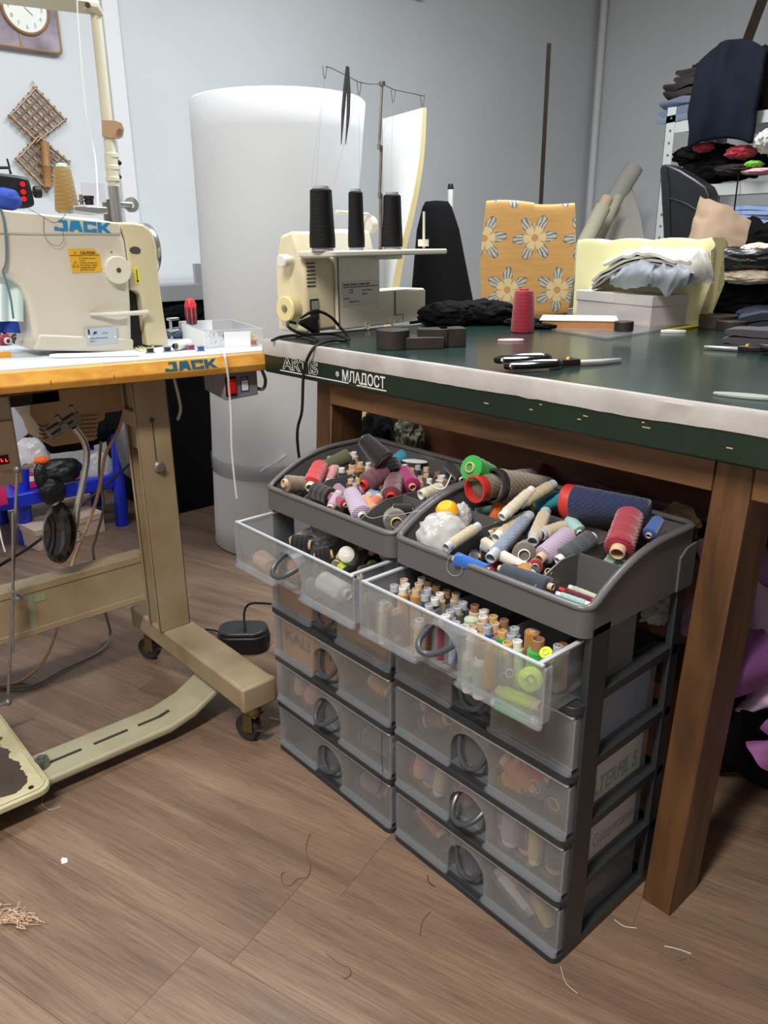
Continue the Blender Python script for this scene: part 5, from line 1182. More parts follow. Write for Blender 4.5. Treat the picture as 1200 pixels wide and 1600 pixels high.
# fabric rolls leaning in the corner
mat('roll_grey', (176, 174, 166), .7); mat('roll_beige', (190, 184, 160), .7)
def leaning(x0, y0, x1, y1, Yp, r, m, lab, hollow=None):
    A = ony(x0, y0, Yp); B = ony(x1, y1, Yp+.22); d = (B-A).normalized(); A0 = A-d*((A.z-.02)/d.z) if d.z > .1 else A
    t = thing('fabric_roll', lab, 'fabric roll', tuple(A0)); L_ = (B-A0).length
    obj('roll', G().lathe([(0, 0), (r, 0), (r, L_), (r*.72, L_), (r*.72, L_-.06), (0, L_-.06)], frame(B-A0, A0), 24), m, t)
    if hollow: obj('core_end', G().lathe([(r*.72, L_-.02), (r*.76, L_-.02), (r*.76, L_+.07), (r*.66, L_+.07), (r*.66, L_-.02)], frame(B-A0, A0), 20, closed=True), hollow, t)
leaning(915, 385, 992, 260, 4.05, .052, 'roll_grey', 'thickest grey roll leaning into the corner, topmost end')
leaning(908, 392, 941, 326, 3.45, .040, 'roll_beige', 'pale roll with a brown cardboard core end leaning in the corner', 'kraft_core')
leaning(928, 392, 966, 308, 3.75, .026, 'roll_beige', 'slim cream roll right of the cardboard core one')
def hang(u, v):
    a, b, c, d = ony(968, 300, 4.25), ony(985, 285, 4.25), ony(1010, 385, 4.1), ony(935, 385, 4.1)
    q = a.lerp(b, u).lerp(d.lerp(c, u), v); return q+Vector((.01*math.sin(v*4), -.05*math.sin(u*PI)*v+.012*math.sin(u*9), 0))
g = G(); g.grid(hang, 20, 16, thick=.006); tag(obj('cloth', g, 'roll_grey', angle=60), 'grey cloth sheet hanging down from the thickest leaning roll', 'cloth')
# shelf rack
RY = 3.15
rk = thing('shelf_rack', 'white perforated metal shelf rack heaped with clothes at the right wall', 'shelf rack', (.35, RY+.2, 0))
mat('rack_white', (176, 181, 178), .4); mat('hole_dark', (90, 92, 92), .6)
px0, px1 = ony(1022, 350, RY), ony(1046, 168, RY); rx = (px0.x+px1.x)/2; ztop = px1.z
xw = 1.5
for (x_, y_) in ((rx, RY), (rx, RY+.45), (rx+xw, RY), (rx+xw, RY+.45)):
    s_ = 1 if x_ == rx else -1; t_ = 1 if y_ == RY else -1
    g = G().box(min(x_, x_+s_*.04), max(x_, x_+s_*.04), min(y_, y_+t_*.002), max(y_, y_+t_*.002), 0, ztop).box(min(x_, x_+s_*.002), max(x_, x_+s_*.002), min(y_, y_+t_*.04), max(y_, y_+t_*.04), 0, ztop)
    po = obj('upright', g, 'rack_white', rk)
    if (x_, y_) == (rx, RY):
        g = G(); z = ztop-.04
        while z > .85: g.cyl((rx+.022, RY-.0015, z), (rx+.022, RY+.001, z), .005, n=8); z -= .045
        obj('post_holes', g, 'hole_dark', po); po.children[0]['kind'] = 'stuff'
s1 = ony(1090, 190, RY).z; s2 = ony(1160, 290, RY).z
for zz in (s1, s2, s2-.42, .3):
    obj('shelf', G().box(rx+.004, rx+xw-.004, RY+.003, RY+.447, zz-.012, zz+.012).box(rx+.004, rx+xw-.004, RY+.0025, RY+.005, zz-.03, zz+.012), 'rack_white', rk)
# clothes on the rack
mat('denim', (92, 102, 120), .9, bump=(300, .4)); mat('brown_black', (36, 28, 28), .9, bump=(250, .3)); mat('red_cloth', (176, 32, 58), .8, sheen=.3); mat('green_cloth', (120, 200, 60), .7); mat('pale_cloth', (206, 208, 204), .85)
mat('light_blue_cloth', (140, 164, 204), .85); mat('tan_cloth', (146, 122, 100), .85, bump=(260, .3), var=(6, (158, 136, 114), .7)); mat('pink_cloth', (226, 170, 180), .8); mat('fur_cream', (226, 210, 188), .95, bump=(400, 1.0, (1, 1, .1)))
def R(x, y, d=.15): return ony(x, y, RY+d)
c = R(1093, 166); c.z = s1+.013; folded('jeans', c, (.20, .3, .085), 0, 'denim', 'folded grey-blue jeans on the top rack shelf, lowest of that pile', 3, 31)
c = R(1102, 143); c.z = s1+.100; folded('sweater', c, (.22, .28, .055), 0, 'brown_black', 'dark brown folded sweater on top of the grey-blue jeans', 2, 32)
c = R(1112, 125); c.z = s1+.157; folded('sweater', c, (.20, .26, .05), .1, 'brown_black', 'second dark brown sweater, above the first on the top shelf', 2, 33)
cloth('sweater', R(1120, 122, .16), (.10, .13, .07), 34, 'black_cloth', 'black bunched garment beside the hanging navy jacket', 0, .2, 5, .7)
# navy jacket: draped over the shelf edge
def jacket(u, v):
    # u across, v from behind the shelf top over and down
    xs = [1118, 1128, 1150, 1178, 1196, 1200]
    a = (u-.5)*2; w_ = .13-.02*abs(v-.4)
    top = R(1160, 66, .05)
    ang = v
    x = top.x+a*w_*(1-.25*(v < .25)*(1-v*4))
    if v < .35: t = v/.35; y = RY+.22-.25*t; z = s1+.10+(top.z-s1-.10)*math.sin(t*PI*.5)
    else: t = (v-.35)/.65; y = RY-.03-.035*math.sin(t*PI*.8); z = top.z-(top.z-R(1160, 214, -.03).z)*t
    z -= .07*abs(a)**2.2*(1-v*.6)
    q = Vector((x, y, z)); f = noise.noise(Vector((x*14, z*3, 2)))+.5*noise.noise(Vector((x*30, z*7, 5)))
    return q+Vector((0, -.022*f, 0))+Vector((.01*noise.noise(q*12), 0, 0))
g = G(); g.grid(jacket, 40, 48, thick=-.02); tag(obj('jacket', g, 'navy_cloth', angle=180), 'navy jacket hanging over the front of the top rack shelf', 'jacket')
cloth('dark_garment', R(1196, 130, .1), (.06, .12, .12), 36, 'black_cloth', 'black garment at the frame edge beside the navy jacket', 0, .2, 5, .6)
# middle shelf heap
for i, (x, y, r, m_, lab) in enumerate(((1105, 243, (.13, .12, .045), 'black_cloth', 'black trousers heaped at the left of the middle rack shelf'), (1100, 231, (.035, .05, .018), 'red_cloth', 'small red cloth tip on the left of the middle shelf heap'),
  (1130, 262, (.16, .12, .05), 'black_cloth', 'large black garment in the middle of the shelf heap'), (1158, 238, (.055, .05, .025), 'red_cloth', 'red cloth roll in the middle of the shelf heap'), (1150, 265, (.08, .05, .02), 'brown_black', 'brown cloth under the red roll'),
  (1180, 255, (.05, .05, .05), 'black_cloth', 'black garment at the right of the shelf heap'), (1178, 257, (.03, .04, .014), 'green_cloth', 'small lime cloth tip in the shelf heap'), (1197, 222, (.03, .06, .04), 'pale_cloth', 'white cloth at the frame edge under the navy jacket'),
  (1158, 266, (.02, .03, .012), 'red_cloth', 'tiny red tag cloth over the shelf edge'), (1190, 268, (.07, .06, .012), 'pink_cloth', 'pale pink sheet on the shelf edge at the right'))):
    dy = .02 if m_ not in ('black_cloth',) else .14
    cloth('garment', R(x, y, dy), r, 50+i, m_, lab, 0, .2, 5, .8)
tag(obj('strap', G().tube([R(1155, 262, -.02), R(1152, 290, -.025), R(1147, 330, -.03)], .007, 4, flat=.3), 'black'), 'thin black strap hanging from the middle rack shelf', 'strap')
# lower shelf: light blue shirts and dark ones
c = R(1185, 333, .12); folded('shirt', R(1185, 335, .12), (.26, .2, .03), 0, 'light_blue_cloth', 'folded light blue shirt on the lower rack shelf', 2, 61)
folded('shirt', R(1182, 348, .12), (.2, .2, .03), .1, 'light_blue_cloth', 'second light blue shirt, just below the first', 2, 62)
cloth('garment', R(1188, 375, .1), (.12, .12, .10), 63, 'black_cloth', 'black garment under the light blue shirts', 0, .15, 5, .6)
# office chair back
YC = 2.78
ch = thing('office_chair', 'black office chair backrest standing behind the yellow foam block', 'chair', tuple(ony(1070, 460, YC)-Vector((0, 0, .35))))
mat('leather_black', (26, 28, 30), .35, bump=(300, .15))
pts = [(1031, 262), (1038, 256), (1060, 262), (1085, 275), (1104, 292), (1108, 310), (1095, 372), (1035, 372), (1032, 310)]
W3 = [ony(*q, YC) for q in pts]; xa = min(q.x for q in W3); 
bpts = [(1030, 264), (1034, 257), (1044, 257), (1062, 265), (1085, 279), (1103, 291), (1109, 304), (1106, 330), (1101, 380), (1100, 460), (1042, 460), (1036, 372)]
obj('backrest', G().prism([(ony(x, y, YC).x, ony(x, y, YC).z) for x, y in bpts], YC, YC+.07, XZ), 'leather_black', ch, bevel=.016, seg=4)
obj('piping', G().tube(spline([ony(*q, YC-.002) for q in ((1041, 262), (1045, 290), (1046, 330), (1047, 375))], 6), .004, 6), 'leather_black', ch)
obj('piping', G().tube(spline([ony(*q, YC-.002) for q in ((1046, 310), (1070, 318), (1090, 330))], 6), .003, 6), 'leather_black', ch)
zc = ony(1070, 470, YC).z
obj('seat', G().box(xa-.02, xa+.36, YC-.42, YC+.02, .44, .52), 'leather_black', ch, bevel=.03)
obj('column', G().cyl((xa+.17, YC-.2, .1), (xa+.17, YC-.2, .44), .025), 'black', ch)
obj('base', G().box(xa-.1, xa+.44, YC-.225, YC-.175, .05, .1).box(xa+.145, xa+.195, YC-.45, YC+.06, .05, .1), 'black', ch, bevel=.01)
obj('back_bar', G().box(xa+.1, xa+.2, YC+.0, YC+.03, .44, .95), 'black', ch)
# clothes heaped behind the table at the right
YH = 2.42
def Hp(x, y, Y=2.25): return ony(x, y, Y)
def tan_(u, v):
    p00, p10, p01, p11 = Hp(1094, 306, 2.5), Hp(1174, 345, 2.5), Hp(1074, 376, 2.42), Hp(1158, 404, 2.42)
    q = p00.lerp(p10, u).lerp(p01.lerp(p11, u), v); return q+Vector((0, -.05*math.sin(PI*u)*(.6+v)+.012*noise.noise(Vector((u*5, v*3, 1))), .012*noise.noise(Vector((u*4, v*4, 7)))+.012*math.sin(u*PI)))
g = G(); g.grid(tan_, 24, 20, thick=-.07); tag(obj('cloth', g, 'tan_cloth', angle=60), 'large beige folded fabric leaning on the black chair', 'cloth')
heap = [(1118, 401, (.035, .04, .03), 'stripe_cloth', 'black and white striped cloth right of the foam block'), (1172, 404, (.12, .06, .03), 'leather_black', 'dark grey garment sloping right of the striped cloth'),
 (1170, 432, (.075, .05, .020), 'fur_cream', 'cream furry cloth strip lying on the black heap'), (1150, 426, (.03, .03, .02), 'denim', 'small blue-grey cloth under the cream fur'), (1185, 389, (.04, .04, .015), 'fur_cream', 'beige cloth edge under the tan folded fabric'),
 (1160, 452, (.15, .10, .045), 'black_cloth', 'black garment heap behind the round weights, upper one'), (1150, 478, (.16, .09, .035), 'black_cloth', 'black cushion-like bundle just behind the round weights'), (1190, 490, (.06, .06, .02), 'navy_stripe', 'navy striped cloth behind the folded trousers'), (1140, 440, (.10, .07, .05), 'black_cloth', 'black folded garment under the fur strip')]
m = mat('stripe_cloth', (232, 232, 230), .8); nt = m.node_tree; wv = nt.nodes.new('ShaderNodeTexWave'); wv.inputs['Scale'].default_value = 45; wv.inputs['Distortion'].default_value = 3; cr = nt.nodes.new('ShaderNodeValToRGB'); cr.color_ramp.elements[0].color = (.01, .01, .012, 1); cr.color_ramp.elements[0].position = .5; cr.color_ramp.elements[1].position = .55
tcn = nt.nodes.new('ShaderNodeTexCoord'); nt.links.new(tcn.outputs['Object'], wv.inputs['Vector']); nt.links.new(wv.outputs[1], cr.inputs[0]); nt.links.new(cr.outputs[0], nt.nodes['Principled BSDF'].inputs['Base Color'])
for i, (x, y, r, m_, lab) in enumerate(heap):
    Y = 2.12 if m_ != 'black_cloth' else 2.22
    c = Hp(x, y, Y); cloth('garment', c, r, 70+i, m_, lab, .2, .14, 5, .7, TT+.0005)
# dark wooden post at the top right, leaning
a_ = ony(1193, -5, 4.2); b_ = ony(1168, 62, 4.2); d_ = (b_-a_).normalized()
tag(obj('wooden_post', G().tube([b_+d_*((b_.z)/-d_.z)*.999, a_-d_*.25], .045, 4, flat=.6), wood_mat('dark_oak', (58, 46, 42), (74, 60, 54), .6)), 'dark wooden post leaning against the wall behind the navy jacket', 'post')
# under the cutting table: boards, bags, coloured foam sheets
ub = thing('storage_shelf', 'brown wooden storage shelf under the back of the cutting table', 'shelf', (-1.0, 1.62, 0))
wood_mat('board_brown', (96, 56, 36), (122, 74, 48), .6, (1, 6, 6), 4)
def P_(x, y, Y): return ony(x, y, Y)
YB = 1.55
a_ = P_(655, 688, YB); b_ = P_(905, 745, YB); 
obj('panel', G().box(a_.x, -.50, YB, YB+.02, .24, .745), 'board_brown', ub)
obj('bottom_board', G().box(a_.x-.06, -.50, YB-.35, YB+.02, .26, .28), 'board_brown', ub)
c0 = P_(606, 660, YB); c1 = P_(616, 660, YB)
obj('side_post', G().box(c0.x, c0.x+.05, YB-.03, YB+.02, 0, TU), 'board_brown', ub); obj('side_post', G().box(-.55, -.50, YB-.03, YB+.02, 0, TU), 'board_brown', ub)
mat('khaki_cloth', (104, 104, 84), .8); mat('purple_sheet', (136, 84, 140), .75); mat('lilac_sheet', (184, 156, 190), .75); mat('maroon_cloth', (118, 38, 60), .85, sheen=.3); mat('violet_sheet', (112, 62, 118), .75)
cloth('cloth_bag', P_(638, 692, 1.5), (.05, .04, .08), 81, 'khaki_cloth', 'khaki cloth bag under the table behind the left tray', .2, .2, 5, .9)
cloth('black_bundle', P_(590, 690, 1.4), (.05, .05, .10), 82, 'black_cloth', 'black bundle under the table beside the yellow foam edge', 0, .15, 5, .6)
def maroon(u, v):
    a = P_(850, 728, 1.42); b = P_(1112, 800, 1.30); c = P_(860, 765, 1.36); d = P_(1112, 860, 1.24)
    q = a.lerp(b, u).lerp(c.lerp(d, u), v); q.y -= .06*math.sin(v*PI); q.z += .01*noise.noise(Vector((u*6, v*2, 0))); return q
g = G(); g.grid(maroon, 24, 12, thick=-.05); tag(obj('maroon_fabric', g, 'maroon_cloth', angle=60), 'long maroon fabric roll lying under the table behind the navy cone', 'fabric')
tag(obj('shelf_board', G().box(-.80, -.62, 1.16, 1.5, .44, .465).box(-.79, -.76, 1.2, 1.46, 0, .44).box(-.66, -.63, 1.2, 1.46, 0, .44), 'board_brown', bevel=.002), 'low brown wooden stand under the table that carries the maroon fabric', 'stand')
def sheet(name, pts, Y, m, lab, curl=.05, th=.004):
    a, b, c, d = [P_(x, y, Y+dy) for x, y, dy in pts]
    def f(u, v): q = a.lerp(b, u).lerp(d.lerp(c, u), v); return q+Vector((.02*math.sin(v*4), -curl*math.sin(PI*u)*(.4+v)+.01*noise.noise(Vector((u*3, v*3, Y*9))), .012*math.sin(u*5)))
    g = G(); g.grid(f, 20, 20, thick=th); tag(obj(name, g, m, angle=60), lab, 'foam sheet')
sheet('foam_sheet', [(1165, 860, 0), (1215, 850, .1), (1225, 940, .1), (1150, 915, 0)], 1.27, 'purple_sheet', 'purple foam sheet curling at the top right of the table leg')
sheet('foam_sheet', [(1160, 905, 0), (1222, 912, .06), (1230, 1045, .02), (1152, 1000, 0)], 1.24, 'lilac_sheet', 'pale lilac foam sheet behind the purple curl, upper one', .07)
sheet('foam_sheet', [(1150, 955, 0), (1190, 975, 0), (1215, 1062, 0), (1145, 1040, 0)], 1.17, 'violet_sheet', 'deep violet foam sheet curling in the middle right of the table leg', .09)
sheet('foam_sheet', [(1142, 1035, 0), (1225, 1060, 0), (1225, 1085, 0), (1170, 1118, 0)], 1.21, 'lilac_sheet', 'pale lilac foam sheet with a pointed lower corner', .04)
sheet('foam_sheet', [(1190, 1135, 0), (1230, 1120, 0), (1230, 1200, 0), (1182, 1168, 0)], 1.16, 'purple_sheet', 'purple foam sheet corner low at the frame edge', .02)
cloth('black_bundle', Vector((-.47, 1.45, .10)), (.09, .09, .11), 85, 'black_cloth', 'added black filler darkening the space on the floor under the lilac foam sheets', 0, .12, 5, .5, .001)  # black filler added to deepen the darkness under the table
cloth('black_bundle', P_(1150, 1120, 1.40), (.07, .08, .12), 86, 'black_cloth', 'black bundle right behind the brown table leg', 0, .12, 5, .5, .001)
sheet('foam_sheet', [(1088, 850, 0), (1115, 850, 0), (1090, 985, 0), (1072, 985, 0)], 1.2, 'lilac_sheet', 'narrow strip of lilac foam sheet between the right tower and the table leg', .01)

sheet('paper_flap', [(1046, 792, 0), (1078, 800, 0), (1086, 812, 0), (1048, 808, 0)], 1.16, 'kraft_core', 'brown paper corner sticking up behind the right tray rim', .005)
# ================================================================== SEWING STATION
SO = onz(447, 545, .805); SLft = onx(0, 579, -1.53)
e1 = (SLft-SO).normalized(); e3 = e1.cross(Vector((-1, 0, 0))); e3 = e3 if e3.z > 0 else -e3; e3.normalize(); e2 = e3.cross(e1); e2 = e2 if e2.x < 0 else -e2
# local frame: x left along the front edge, y inward (away from the sewer), z up
TM = Matrix((e1, e2, e3)).transposed().to_4x4(); TM.translation = SO; TI = TM.inverted()
def ont(x, y, h=0.0): return onp(x, y, SO+e3*h, e3)
def tl(x, y, h=0.0): return TI @ ont(x, y, h)
mat('melamine', (214, 222, 230), .35, var=(5, (202, 210, 218), .6), coat=.1)
wood_mat('beech_edge', (206, 146, 58), (226, 170, 78), .4, (1.2, 8, 14), 3, .15, .2)
wood_mat('ply_under', (150, 112, 66), (176, 138, 90), .6, (1.2, 8, 14), 3, .15)
st = thing('sewing_table', 'worn sewing machine table with white top, orange wooden edge and beige steel stand', 'table', (-1.65, .75, 0))
LX = 1.05; DY = .56
g = G(); 
obj('table_top', G().prism([(0, .004), (LX, .004), (LX, DY), (.0, DY)], -.004, 0, TM), 'melamine', st)
MX = TM @ YZ       # polygon (y, z) extruded along x
obj('wood_edge', G().prism([(.010, -.0035), (-.004, -.004), (-.013, -.029), (-.006, -.043), (.05, -.043), (.05, -.0035)], -.008, LX, MX), 'beech_edge', st, bevel=.002)
obj('board', G().prism([(-.006, .05), (LX, .05), (LX, DY), (-.006, DY)], -.043, -.0042, TM), 'ply_under', st)
# JACK block letters on the wooden edge
def block_word(Mw, W, H_, m, parent, name='lettering', slant=.0):
    """heavy block capitals J A C K drawn as polygons, each letter 1 x 1"""
    LT = {'J': [[(.35, 1), (1, 1), (1, .0), (0, 0), (0, .34), (.30, .34), (.30, .26), (.66, .26), (.66, .78), (.35, .78)]],
          'A': [[(.18, 1), (.82, 1), (1.02, 0), (.70, 0), (.66, .22), (.36, .22), (.32, 0), (0, 0)], ],
          'C': [[(0, 1), (1, 1), (1, .66), (.70, .66), (.70, .76), (.30, .76), (.30, .25), (.70, .25), (.70, .36), (1, .36), (1, 0), (0, 0)]],
          'K': [[(0, 1), (.30, 1), (.30, .60), (.68, 1), (1.02, 1), (.60, .52), (1.06, 0), (.68, 0), (.36, .36), (.30, .34), (.30, 0), (0, 0)]]}
    g = G(); adv = W/4.35; 
    for i, ch_ in enumerate('JACK'):
        for pl_ in LT[ch_]:
            vs = [g.bm.verts.new(((i*1.09+x)*10, y*10, 0)) for x, y in pl_]; f = g.bm.faces.new(vs)
    g.bm.normal_update(); bmesh.ops.triangulate(g.bm, faces=g.bm.faces, ngon_method='EAR_CLIP')
    for v in g.bm.verts: v.co = Mw @ Vector((v.co.x*adv/10, v.co.y*H_/10, 0))
    # the A's counter
    o = obj(name, g, m, parent, recalc=False, angle=180)
    for p_ in o.data.polygons: p_.use_smooth = False
    return o
ja = tl(258, 572); xb = onp(258, 574, TM @ Vector((0, -.0125, 0)), e2); xc = onp(340, 561, TM @ Vector((0, -.0125, 0)), e2)
la, lb = TI @ xb, TI @ xc
Mw = TM @ Matrix.Translation((la.x, -.01325, -.0265)) @ Matrix(((-1, 0, 0, 0), (0, .338, -.941, 0), (0, .941, .338, 0), (0, 0, 0, 1)))
block_word(Mw, la.x-lb.x, .0195, 'teal_print', st)
mat('crack', (130, 86, 34), .7)
for x in (.40, .52, .72): obj('crack', G().box(x, x+.0012, -.0134, -.0115, -.031, -.024, TM), 'crack', st)
# steel stand: foot beam, C-channel leg, cross rail
FZ0, FZ1 = .100, .155
ft = obj('foot_beam', G().box(-1.785, -1.248, .702, .784, FZ0, FZ1), 'frame_paint', st, bevel=.006, seg=2)
obj('beam_cap', G().box(-1.262, -1.245, .701, .785, FZ0-.002, FZ1+.001), 'frame_paint', st, bevel=.005); obj('beam_cap', G().box(-1.788, -1.773, .701, .785, FZ0-.002, FZ1+.001), 'frame_paint', st, bevel=.005)
LY0, LY1 = .694, .772
def chan(x0, x1, z0, z1, t=.004):
    g = G(); g.box(x0, x1, LY1-.014, LY1-.010, z0, z1); g.box(x1-.018, x1, LY0+.03, LY1, z0, z1); g.box(x1-t-.05, x1-.02, LY0+.058, LY1-.012, z0, z1)
    g.box(x0, x0+t, LY0, LY1, z0, z1)
    return g
# front flange towards the drawers, web, rear flange: channel open to the left
ZT = .765
lg = obj('leg', G().box(-1.602, -1.598, LY0, LY1, FZ1, ZT).box(-1.662, -1.598, LY1-.004, LY1, FZ1, ZT).box(-1.664, -1.660, LY0, LY1, FZ1, ZT).box(-1.610, -1.598, LY0-.0, LY0+.003, FZ1, ZT).box(-1.664, -1.655, LY0, LY0+.003, FZ1, ZT), 'frame_paint', st, bevel=.0015, seg=1)
obj('upper_leg', G().box(-1.655, -1.610, LY0+.008, LY1-.006, .60, ZT-.002), 'frame_paint', st, bevel=.003)
obj('leg_crosspiece', G().box(-1.662, -1.60, LY0-.003, LY0+.012, .655, .69), 'frame_paint', st, bevel=.002)
for (x, y, z) in ((-1.596, .733, .56), (-1.638, .76, .50), (-1.638, .76, .31), (-1.638, .76, .24)):
    if x > -1.6: g = G().lathe([(.013, 0), (.013, .004), (.009, .007), (.009, .012), (0, .012)], Matrix.Translation((x-.001, y, z)) @ Matrix.Rotation(PI/2, 4, 'Y'), 12)
    else: g = G().lathe([(.008, 0), (.008, .004), (.005, .008), (0, .008)], Matrix.Translation((x, y+.008, z)) @ Matrix.Rotation(PI/2, 4, 'X'), 12)
    obj('bolt', g, 'steel', st)
obj('slot', G().box(-1.5975, -1.5970, .728, .7305, .575, .665), 'groove_dark', st); obj('slot_hole', G().cyl((-1.5985, .729, .667), (-1.5968, .729, .667), .006, n=12), 'groove_dark', st)
CX = -1.675
g = G().box(CX-.05, CX, .10, LY0+.02, .312, .330).box(CX-.006, CX-.002, .10, LY0+.01, .225, .320).box(CX-.05, CX, .10, LY0+.02, .212, .228)
obj('cross_rail', g, 'frame_paint', st, bevel=.003)
obj('rail_bracket', G().box(CX-.02, -1.662, LY0+.004, LY0+.02, .212, .335), 'frame_paint', st)
mat('tape_green', (140, 148, 124), .6)
obj('tape_mark', G().box(CX-.0018, CX-.0008, onx(40, 925, CX).y, onx(50, 925, CX).y, .229, .311), 'tape_green', st); obj('tape_mark', G().box(CX-.0018, CX-.0008, onx(50.5, 925, CX).y, onx(70, 925, CX).y, .288, .304), 'tape_green', st)
# second leg, out of frame
obj('leg', G().box(-1.70, -1.60, -.02, .06, FZ1, ZT+.03), 'frame_paint', st); obj('foot_beam', G().box(-1.83, -1.248, -.02, .06, FZ0, FZ1), 'frame_paint', st, bevel=.006)
mat('rubber', (40, 40, 42), .6); mat('caster_metal', (140, 124, 92), .35, .9)
def caster(x, y, rot, lint=False):
    M = Matrix.Translation((x, y, 0)) @ Matrix.Rotation(rot, 4, 'Z')
    cs = obj('caster', G().lathe([(0, .072), (.017, .072), (.017, .088), (.012, .090), (.012, FZ0), (0, FZ0)], M, 16).box(-.004, .020, -.016, -.013, .028, .078, M).box(-.004, .020, .013, .016, .028, .078, M).box(-.016, .022, -.016, .016, .068, .073, M), 'caster_metal', st, bevel=.001)
    Mw_ = M @ Matrix.Translation((.018, 0, .0305)) @ Matrix.Rotation(PI/2, 4, 'X')
    obj('wheel', G().lathe([(0, -.010), (.022, -.010), (.028, -.011), (.0303, -.007), (.0303, .007), (.028, .011), (.022, .010), (0, .010)], Mw_, 24), 'rubber', cs)
    obj('hub', G().lathe([(0, -.0125), (.010, -.0125), (.011, .0), (.010, .0125), (0, .0125)], Mw_, 14), 'caster_metal', cs)
    obj('brake_tab', G().hexa([M @ Vector(v) for v in ((-.012, -.012, .036), (.0, -.012, .030), (.0, .012, .030), (-.012, .012, .036))], [M @ Vector(v) for v in ((-.032, -.013, .046), (-.030, -.013, .040), (-.030, .013, .040), (-.032, .013, .046))]), 'caster_metal', cs, bevel=.001)
    return cs
caster(-1.275, .742, 3.45); caster(-1.755, .742, 3.6); caster(-1.275, .02, 2.0); caster(-1.80, .02, 2.0)
# treadle bar: low slotted plate rising to the foot beam
def tb(x, y, z): return onz(x, y, z)
path = [(( .12), .046), ((.60), .046), ((.66), .060), ((.72), .092), ((.76), .100)]
x0b, x1b = -1.480, -1.380
g = G(); top = []
slots = []
def barx(y): return -.02*(y-.35)
ys = [p[0] for p in path]; zs = [p[1] for p in path]
lo = [(y, z-.018) for y, z in path]
obj('treadle_bar', G().prism([(y, z) for y, z in path]+[(y, z-.018) for y, z in path[::-1]], x0b-.005, x1b-.005, YZ), 'treadle_paint', st, bevel=.006, seg=3)
mat('slot_dark', (58, 46, 34), .8)
def slot(ya, yb, za, zb, x=-1.436):
    n_ = 6; g = G(); r = .0045
    pts = [(x-r, ya), (x+r, ya), (x+r, yb), (x-r, yb)]
    g.hexa([(x-r, ya, za-.002), (x+r, ya, za-.002), (x+r, yb, zb-.002), (x-r, yb, zb-.002)], [(x-r, ya, za+.0007), (x+r, ya, za+.0007), (x+r, yb, zb+.0007), (x-r, yb, zb+.0007)])
    return g
for ya, yb in ((.355, .425), (.450, .525), (.548, .598)):
    obj('slot', slot(ya, yb, .046, .046), 'slot_dark', st, bevel=.001)
obj('slot', slot(.596, .622, .046, .0515), 'slot_dark', st)
# pedal plate
mat('pedal_worn', (70, 62, 58), .35, .3, var=(7, (96, 84, 76), .9), bump=(60, .15)); mat('pedal_cream', (198, 194, 160), .4, var=(20, (176, 168, 130), .8))
pdl = obj('pedal', G().prism(rounded(-1.70, -1.335, -.12, .335, .03, 6), .050, .064), 'pedal_cream', st, bevel=.003)
def worn():
    pts = []; rnd_ = random.Random(4)
    base = rounded(-1.670, -1.352, -.12, .318, .05, 6); out = []
    for i in range(len(base)):
        a, b = Vector(base[i]), Vector(base[(i+1) % len(base)]); m_ = max(1, int((b-a).length/.006))
        for q in range(m_):
            p_ = a+(b-a)*q/m_; n_ = .012*noise.noise(Vector((p_.x*30, p_.y*30, 0)))+.006*noise.noise(Vector((p_.x*110, p_.y*110, 4)))
            c_ = Vector((-1.50, .1)); out.append(tuple(p_+(c_-p_).normalized()*(.008+abs(n_)*1.6+(.05 if (p_.x < -1.60 and p_.y > .28) else 0)*.6)))
    return out
obj('worn_patch', G().prism(worn(), .0635, .0646), 'pedal_worn', pdl)
obj('pedal_rim', G().tube([(a, b, .0655) for a, b in rounded(-1.692, -1.343, -.12, .327, .026, 6)], .0022, 6, closed=True), 'pedal_cream', pdl)
for x_, y_ in ((-1.357, .300), (-1.670, .305)): obj('screw_hole', G().cyl((x_, y_, .0640), (x_, y_, .0652), .005, n=12), 'black', pdl)
obj('clamp_nut', G().cyl((-1.432, .345, .046), (-1.432, .345, .066), .014, n=6).cyl((-1.432, .345, .066), (-1.432, .345, .070), .007, n=10), 'dull_steel', st)
# pitman rod
def PX(x, y, X): return onx(x, y, X)
XR_ = -1.64
rA, rB = PX(20, 775, XR_), PX(14, 1095, XR_)
pr = obj('treadle_rod', G().cyl(PX(27, 735, XR_), PX(13, 1085, XR_), .0032).cyl(PX(20, 800, XR_+.008), PX(20, 1020, XR_+.008), .0026), 'steel', st)
obj('rod_clamp', G().box(-.010, .022, -.006, .006, -.009, -.006, Matrix.Translation(PX(20, 927, XR_))).box(-.010, .022, -.006, .006, .008, .011, Matrix.Translation(PX(20, 927, XR_))).cyl(PX(25, 932, XR_), PX(36, 932, XR_), .005), 'steel', pr)
obj('ball_joint', G().blob(PX(13, 1097, XR_), (.008, .008, .008), 0, 1, 2).tube([PX(13, 1097, XR_), PX(-6, 1104, XR_)], .004).blob(PX(27, 733, XR_), (.008, .008, .008), 0, 1, 2).tube([PX(27, 733, XR_), PX(52, 727, XR_)], .004).tube([PX(38, 730, XR_), PX(44, 728, XR_)], .0065), 'steel', pr)
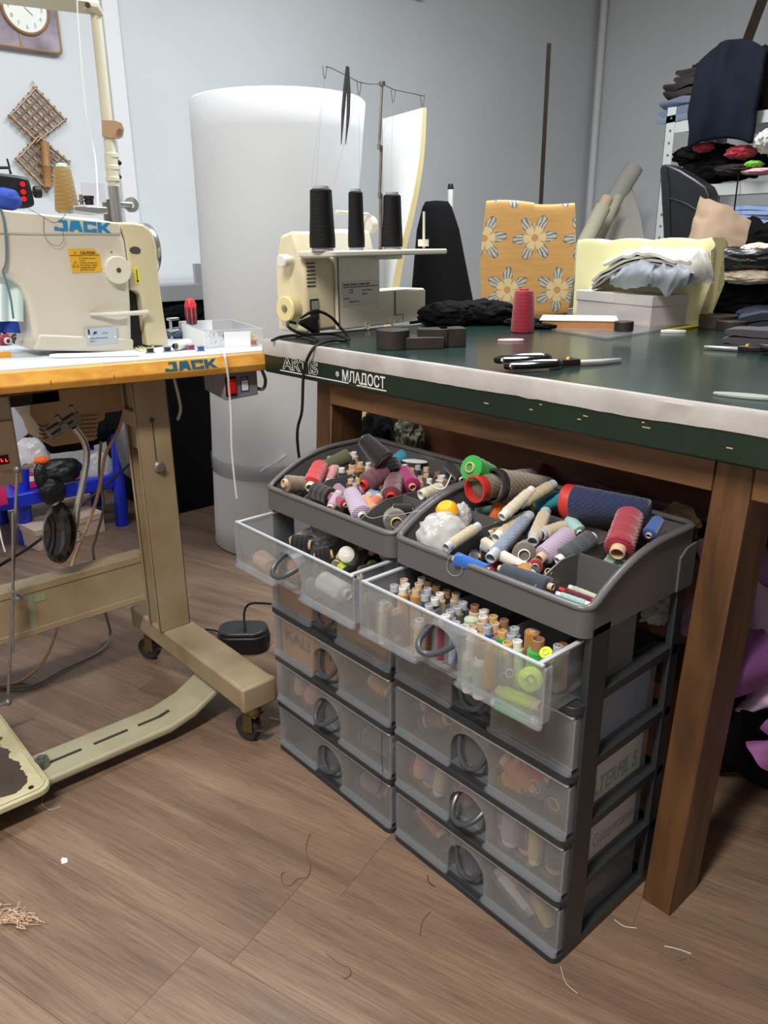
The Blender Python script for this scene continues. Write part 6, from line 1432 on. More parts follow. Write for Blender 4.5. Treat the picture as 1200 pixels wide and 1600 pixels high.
# motor control box with LED display
XM_ = -1.74
a_ = PX(-40, 655, XM_); b_ = PX(34, 655, XM_); zt_ = PX(20, 655, XM_).z; zb_ = PX(20, 758, XM_).z
bx_ = thing('motor_control_box', 'beige motor control box with a red lit display hanging under the sewing table', 'control box', (XM_-.05, b_.y-.05, zb_))
mat('beige_panel', (196, 176, 150), .45); mat('led_red', (255, 40, 40), .4, emit=6)
obj('housing', G().box(XM_-.13, XM_, a_.y, b_.y-.016, zb_, .80), mat('box_beige', (170, 160, 136), .5), bx_, bevel=.006)
obj('front_cover', G().box(XM_, XM_+.006, a_.y, b_.y-.020, zb_+.003, zt_), 'beige_panel', bx_, bevel=.003)
d0, d1 = PX(-6, 713, XM_+.0065), PX(15, 724, XM_+.0065)
obj('display', G().box(XM_+.006, XM_+.0072, d0.y, d1.y, d1.z, d0.z), mat('display_dark', (60, 6, 10), .2), bx_)
def seg7(y, z, w_, h):  # the two L shaped digits
    return G().box(XM_+.0072, XM_+.0078, y, y+.0012, z, z+h).box(XM_+.0072, XM_+.0078, y, y+w_, z, z+.0012)
for px_ in (2, 9): 
    q = PX(px_, 722, XM_+.0075); obj('digit', seg7(q.y, q.z+.001, .0042, .006), 'led_red', bx_)
for px_ in (7, 15): 
    q = PX(px_, 738, XM_+.007); obj('button', G().box(XM_+.006, XM_+.008, q.y-.004, q.y+.004, q.z-.003, q.z+.003), 'box_beige', bx_, bevel=.0005)
# motor and brackets
mo = thing('motor', 'beige clutch motor with slotted cover under the sewing table', 'motor', (-1.84, .62, .70))
mat('motor_shell', (190, 160, 126), .5); 
XQ = -1.84
pts = [(48, 648), (62, 668), (70, 690), (84, 698), (150, 688), (155, 660), (165, 655), (165, 645), (190, 642), (196, 630), (205, 600), (48, 600)]
obj('cover', G().prism([(PX(x, y, XQ).y, PX(x, y, XQ).z) for x, y in pts], XQ-.12, XQ, YZ), 'motor_shell', mo, bevel=.004)
q = PX(68, 674, XQ)
for k in range(4):
    q = PX(68, 662+k*6.5, XQ); obj('louvre', G().tube([Vector((XQ+.0008, q.y+.010*math.cos(a), q.z+.006*math.sin(a))) for a in [PI+PI*j/8 for j in range(9)]], .0013, 5), 'groove_dark', mo)
for k in range(6):
    q0, q1 = PX(122, 652+k*6.5, XQ), PX(150, 650+k*6.5, XQ); obj('fin', G().cyl((XQ+.006, q0.y, q0.z), (XQ+.006, q1.y, q1.z), .0028, n=8), 'motor_shell', mo)
obj('mount', G().box(XQ-.1, XQ+.0, .48, .62, .69, .765), 'rubber', mo)
tag(obj('under_tray', G().box(-2.0, -1.72, .30, .69, .735, .758), mat('under_brown', (96, 76, 58), .6)), 'brown oil tray under the sewing table top', 'tray')
# knee lifter
kl = thing('knee_lifter', 'steel knee lifter rod with a glossy black oval pad under the sewing table', 'knee lifter', (-1.70, .58, .42))
XK = -1.66
kp = [PX(*q, XK) for q in ((116, 668), (136, 708), (120, 800), (118, 822))]
obj('rod', G().tube(spline(kp, 5), .0070, 12), 'chrome', kl)
obj('rod_sleeve', G().cyl(PX(120, 800, XK), PX(117, 826, XK), .0075), 'chrome', kl)
c = PX(103, 663, XK); hm = Matrix.Translation(c) @ Matrix.Rotation(.42, 4, 'X')
obj('clamp_block', G().box(-.010, .008, -.042, .036, -.010, .012, hm), 'dull_steel', kl, bevel=.002)
obj('clamp_slot', G().box(.0075, .0092, -.038, .014, -.0015, .003, hm), 'black', kl); obj('clamp_screw', G().cyl(hm @ Vector((.008, -.008, 0)), hm @ Vector((.014, -.008, 0)), .009, n=12).cyl(hm @ Vector((0, -.006, .012)), hm @ Vector((0, -.006, .026)), .006).cyl(hm @ Vector((0, .03, .012)), hm @ Vector((0, .03, .028)), .0055), 'steel', kl)
pc = PX(93, 833, XK-.01); Mp = Matrix.Translation(pc) @ Matrix.Rotation(-.20, 4, 'X') @ Matrix.Rotation(.55, 4, 'Z') @ Matrix.Rotation(PI/2, 4, 'X')
g = G().lathe([(0, -.010), (.028, -.010), (.037, -.006), (.040, 0), (.037, .006), (.028, .010), (.015, .006), (0, .005)], Matrix.Identity(4), 40)
for v in g.bm.verts: v.co = Mp @ Vector((v.co.x*1.0, v.co.y*1.75, v.co.z*1.7))
obj('pad', g, 'black_gloss', kl)
q = PX(118, 838, XK); obj('pad_bracket', G().box(-.004, .004, -.012, .010, -.014, -.010, Matrix.Translation(q)).box(-.004, .004, -.012, .010, .010, .014, Matrix.Translation(q)).box(-.004, .004, .008, .011, -.014, .014, Matrix.Translation(q)).cyl(q+Vector((0, .010, 0)), q+Vector((0, .020, 0)), .004), 'chrome', kl, bevel=.0008)
# switch box with rocker switch
XS = -1.515
sA, sB = PX(350, 592, XS), PX(402, 588, XS); sz0, sz1 = PX(350, 627, XS).z, PX(350, 590, XS).z
sw = thing('switch_box', 'grey power switch box with a red rocker under the front corner of the sewing table', 'switch', (XS-.05, (sA.y+sB.y)/2, sz0))
mat('switch_grey', (128, 128, 134), .5); mat('rocker_red', (222, 26, 34), .3, coat=.3, emit=0); mat('switch_blue', (38, 84, 140), .4)
obj('housing', G().hexa([(XS, sA.y, sz0), (XS, sB.y, sz0+.003), (XS-.10, sB.y-.01, sz0+.012), (XS-.10, sA.y+.005, sz0+.012)], [(XS, sA.y, .7615), (XS, sB.y, .7615), (XS-.10, sB.y-.01, .7615), (XS-.10, sA.y+.005, .7615)]), 'switch_grey', sw, bevel=.002)
fa_, fb_ = PX(351, 590, XS+.001), PX(370, 617, XS+.001)
rk_ = obj('rocker_frame', G().box(XS, XS+.003, fa_.y, fb_.y, fb_.z, fa_.z), 'black', sw, bevel=.001)
obj('rocker', G().box(XS+.003, XS+.0065, fa_.y+.003, fb_.y-.003, fb_.z+.004, fa_.z-.004), 'rocker_red', rk_, bevel=.001)
ga, gb = PX(375, 589, XS+.001), PX(390, 611, XS+.001)
obj('sticker', G().box(XS, XS+.0008, ga.y, gb.y, gb.z, ga.z), 'switch_blue', sw); obj('sticker_panel', G().box(XS+.0008, XS+.0012, ga.y+.003, gb.y-.003, gb.z+.003, ga.z-.009), 'white_paper', sw)
text('POWER', .0036, 'white_print', basis((XS+.001, ga.y+.003, ga.z-.006), (0, 1, 0), (0, 0, 1)), sw)
# cables of the station
def cable(name, pts, r, m, label, cat='cable', n=6, flat=1): return tag(obj(name, G().tube(spline(pts, n), r, 7, flat=flat), m), label, cat)
mat('cable_white', (222, 222, 216), .45); mat('cable_grey', (120, 112, 108), .5); mat('cable_beige', (206, 172, 140), .5)
cable('cable', [PX(272, 592, -1.64), PX(279, 620, -1.64), PX(282, 640, -1.66), PX(278, 655, -1.70)], .0035, 'cable_white', 'white cable looping behind the beige stand leg')
cable('cable', [Vector((XS-.03, sB.y, sz0+.020)), Vector((XS-.01, sB.y+.018, sz0+.012)), Vector((XS-.02, sB.y+.034, sz0+.030)), Vector((XS-.03, sB.y+.03, .760))], .004, 'cable_grey', 'grey cable loop at the right of the switch box')
cable('cable', [PX(197, 630, -1.78), PX(186, 670, -1.78), PX(165, 710, -1.78), PX(158, 750, -1.78), PX(148, 790, -1.79), PX(133, 830, -1.80), PX(112, 885, -1.86), onz(80, 1010, .10), onz(40, 1060, .01), onz(0, 1072, .006), onz(-30, 1075, .006)], .004, 'cable_beige', 'pale beige cable falling from the motor to the floor')
cable('cable', [PX(158, 690, -1.84), PX(155, 740, -1.86), PX(162, 790, -1.86), PX(150, 840, -1.86), PX(146, 868, -1.88), onz(165, 958, .12), onz(172, 990, .02), onz(160, 1015, .006), onz(100, 1045, .006), onz(45, 1073, .006), onz(-30, 1070, .006)], .0035, 'cable_grey', 'grey cable curving over the floor behind the treadle')
cable('cable', [onz(-40, 905, .02)+Vector((0, 0, .0)), PX(0, 883, -2.0), PX(60, 845, -2.2), PX(150, 770, -2.4), PX(215, 715, -2.6)], .0045, 'black', 'black cable hanging slantwise behind the sewing stand')
cable('ribbon', [ont(344, 545, .004), onp(350, 551, TM @ Vector((0, -.014, 0)), e2), onp(356, 585, TM @ Vector((0, -.016, 0)), e2), PX(359, 620, XS+.012), PX(361, 650, XS+.012), PX(362, 700, XS+.012), PX(366, 745, XS+.012), PX(370, 779, XS+.012)], .0024, 'white_paper', 'narrow white ribbon hanging over the sewing table edge', 'ribbon', 6, .35)
cable('ribbon', [onx(121, 0, -1.95), onx(121, 15, -1.95), onx(127, 95, -1.95), onx(135, 180, -1.95), onx(148, 240, -1.95), onx(152, 290, -1.9), onx(153, 322, -1.85)], .0014, 'white_paper', 'thin white tape hanging from the lamp arm', 'ribbon', 6, .3)
cable('ribbon', [PX(-2, 820, -1.6), PX(3, 845, -1.6), PX(8, 862, -1.6)], .0016, 'white_paper', 'white ribbon tip hanging at the left frame edge', 'ribbon')
# ---------------------------------------------------------------- machine head
XH = -1.69
hd = thing('sewing_machine', 'ivory industrial sewing machine head with blue lettering on the white table top', 'sewing machine', (XH-.06, .65, .81))
def yz(pts, X=XH): return [(PX(x, y, X).y, PX(x, y, X).z) for x, y in pts]
body = [(-60, 338), (-60, 322), (0, 327), (90, 336), (150, 341), (186, 348), (196, 375), (203, 420), (206, 480), (208, 549), (56, 545), (50, 500), (44, 470), (34, 448), (18, 436), (0, 431), (-60, 428)]
obj('body', G().prism(yz(body), XH-.125, XH, YZ), 'ivory_paint', hd, bevel=.012, seg=4, angle=50)
obj('base_skirt', G().prism(yz([(52, 547), (208, 551), (208, 530), (150, 526), (60, 522)]), XH-.126, XH+.005, YZ), 'ivory_paint', hd, bevel=.005, seg=3)
obj('top_ridge', G().prism(yz([(-60, 322), (0, 327), (186, 348), (189, 367), (60, 367), (-60, 364)]), XH-.005, XH+.004, YZ), 'ivory_paint', hd, bevel=.004, seg=3)
cov = [(187, 347), (210, 347), (226, 350), (240, 362), (247, 385), (250, 430), (258, 490), (266, 540), (232, 541), (226, 490), (222, 462), (217, 455), (205, 453), (203, 420), (197, 375)]
obj('side_cover', G().prism(yz(cov), XH-.115, XH-.004, YZ), 'cream_paint', hd, bevel=.006, seg=3)
obj('oval_hole', G().prism(yz([(205, 387), (210, 385), (217, 386), (221, 390), (220, 396), (215, 397), (207, 396), (203, 391)]), XH-.0045, XH-.0032, YZ), 'groove_dark', hd)
obj('dark_gap', G().prism(yz([(205, 455), (222, 462), (232, 541), (208, 545)]), XH-.10, XH-.03, YZ), 'black', hd)
wc = PX(232, 392, XH-.05); zwt = PX(226, 349, XH-.05).z; zwb = PX(243, 432, XH-.05).z; rw = (zwt-zwb)/2*1.0
obj('handwheel', G().lathe([(0, 0), (rw*.7, 0), (rw, .004), (rw*1.04, .010), (rw*1.04, .020), (rw*.98, .026), (rw*.3, .028), (0, .028)], Matrix.Translation((XH-.085, PX(236, 400, XH-.05).y-.010, (zwt+zwb)/2)) @ Matrix.Rotation(-PI/2, 4, 'X'), 40), 'chrome', hd)
# stitch dial
q = PX(181, 422, XH); rd = .029; g = G(); n_ = 48
prof = []
M = Matrix.Translation((XH-.002, q.y, q.z)) @ Matrix.Rotation(PI/2, 4, 'Y')
pts = [((rd*(1.0 if k % 2 else .955))*math.cos(2*PI*k/n_), (rd*(1.0 if k % 2 else .955))*math.sin(2*PI*k/n_)) for k in range(n_)]
dl = obj('stitch_dial', G().prism(pts, 0, .017, M), mat('dial_cream', (216, 212, 194), .4), hd, bevel=.001, seg=1)
obj('dial_hole', G().cyl(M @ Vector((0, 0, .0165)), M @ Vector((0, 0, .0178)), .0052), 'groove_dark', dl)
# caution label
la_, lb_ = PX(106, 389, XH), PX(159, 425, XH)
mat('label_yellow', (214, 166, 44), .45)
cl_ = obj('caution_label', G().prism([(la_.y, la_.z), (PX(146, 389, XH).y, la_.z), (lb_.y, PX(158, 399, XH).z), (lb_.y, lb_.z), (la_.y+.003, lb_.z)], XH, XH+.0009, YZ), 'label_yellow', hd)
Bl = lambda x, y: basis((XH+.0011, PX(x, y, XH).y, PX(x, y, XH).z), (0, 1, -.03), (0, 0, 1))
text('CAUTION', .0078, 'dark_print', Bl(125, 397), cl_, sx=.9, bold=.0002)
for k, s in enumerate(('Moving parts can cause', 'injury.', 'Operate with safety cover', 'Turn off before threading', 'changing bobbin, needle', 'and oiling or cleaning')): text(s, .0032, 'dark_print', Bl(127, 404+k*3.6), cl_)
obj('label_rule', G().box(XH+.0009, XH+.0013, la_.y+.001, lb_.y-.001, PX(120, 399.5, XH).z, PX(120, 399, XH).z+.0003).box(XH+.0009, XH+.0013, PX(125, 410, XH).y, PX(125, 410, XH).y+.0005, lb_.z+.001, PX(120, 399, XH).z), 'dark_print', cl_)
def tri(x, y, s, w_=.0007):
    c = PX(x, y, XH); P3 = [Vector((XH+.0012, c.y+s*math.cos(a), c.z+s*math.sin(a))) for a in (PI/2, PI/2+2*PI/3, PI/2+4*PI/3)]; return G().tube(P3, w_, 4, closed=True)
obj('warning_triangle', tri(118, 414, .0075), 'dark_print', cl_); obj('warning_triangle', tri(117, 395, .0028, .0004), 'dark_print', cl_)
# JACK lettering
ja_, jb_ = PX(84, 364, XH), PX(173, 364, XH)
Mw = basis((XH+.0054, ja_.y, PX(84, 360, XH).z), (0, jb_.y-ja_.y, PX(173, 364.5, XH).z-PX(84, 360, XH).z), (0, 0, 1))
block_word(Mw, (jb_.y-ja_.y), .0205, 'blue_print', hd)
# model plate, lever, arrow sticker
pa_, pb_ = PX(133, 514, XH+.006), PX(185, 537, XH+.006)
mp_ = obj('model_plate', G().box(XH+.004, XH+.0058, pa_.y, pb_.y, pb_.z+.001, pa_.z), mat('plate_blue_grey', (178, 188, 198), .35), hd)
bp_ = lambda x, y: basis((XH+.0060, PX(x, y, XH+.006).y, PX(x, y, XH+.006).z), (0, 1, -.02), (0, 0, 1))
text('JK', .0068, mat('print_navy', (24, 50, 120), .4), bp_(146, 522), mp_, sx=1.3, bold=.0004, shear=.2); text('-8900', .0062, 'grey_print', bp_(159, 522), mp_, bold=.0002)
for x_, y_ in ((139, 526), (180, 526)): obj('plate_screw', G().cyl(PX(x_, y_, XH+.006), PX(x_, y_, XH+.006)+Vector((.0012, 0, 0)), .0022, n=10), 'white_paper', mp_)
for k, s in enumerate(('SINGLE NEEDLE LOCKSTITCH', 'SERIAL No.')): text(s, .0030, 'dark_print', bp_(141, 530+k*4.4), mp_)
obj('plate_mark', G().box(XH+.0058, XH+.0063, PX(136, 520, XH).y, PX(138.5, 520, XH).y, PX(136, 523, XH+.006).z, PX(136, 515, XH+.006).z), 'black', mp_)
obj('reverse_lever', G().tube([PX(140, 491, XH+.004), PX(180, 491, XH+.018), PX(231, 488, XH+.008)], [.003, .0045, .0055], 8), 'ivory_paint', hd)
aa, ab = PX(209, 418, XH-.003), PX(219, 443, XH-.003)
ar = obj('arrow_sticker', G().box(XH-.004, XH-.0025, aa.y, ab.y, ab.z, aa.z), mat('sticker_yellow', (226, 216, 50), .5), hd)
cy_ = (aa.y+ab.y)/2
obj('arrow', G().prism([(cy_-.001, aa.z-.005), (cy_-.005, aa.z-.001), (cy_, aa.z-.006), (cy_+.005, aa.z-.001), (cy_+.001, aa.z-.005), (cy_+.001, ab.z+.007), (cy_+.0035, ab.z+.007), (cy_, ab.z+.001), (cy_-.0035, ab.z+.007), (cy_-.001, ab.z+.007)], XH-.0025, XH-.002, YZ), 'dark_print', ar)
q = PX(174, 394, XH); obj('oil_hole', G().cyl((XH, q.y, q.z), (XH+.0008, q.y, q.z), .0016, n=8), 'black', hd)
# bobbin winder on top
XW = XH-.06
wa, wb = PX(110, 333, XW), PX(165, 320, XW)
obj('winder_plate', G().prism(yz([(111, 322), (163, 324), (165, 334), (150, 336), (112, 331)], XW), XW-.03, XW+.015, YZ), 'chrome', hd, bevel=.002)
q = PX(140, 320, XW); obj('winder_knob', G().cyl(q, q+Vector((0, 0, .012)), .009).cyl(q+Vector((0, 0, .012)), q+Vector((0, 0, .018)), .011), 'black', hd, bevel=.001)
q = PX(128, 320, XW); obj('winder_spindle', G().cyl(q, q+Vector((0, 0, .02)), .004).cyl(q+Vector((0, 0, .006)), q+Vector((0, 0, .009)), .007), 'steel', hd)
# green-grey thread band over the arm at the left
cable('thread_strip', [PX(1, 326, XH+.006), PX(7, 350, XH+.006), PX(10, 390, XH+.006), PX(9, 412, XH+.006), PX(5, 424, XH+.006), PX(10, 440, XH+.006), PX(17, 468, XH+.006), PX(21, 498, XH+.006)], .0022, mat('strip_grey', (88, 108, 118), .8), 'grey-teal thread strip wrapped over the machine arm', 'thread')
tag(obj('fabric_sample', G().grid(lambda u, v: PX(-6+u*40, 432+v*70, XH-.03)+Vector((.006*math.sin(u*9), 0, 0)), 12, 8, thick=.003), mat('cloth_mint', (206, 224, 220), .85)), 'pale white-green fabric held under the machine arm', 'fabric')
tag(obj('blue_cloth', G().grid(lambda u, v: PX(-6+u*50, 445+v*75, XH-.10)+Vector((.012*math.sin(u*7+v*3), 0, 0)), 12, 8, thick=.004), mat('cloth_blue', (34, 66, 160), .85)), 'blue cloth behind the white-green fabric', 'fabric')
# cable pieces: fine black thread scribble on the head
cable('thread', [PX(*q, XH+.004) for q in ((45, 326), (66, 338), (85, 348), (98, 340), (103, 333))], .0005, 'black', 'loose black thread across the top of the ivory machine head', 'thread')
cable('thread', [PX(*q, XH+.006) for q in ((68, 340), (69, 365), (78, 380), (92, 384), (99, 375), (98, 360))], .0004, 'black', 'fine black thread loop below the blue lettering', 'thread')
# ---- behind / around the head
def cone(x, yb, yt, X, rb, rt, m, core, label, name='thread_cone'):
    A = PX(x, yb, X); B = PX(x, yt, X); d = (A-CAM).dot(FWD); r0, r1 = rb*d/FPX, rt*d/FPX; h = B.z-A.z
    t = thing(name, label, 'thread cone', tuple(A)); Mx = Matrix.Translation(A)
    obj('winding', G().lathe([(0, .003), (r0, .003), (r0*1.0, .01), (r1, h-.008), (r1*.8, h-.003), (0, h-.003)], Mx, 26), m, t)
    obj('core', G().lathe([(0, 0), (r0*.8, 0), (r0*.8, .003), (r1*.5, h-.004), (r1*.72, h-.002), (r1*.6, h+.004), (r1*.3, h+.006), (0, h+.006)], Mx, 18), core, t)
cone(106, 333, 260, XH-.10, 18, 13, thread_mat('cone_gold', (150, 118, 52), scl=10), mat('core_mint', (180, 206, 190), .5), 'golden brown thread cone standing behind the machine head')
dv = thing('control_device', 'black device with three red buttons and a side knob above the machine arm', 'device', tuple(PX(30, 325, XH-.12)))
XD = XH-.12
obj('case', G().prism(yz([(-40, 322), (-40, 268), (0, 270), (30, 274), (46, 278), (52, 300), (56, 321), (45, 325), (0, 324)], XD), XD-.05, XD, YZ), 'black', dv, bevel=.006)
for x_, y_ in ((35, 288), (36, 300), (37, 311)):
    q = PX(x_, y_, XD); obj('red_button', G().lathe([(0, 0), (.0055, 0), (.0055, .003), (0, .004)], Matrix.Translation(q) @ Matrix.Rotation(PI/2, 4, 'Y'), 14), 'rocker_red', dv)
q = PX(56, 300, XD-.02); obj('side_knob', G().cyl(q-Vector((0, .004, 0)), q+Vector((0, .010, 0)), .012), 'black', dv, bevel=.002)
obj('handle_frame', G().tube([PX(-5, 262, XD-.02), PX(14, 262, XD-.02), PX(17, 272, XD-.02)], .003).tube([PX(11, 248, XD-.02), PX(15, 262, XD-.02)], .002), 'black', dv)
q = PX(8, 312, XH-.06); cloth('cloth', q, (.03, .03, .022), 91, 'cloth_blue', 'blue cloth bulging between machine arm and black device', 0, .1, 4, .4)
# clothes hook board letters on wall behind the cone: small lavender trim card
tag(obj('trim_card', G().box(-1.93, -1.928, PX(125, 285, -1.93).y, PX(165, 310, -1.93).y, PX(125, 315, -1.93).z, PX(125, 285, -1.93).z), mat('card_lilac', (206, 206, 222), .6)), 'pale card with a lilac border behind the bobbin winder', 'card')
# ---- lamp stand
XL_ = -2.02
lp = thing('thread_stand_pole', 'cream jointed pole with a horizontal arm clamped behind the sewing table', 'stand', tuple(PX(185, 345, XL_)))
P0 = PX(149, 15, XL_); P1 = PX(175, 222, XL_); P2 = PX(180, 262, XL_); P3 = PX(183, 300, XL_); P4 = PX(190, 420, XL_); 
mat('pole_cream', (214, 212, 190), .35, coat=.2)
yp = (P0.y+P3.y)/2; pv = lambda z, dy=0: Vector((XL_, yp+dy, z))
P0, P1, P2, P3 = [Vector((XL_, p_.y, p_.z)) for p_ in (P0, P1, P2, P3)]
obj('upper_pole', G().cyl(PX(178, 292, XL_), P0, .0135, .0125), 'pole_cream', lp)
for y_ in (243, 262, 280): q = PX(174+(y_-243)*.06, y_, XL_); obj('collar', G().cyl(q-Vector((0, 0, .006)), q+Vector((0, 0, .006)), .017), 'pole_cream', lp, bevel=.002)
obj('sleeve', G().cyl(PX(177, 284, XL_), PX(173, 243, XL_), .0155), 'pole_cream', lp)
obj('lower_pole', G().cyl(Vector((XL_, PX(178, 292, XL_).y, .80)), PX(177, 291, XL_), .0145), 'chrome', lp)
obj('clamp_plate', G().box(XL_-.02, XL_-.012, PX(166, 330, XL_).y, PX(194, 330, XL_).y, .82, PX(170, 311, XL_).z), 'steel', lp)
for y_ in (254, 276): q = PX(181, y_, XL_); obj('set_screw', G().cyl(q, q+Vector((.0, .014, 0)), .003).cyl(q+Vector((0, .008, 0)), q+Vector((0, .011, 0)), .006), 'black', lp)
q = PX(188, 319, XL_); q2 = PX(205, 320, XL_); obj('wing_screw', G().cyl(q, q2, .008).lathe([(.008, -.004), (.018, -.005), (.018, .005), (.008, .004)], Matrix.Translation(q2) @ Matrix.Rotation(PI/2, 4, 'Y'), 20, closed=True), 'chrome', lp)
la0 = PX(160, 188, XL_+.015)
obj('leather_strap', G().prism(yz([(159, 187), (180, 188), (190, 192), (194, 202), (192, 214), (186, 217), (170, 216), (160, 213)], XL_+.015), XL_+.013, XL_+.016, YZ).lathe([(.0150, -.028), (.0165, -.028), (.0165, .028), (.0150, .028)], Matrix.Translation(Vector((XL_, PX(168, 201, XL_).y, PX(168, 201, XL_).z))), 20, closed=True) if False else G().prism(yz([(159, 187), (180, 188), (190, 192), (194, 202), (192, 214), (186, 217), (170, 216), (160, 213)], XL_+.015), XL_+.013, XL_+.016, YZ), mat('leather_tan', (166, 132, 100), .6), lp, bevel=.001)
q = PX(187, 205, XL_+.017); obj('eyelet', G().lathe([(.0035, 0), (.0065, 0), (.0065, .002), (.0035, .002)], Matrix.Translation(q) @ Matrix.Rotation(PI/2, 4, 'Y'), 16, closed=True), 'steel', lp)
A_ = PX(-80, -22, XL_); B_ = PX(150, 8, XL_)
obj('arm', G().tube([A_, B_], .021, 4, flat=1), 'pole_cream', lp)
obj('arm_joint', G().tube([PX(133, 6, XL_+.012), PX(148, 10, XL_+.014), PX(160, 24, XL_+.01)], [.012, .014, .004], 10), 'pole_cream', lp); obj('joint_bolt', G().cyl(PX(137, 8, XL_+.02), PX(137, 8, XL_+.028), .006), 'groove_dark', lp)
# ---- things on the sewing table
def bob(x, y, m, label, r=.0105, tilt=0):
    c = ont(x, y, .0008); me_w, me_c = proto('bobbin')
    t = bpy.data.objects.new('bobbin', None); COL.objects.link(t); t['label'] = label; t['category'] = 'bobbin'; t.matrix_world = Matrix.Translation(c) @ Matrix.Rotation(tilt, 4, 'Y') @ Matrix.Diagonal((r, r, .011, 1))
    for nm, me, mm in (('winding', me_w, m), ('core', me_c, MATS['chrome'])):
        o = bpy.data.objects.new(nm, me); COL.objects.link(o); o.parent = t; o.material_slots[0].link = 'OBJECT'; o.material_slots[0].material = mm
bob(235, 551, thread_mat('thread_black', COLS['black']), 'black bobbin nearest the machine foot on the white table top'); bob(262, 549, thread_mat('thread_navy', COLS['navy']), 'dark navy bobbin left of the magenta one')
bob(299, 546, thread_mat('thread_magenta', COLS['magenta']), 'magenta bobbin left of the blue one'); bob(314, 548, thread_mat('thread_blue', COLS['blue']), 'blue bobbin next to the clear bobbin box')
A = ont(272, 541, .011); B = ont(296, 536, .011); spool('fat', A, B, .011, 'white', 'd', 'white spool with a dark hole lying behind the bobbins')
for a in (('fat', (14, 533), (-14, 530), 10, 'crimson', 'w', 'crimson spool with a pale mouth at the left frame edge', .010), ('fat', (8, 520), (-16, 516), 9, 'crimson', 'w', 'second crimson spool, upper one at the frame edge', .028),
          ('cop', (24, 530), (46, 526), 9, 'olive', 'g', 'dark olive spool with a grey ring under the machine arm', .011), ('cop', (46, 533), (60, 529), 7, 'black', 'b', 'dark spool with a brown mouth by the machine pillar', .009)):
    A = onx(*a[1], -1.80); B = onx(*a[2], -1.80); z_ = (TM @ Vector(((TI @ A).x, (TI @ A).y, 0))).z+a[7]; 
    A = ont(*a[1], a[7]); B = ont(*a[2], a[7]); spool(a[0], A, B, a[3]*(A-CAM).dot(FWD)/FPX, a[4], a[5], a[6])
tag(obj('marking_stick', G().tube([ont(78, 556, .005), ont(90, 556, .005), ont(218, 553, .005)], [.003, .0048, .0045], 8), mat('zip_white', (232, 236, 236), .6)), 'long white stick with a beige end lying before the machine', 'stick')
tag(obj('orange_clip', G().box(-.016, .014, -.006, .006, 0, .010, Matrix.Translation(ont(4, 558)) @ TM.to_3x3().to_4x4()), mat('clip_orange', (236, 160, 30), .4), bevel=.001), 'small orange clip at the left frame edge on the table', 'clip')
tag(obj('presser_foot', G().box(-.012, .012, -.004, .004, 0, .006, Matrix.Translation(ont(162, 546)) @ TM.to_3x3().to_4x4()).box(-.003, .003, -.004, .004, .006, .012, Matrix.Translation(ont(162, 546)) @ TM.to_3x3().to_4x4()), 'dull_steel', bevel=.0008), 'small dark presser foot before the model plate', 'tool')
tag(obj('bobbin_case', G().lathe([(0, 0), (.011, 0), (.011, .006), (.004, .007), (0, .007)], Matrix.Translation(ont(188, 545))), 'dull_steel'), 'dark round bobbin case right of the small presser foot', 'tool')
tag(obj('yellow_thread', G().tube(spline([ont(*q, .003) for q in ((203, 545), (215, 538), (228, 545), (240, 541), (222, 548), (212, 543))], 6), .0012, 6), mat('thread_yellow2', (226, 214, 110), .8)), 'little tangle of yellow thread beside the machine foot', 'thread')
tag(obj('white_thread', G().tube(spline([ont(*q, .003) for q in ((196, 544), (206, 537), (216, 541), (222, 546))], 6), .0009, 6), 'white_paper'), 'white thread curl beside the yellow tangle', 'thread')
# clear bobbin box with paper
pA, pB, pC, pD = ont(322, 545), ont(411, 541), ont(398, 523), ont(300, 527)
bb_ = thing('bobbin_box', 'clear plastic box with white paper sides full of bobbins at the table corner', 'box', tuple((pA+pB+pC+pD)/4))
hb_ = .040
ux_ = (pB-pA); Lx = ux_.length; ux_.normalize(); uy_ = e3.cross(ux_).normalized(); Ly = abs((pD-pA).dot(uy_)); Ly = max(.075, Ly)
BB = Matrix((ux_, uy_, e3)).transposed().to_4x4(); BB.translation = pA
if (pD-pA).dot(uy_) < 0: uy_ = -uy_; BB = Matrix((ux_, uy_, e3)).transposed().to_4x4(); BB.translation = pA
obj('case', G().poly([(0, 0, .001), (Lx, 0, .001), (Lx, Ly, .001), (0, Ly, .001), (0, 0, hb_), (Lx, 0, hb_), (Lx, Ly, hb_), (0, Ly, hb_)], [(0, 1, 2, 3), (0, 1, 5, 4), (1, 2, 6, 5), (2, 3, 7, 6), (3, 0, 4, 7)], BB), 'clear_plastic', bb_)
obj('paper_panel', G().box(Lx*.32, Lx*.78, -.0012, -.0002, .001, hb_-.004, BB), 'white_paper', bb_); obj('paper_panel', G().box(-.0012, -.0002, .002, Ly-.004, .001, hb_-.002, BB), 'white_paper', bb_)
obj('paper_panel', G().box(.004, Lx*.6, Ly-.004, Ly-.003, .002, hb_+.002, BB), 'white_paper', bb_)
obj('box_edge', G().tube([BB @ Vector(v) for v in ((0, 0, hb_), (Lx, 0, hb_), (Lx, Ly, hb_), (0, Ly, hb_))], .0011, 6, closed=True), 'plastic_edge', bb_)
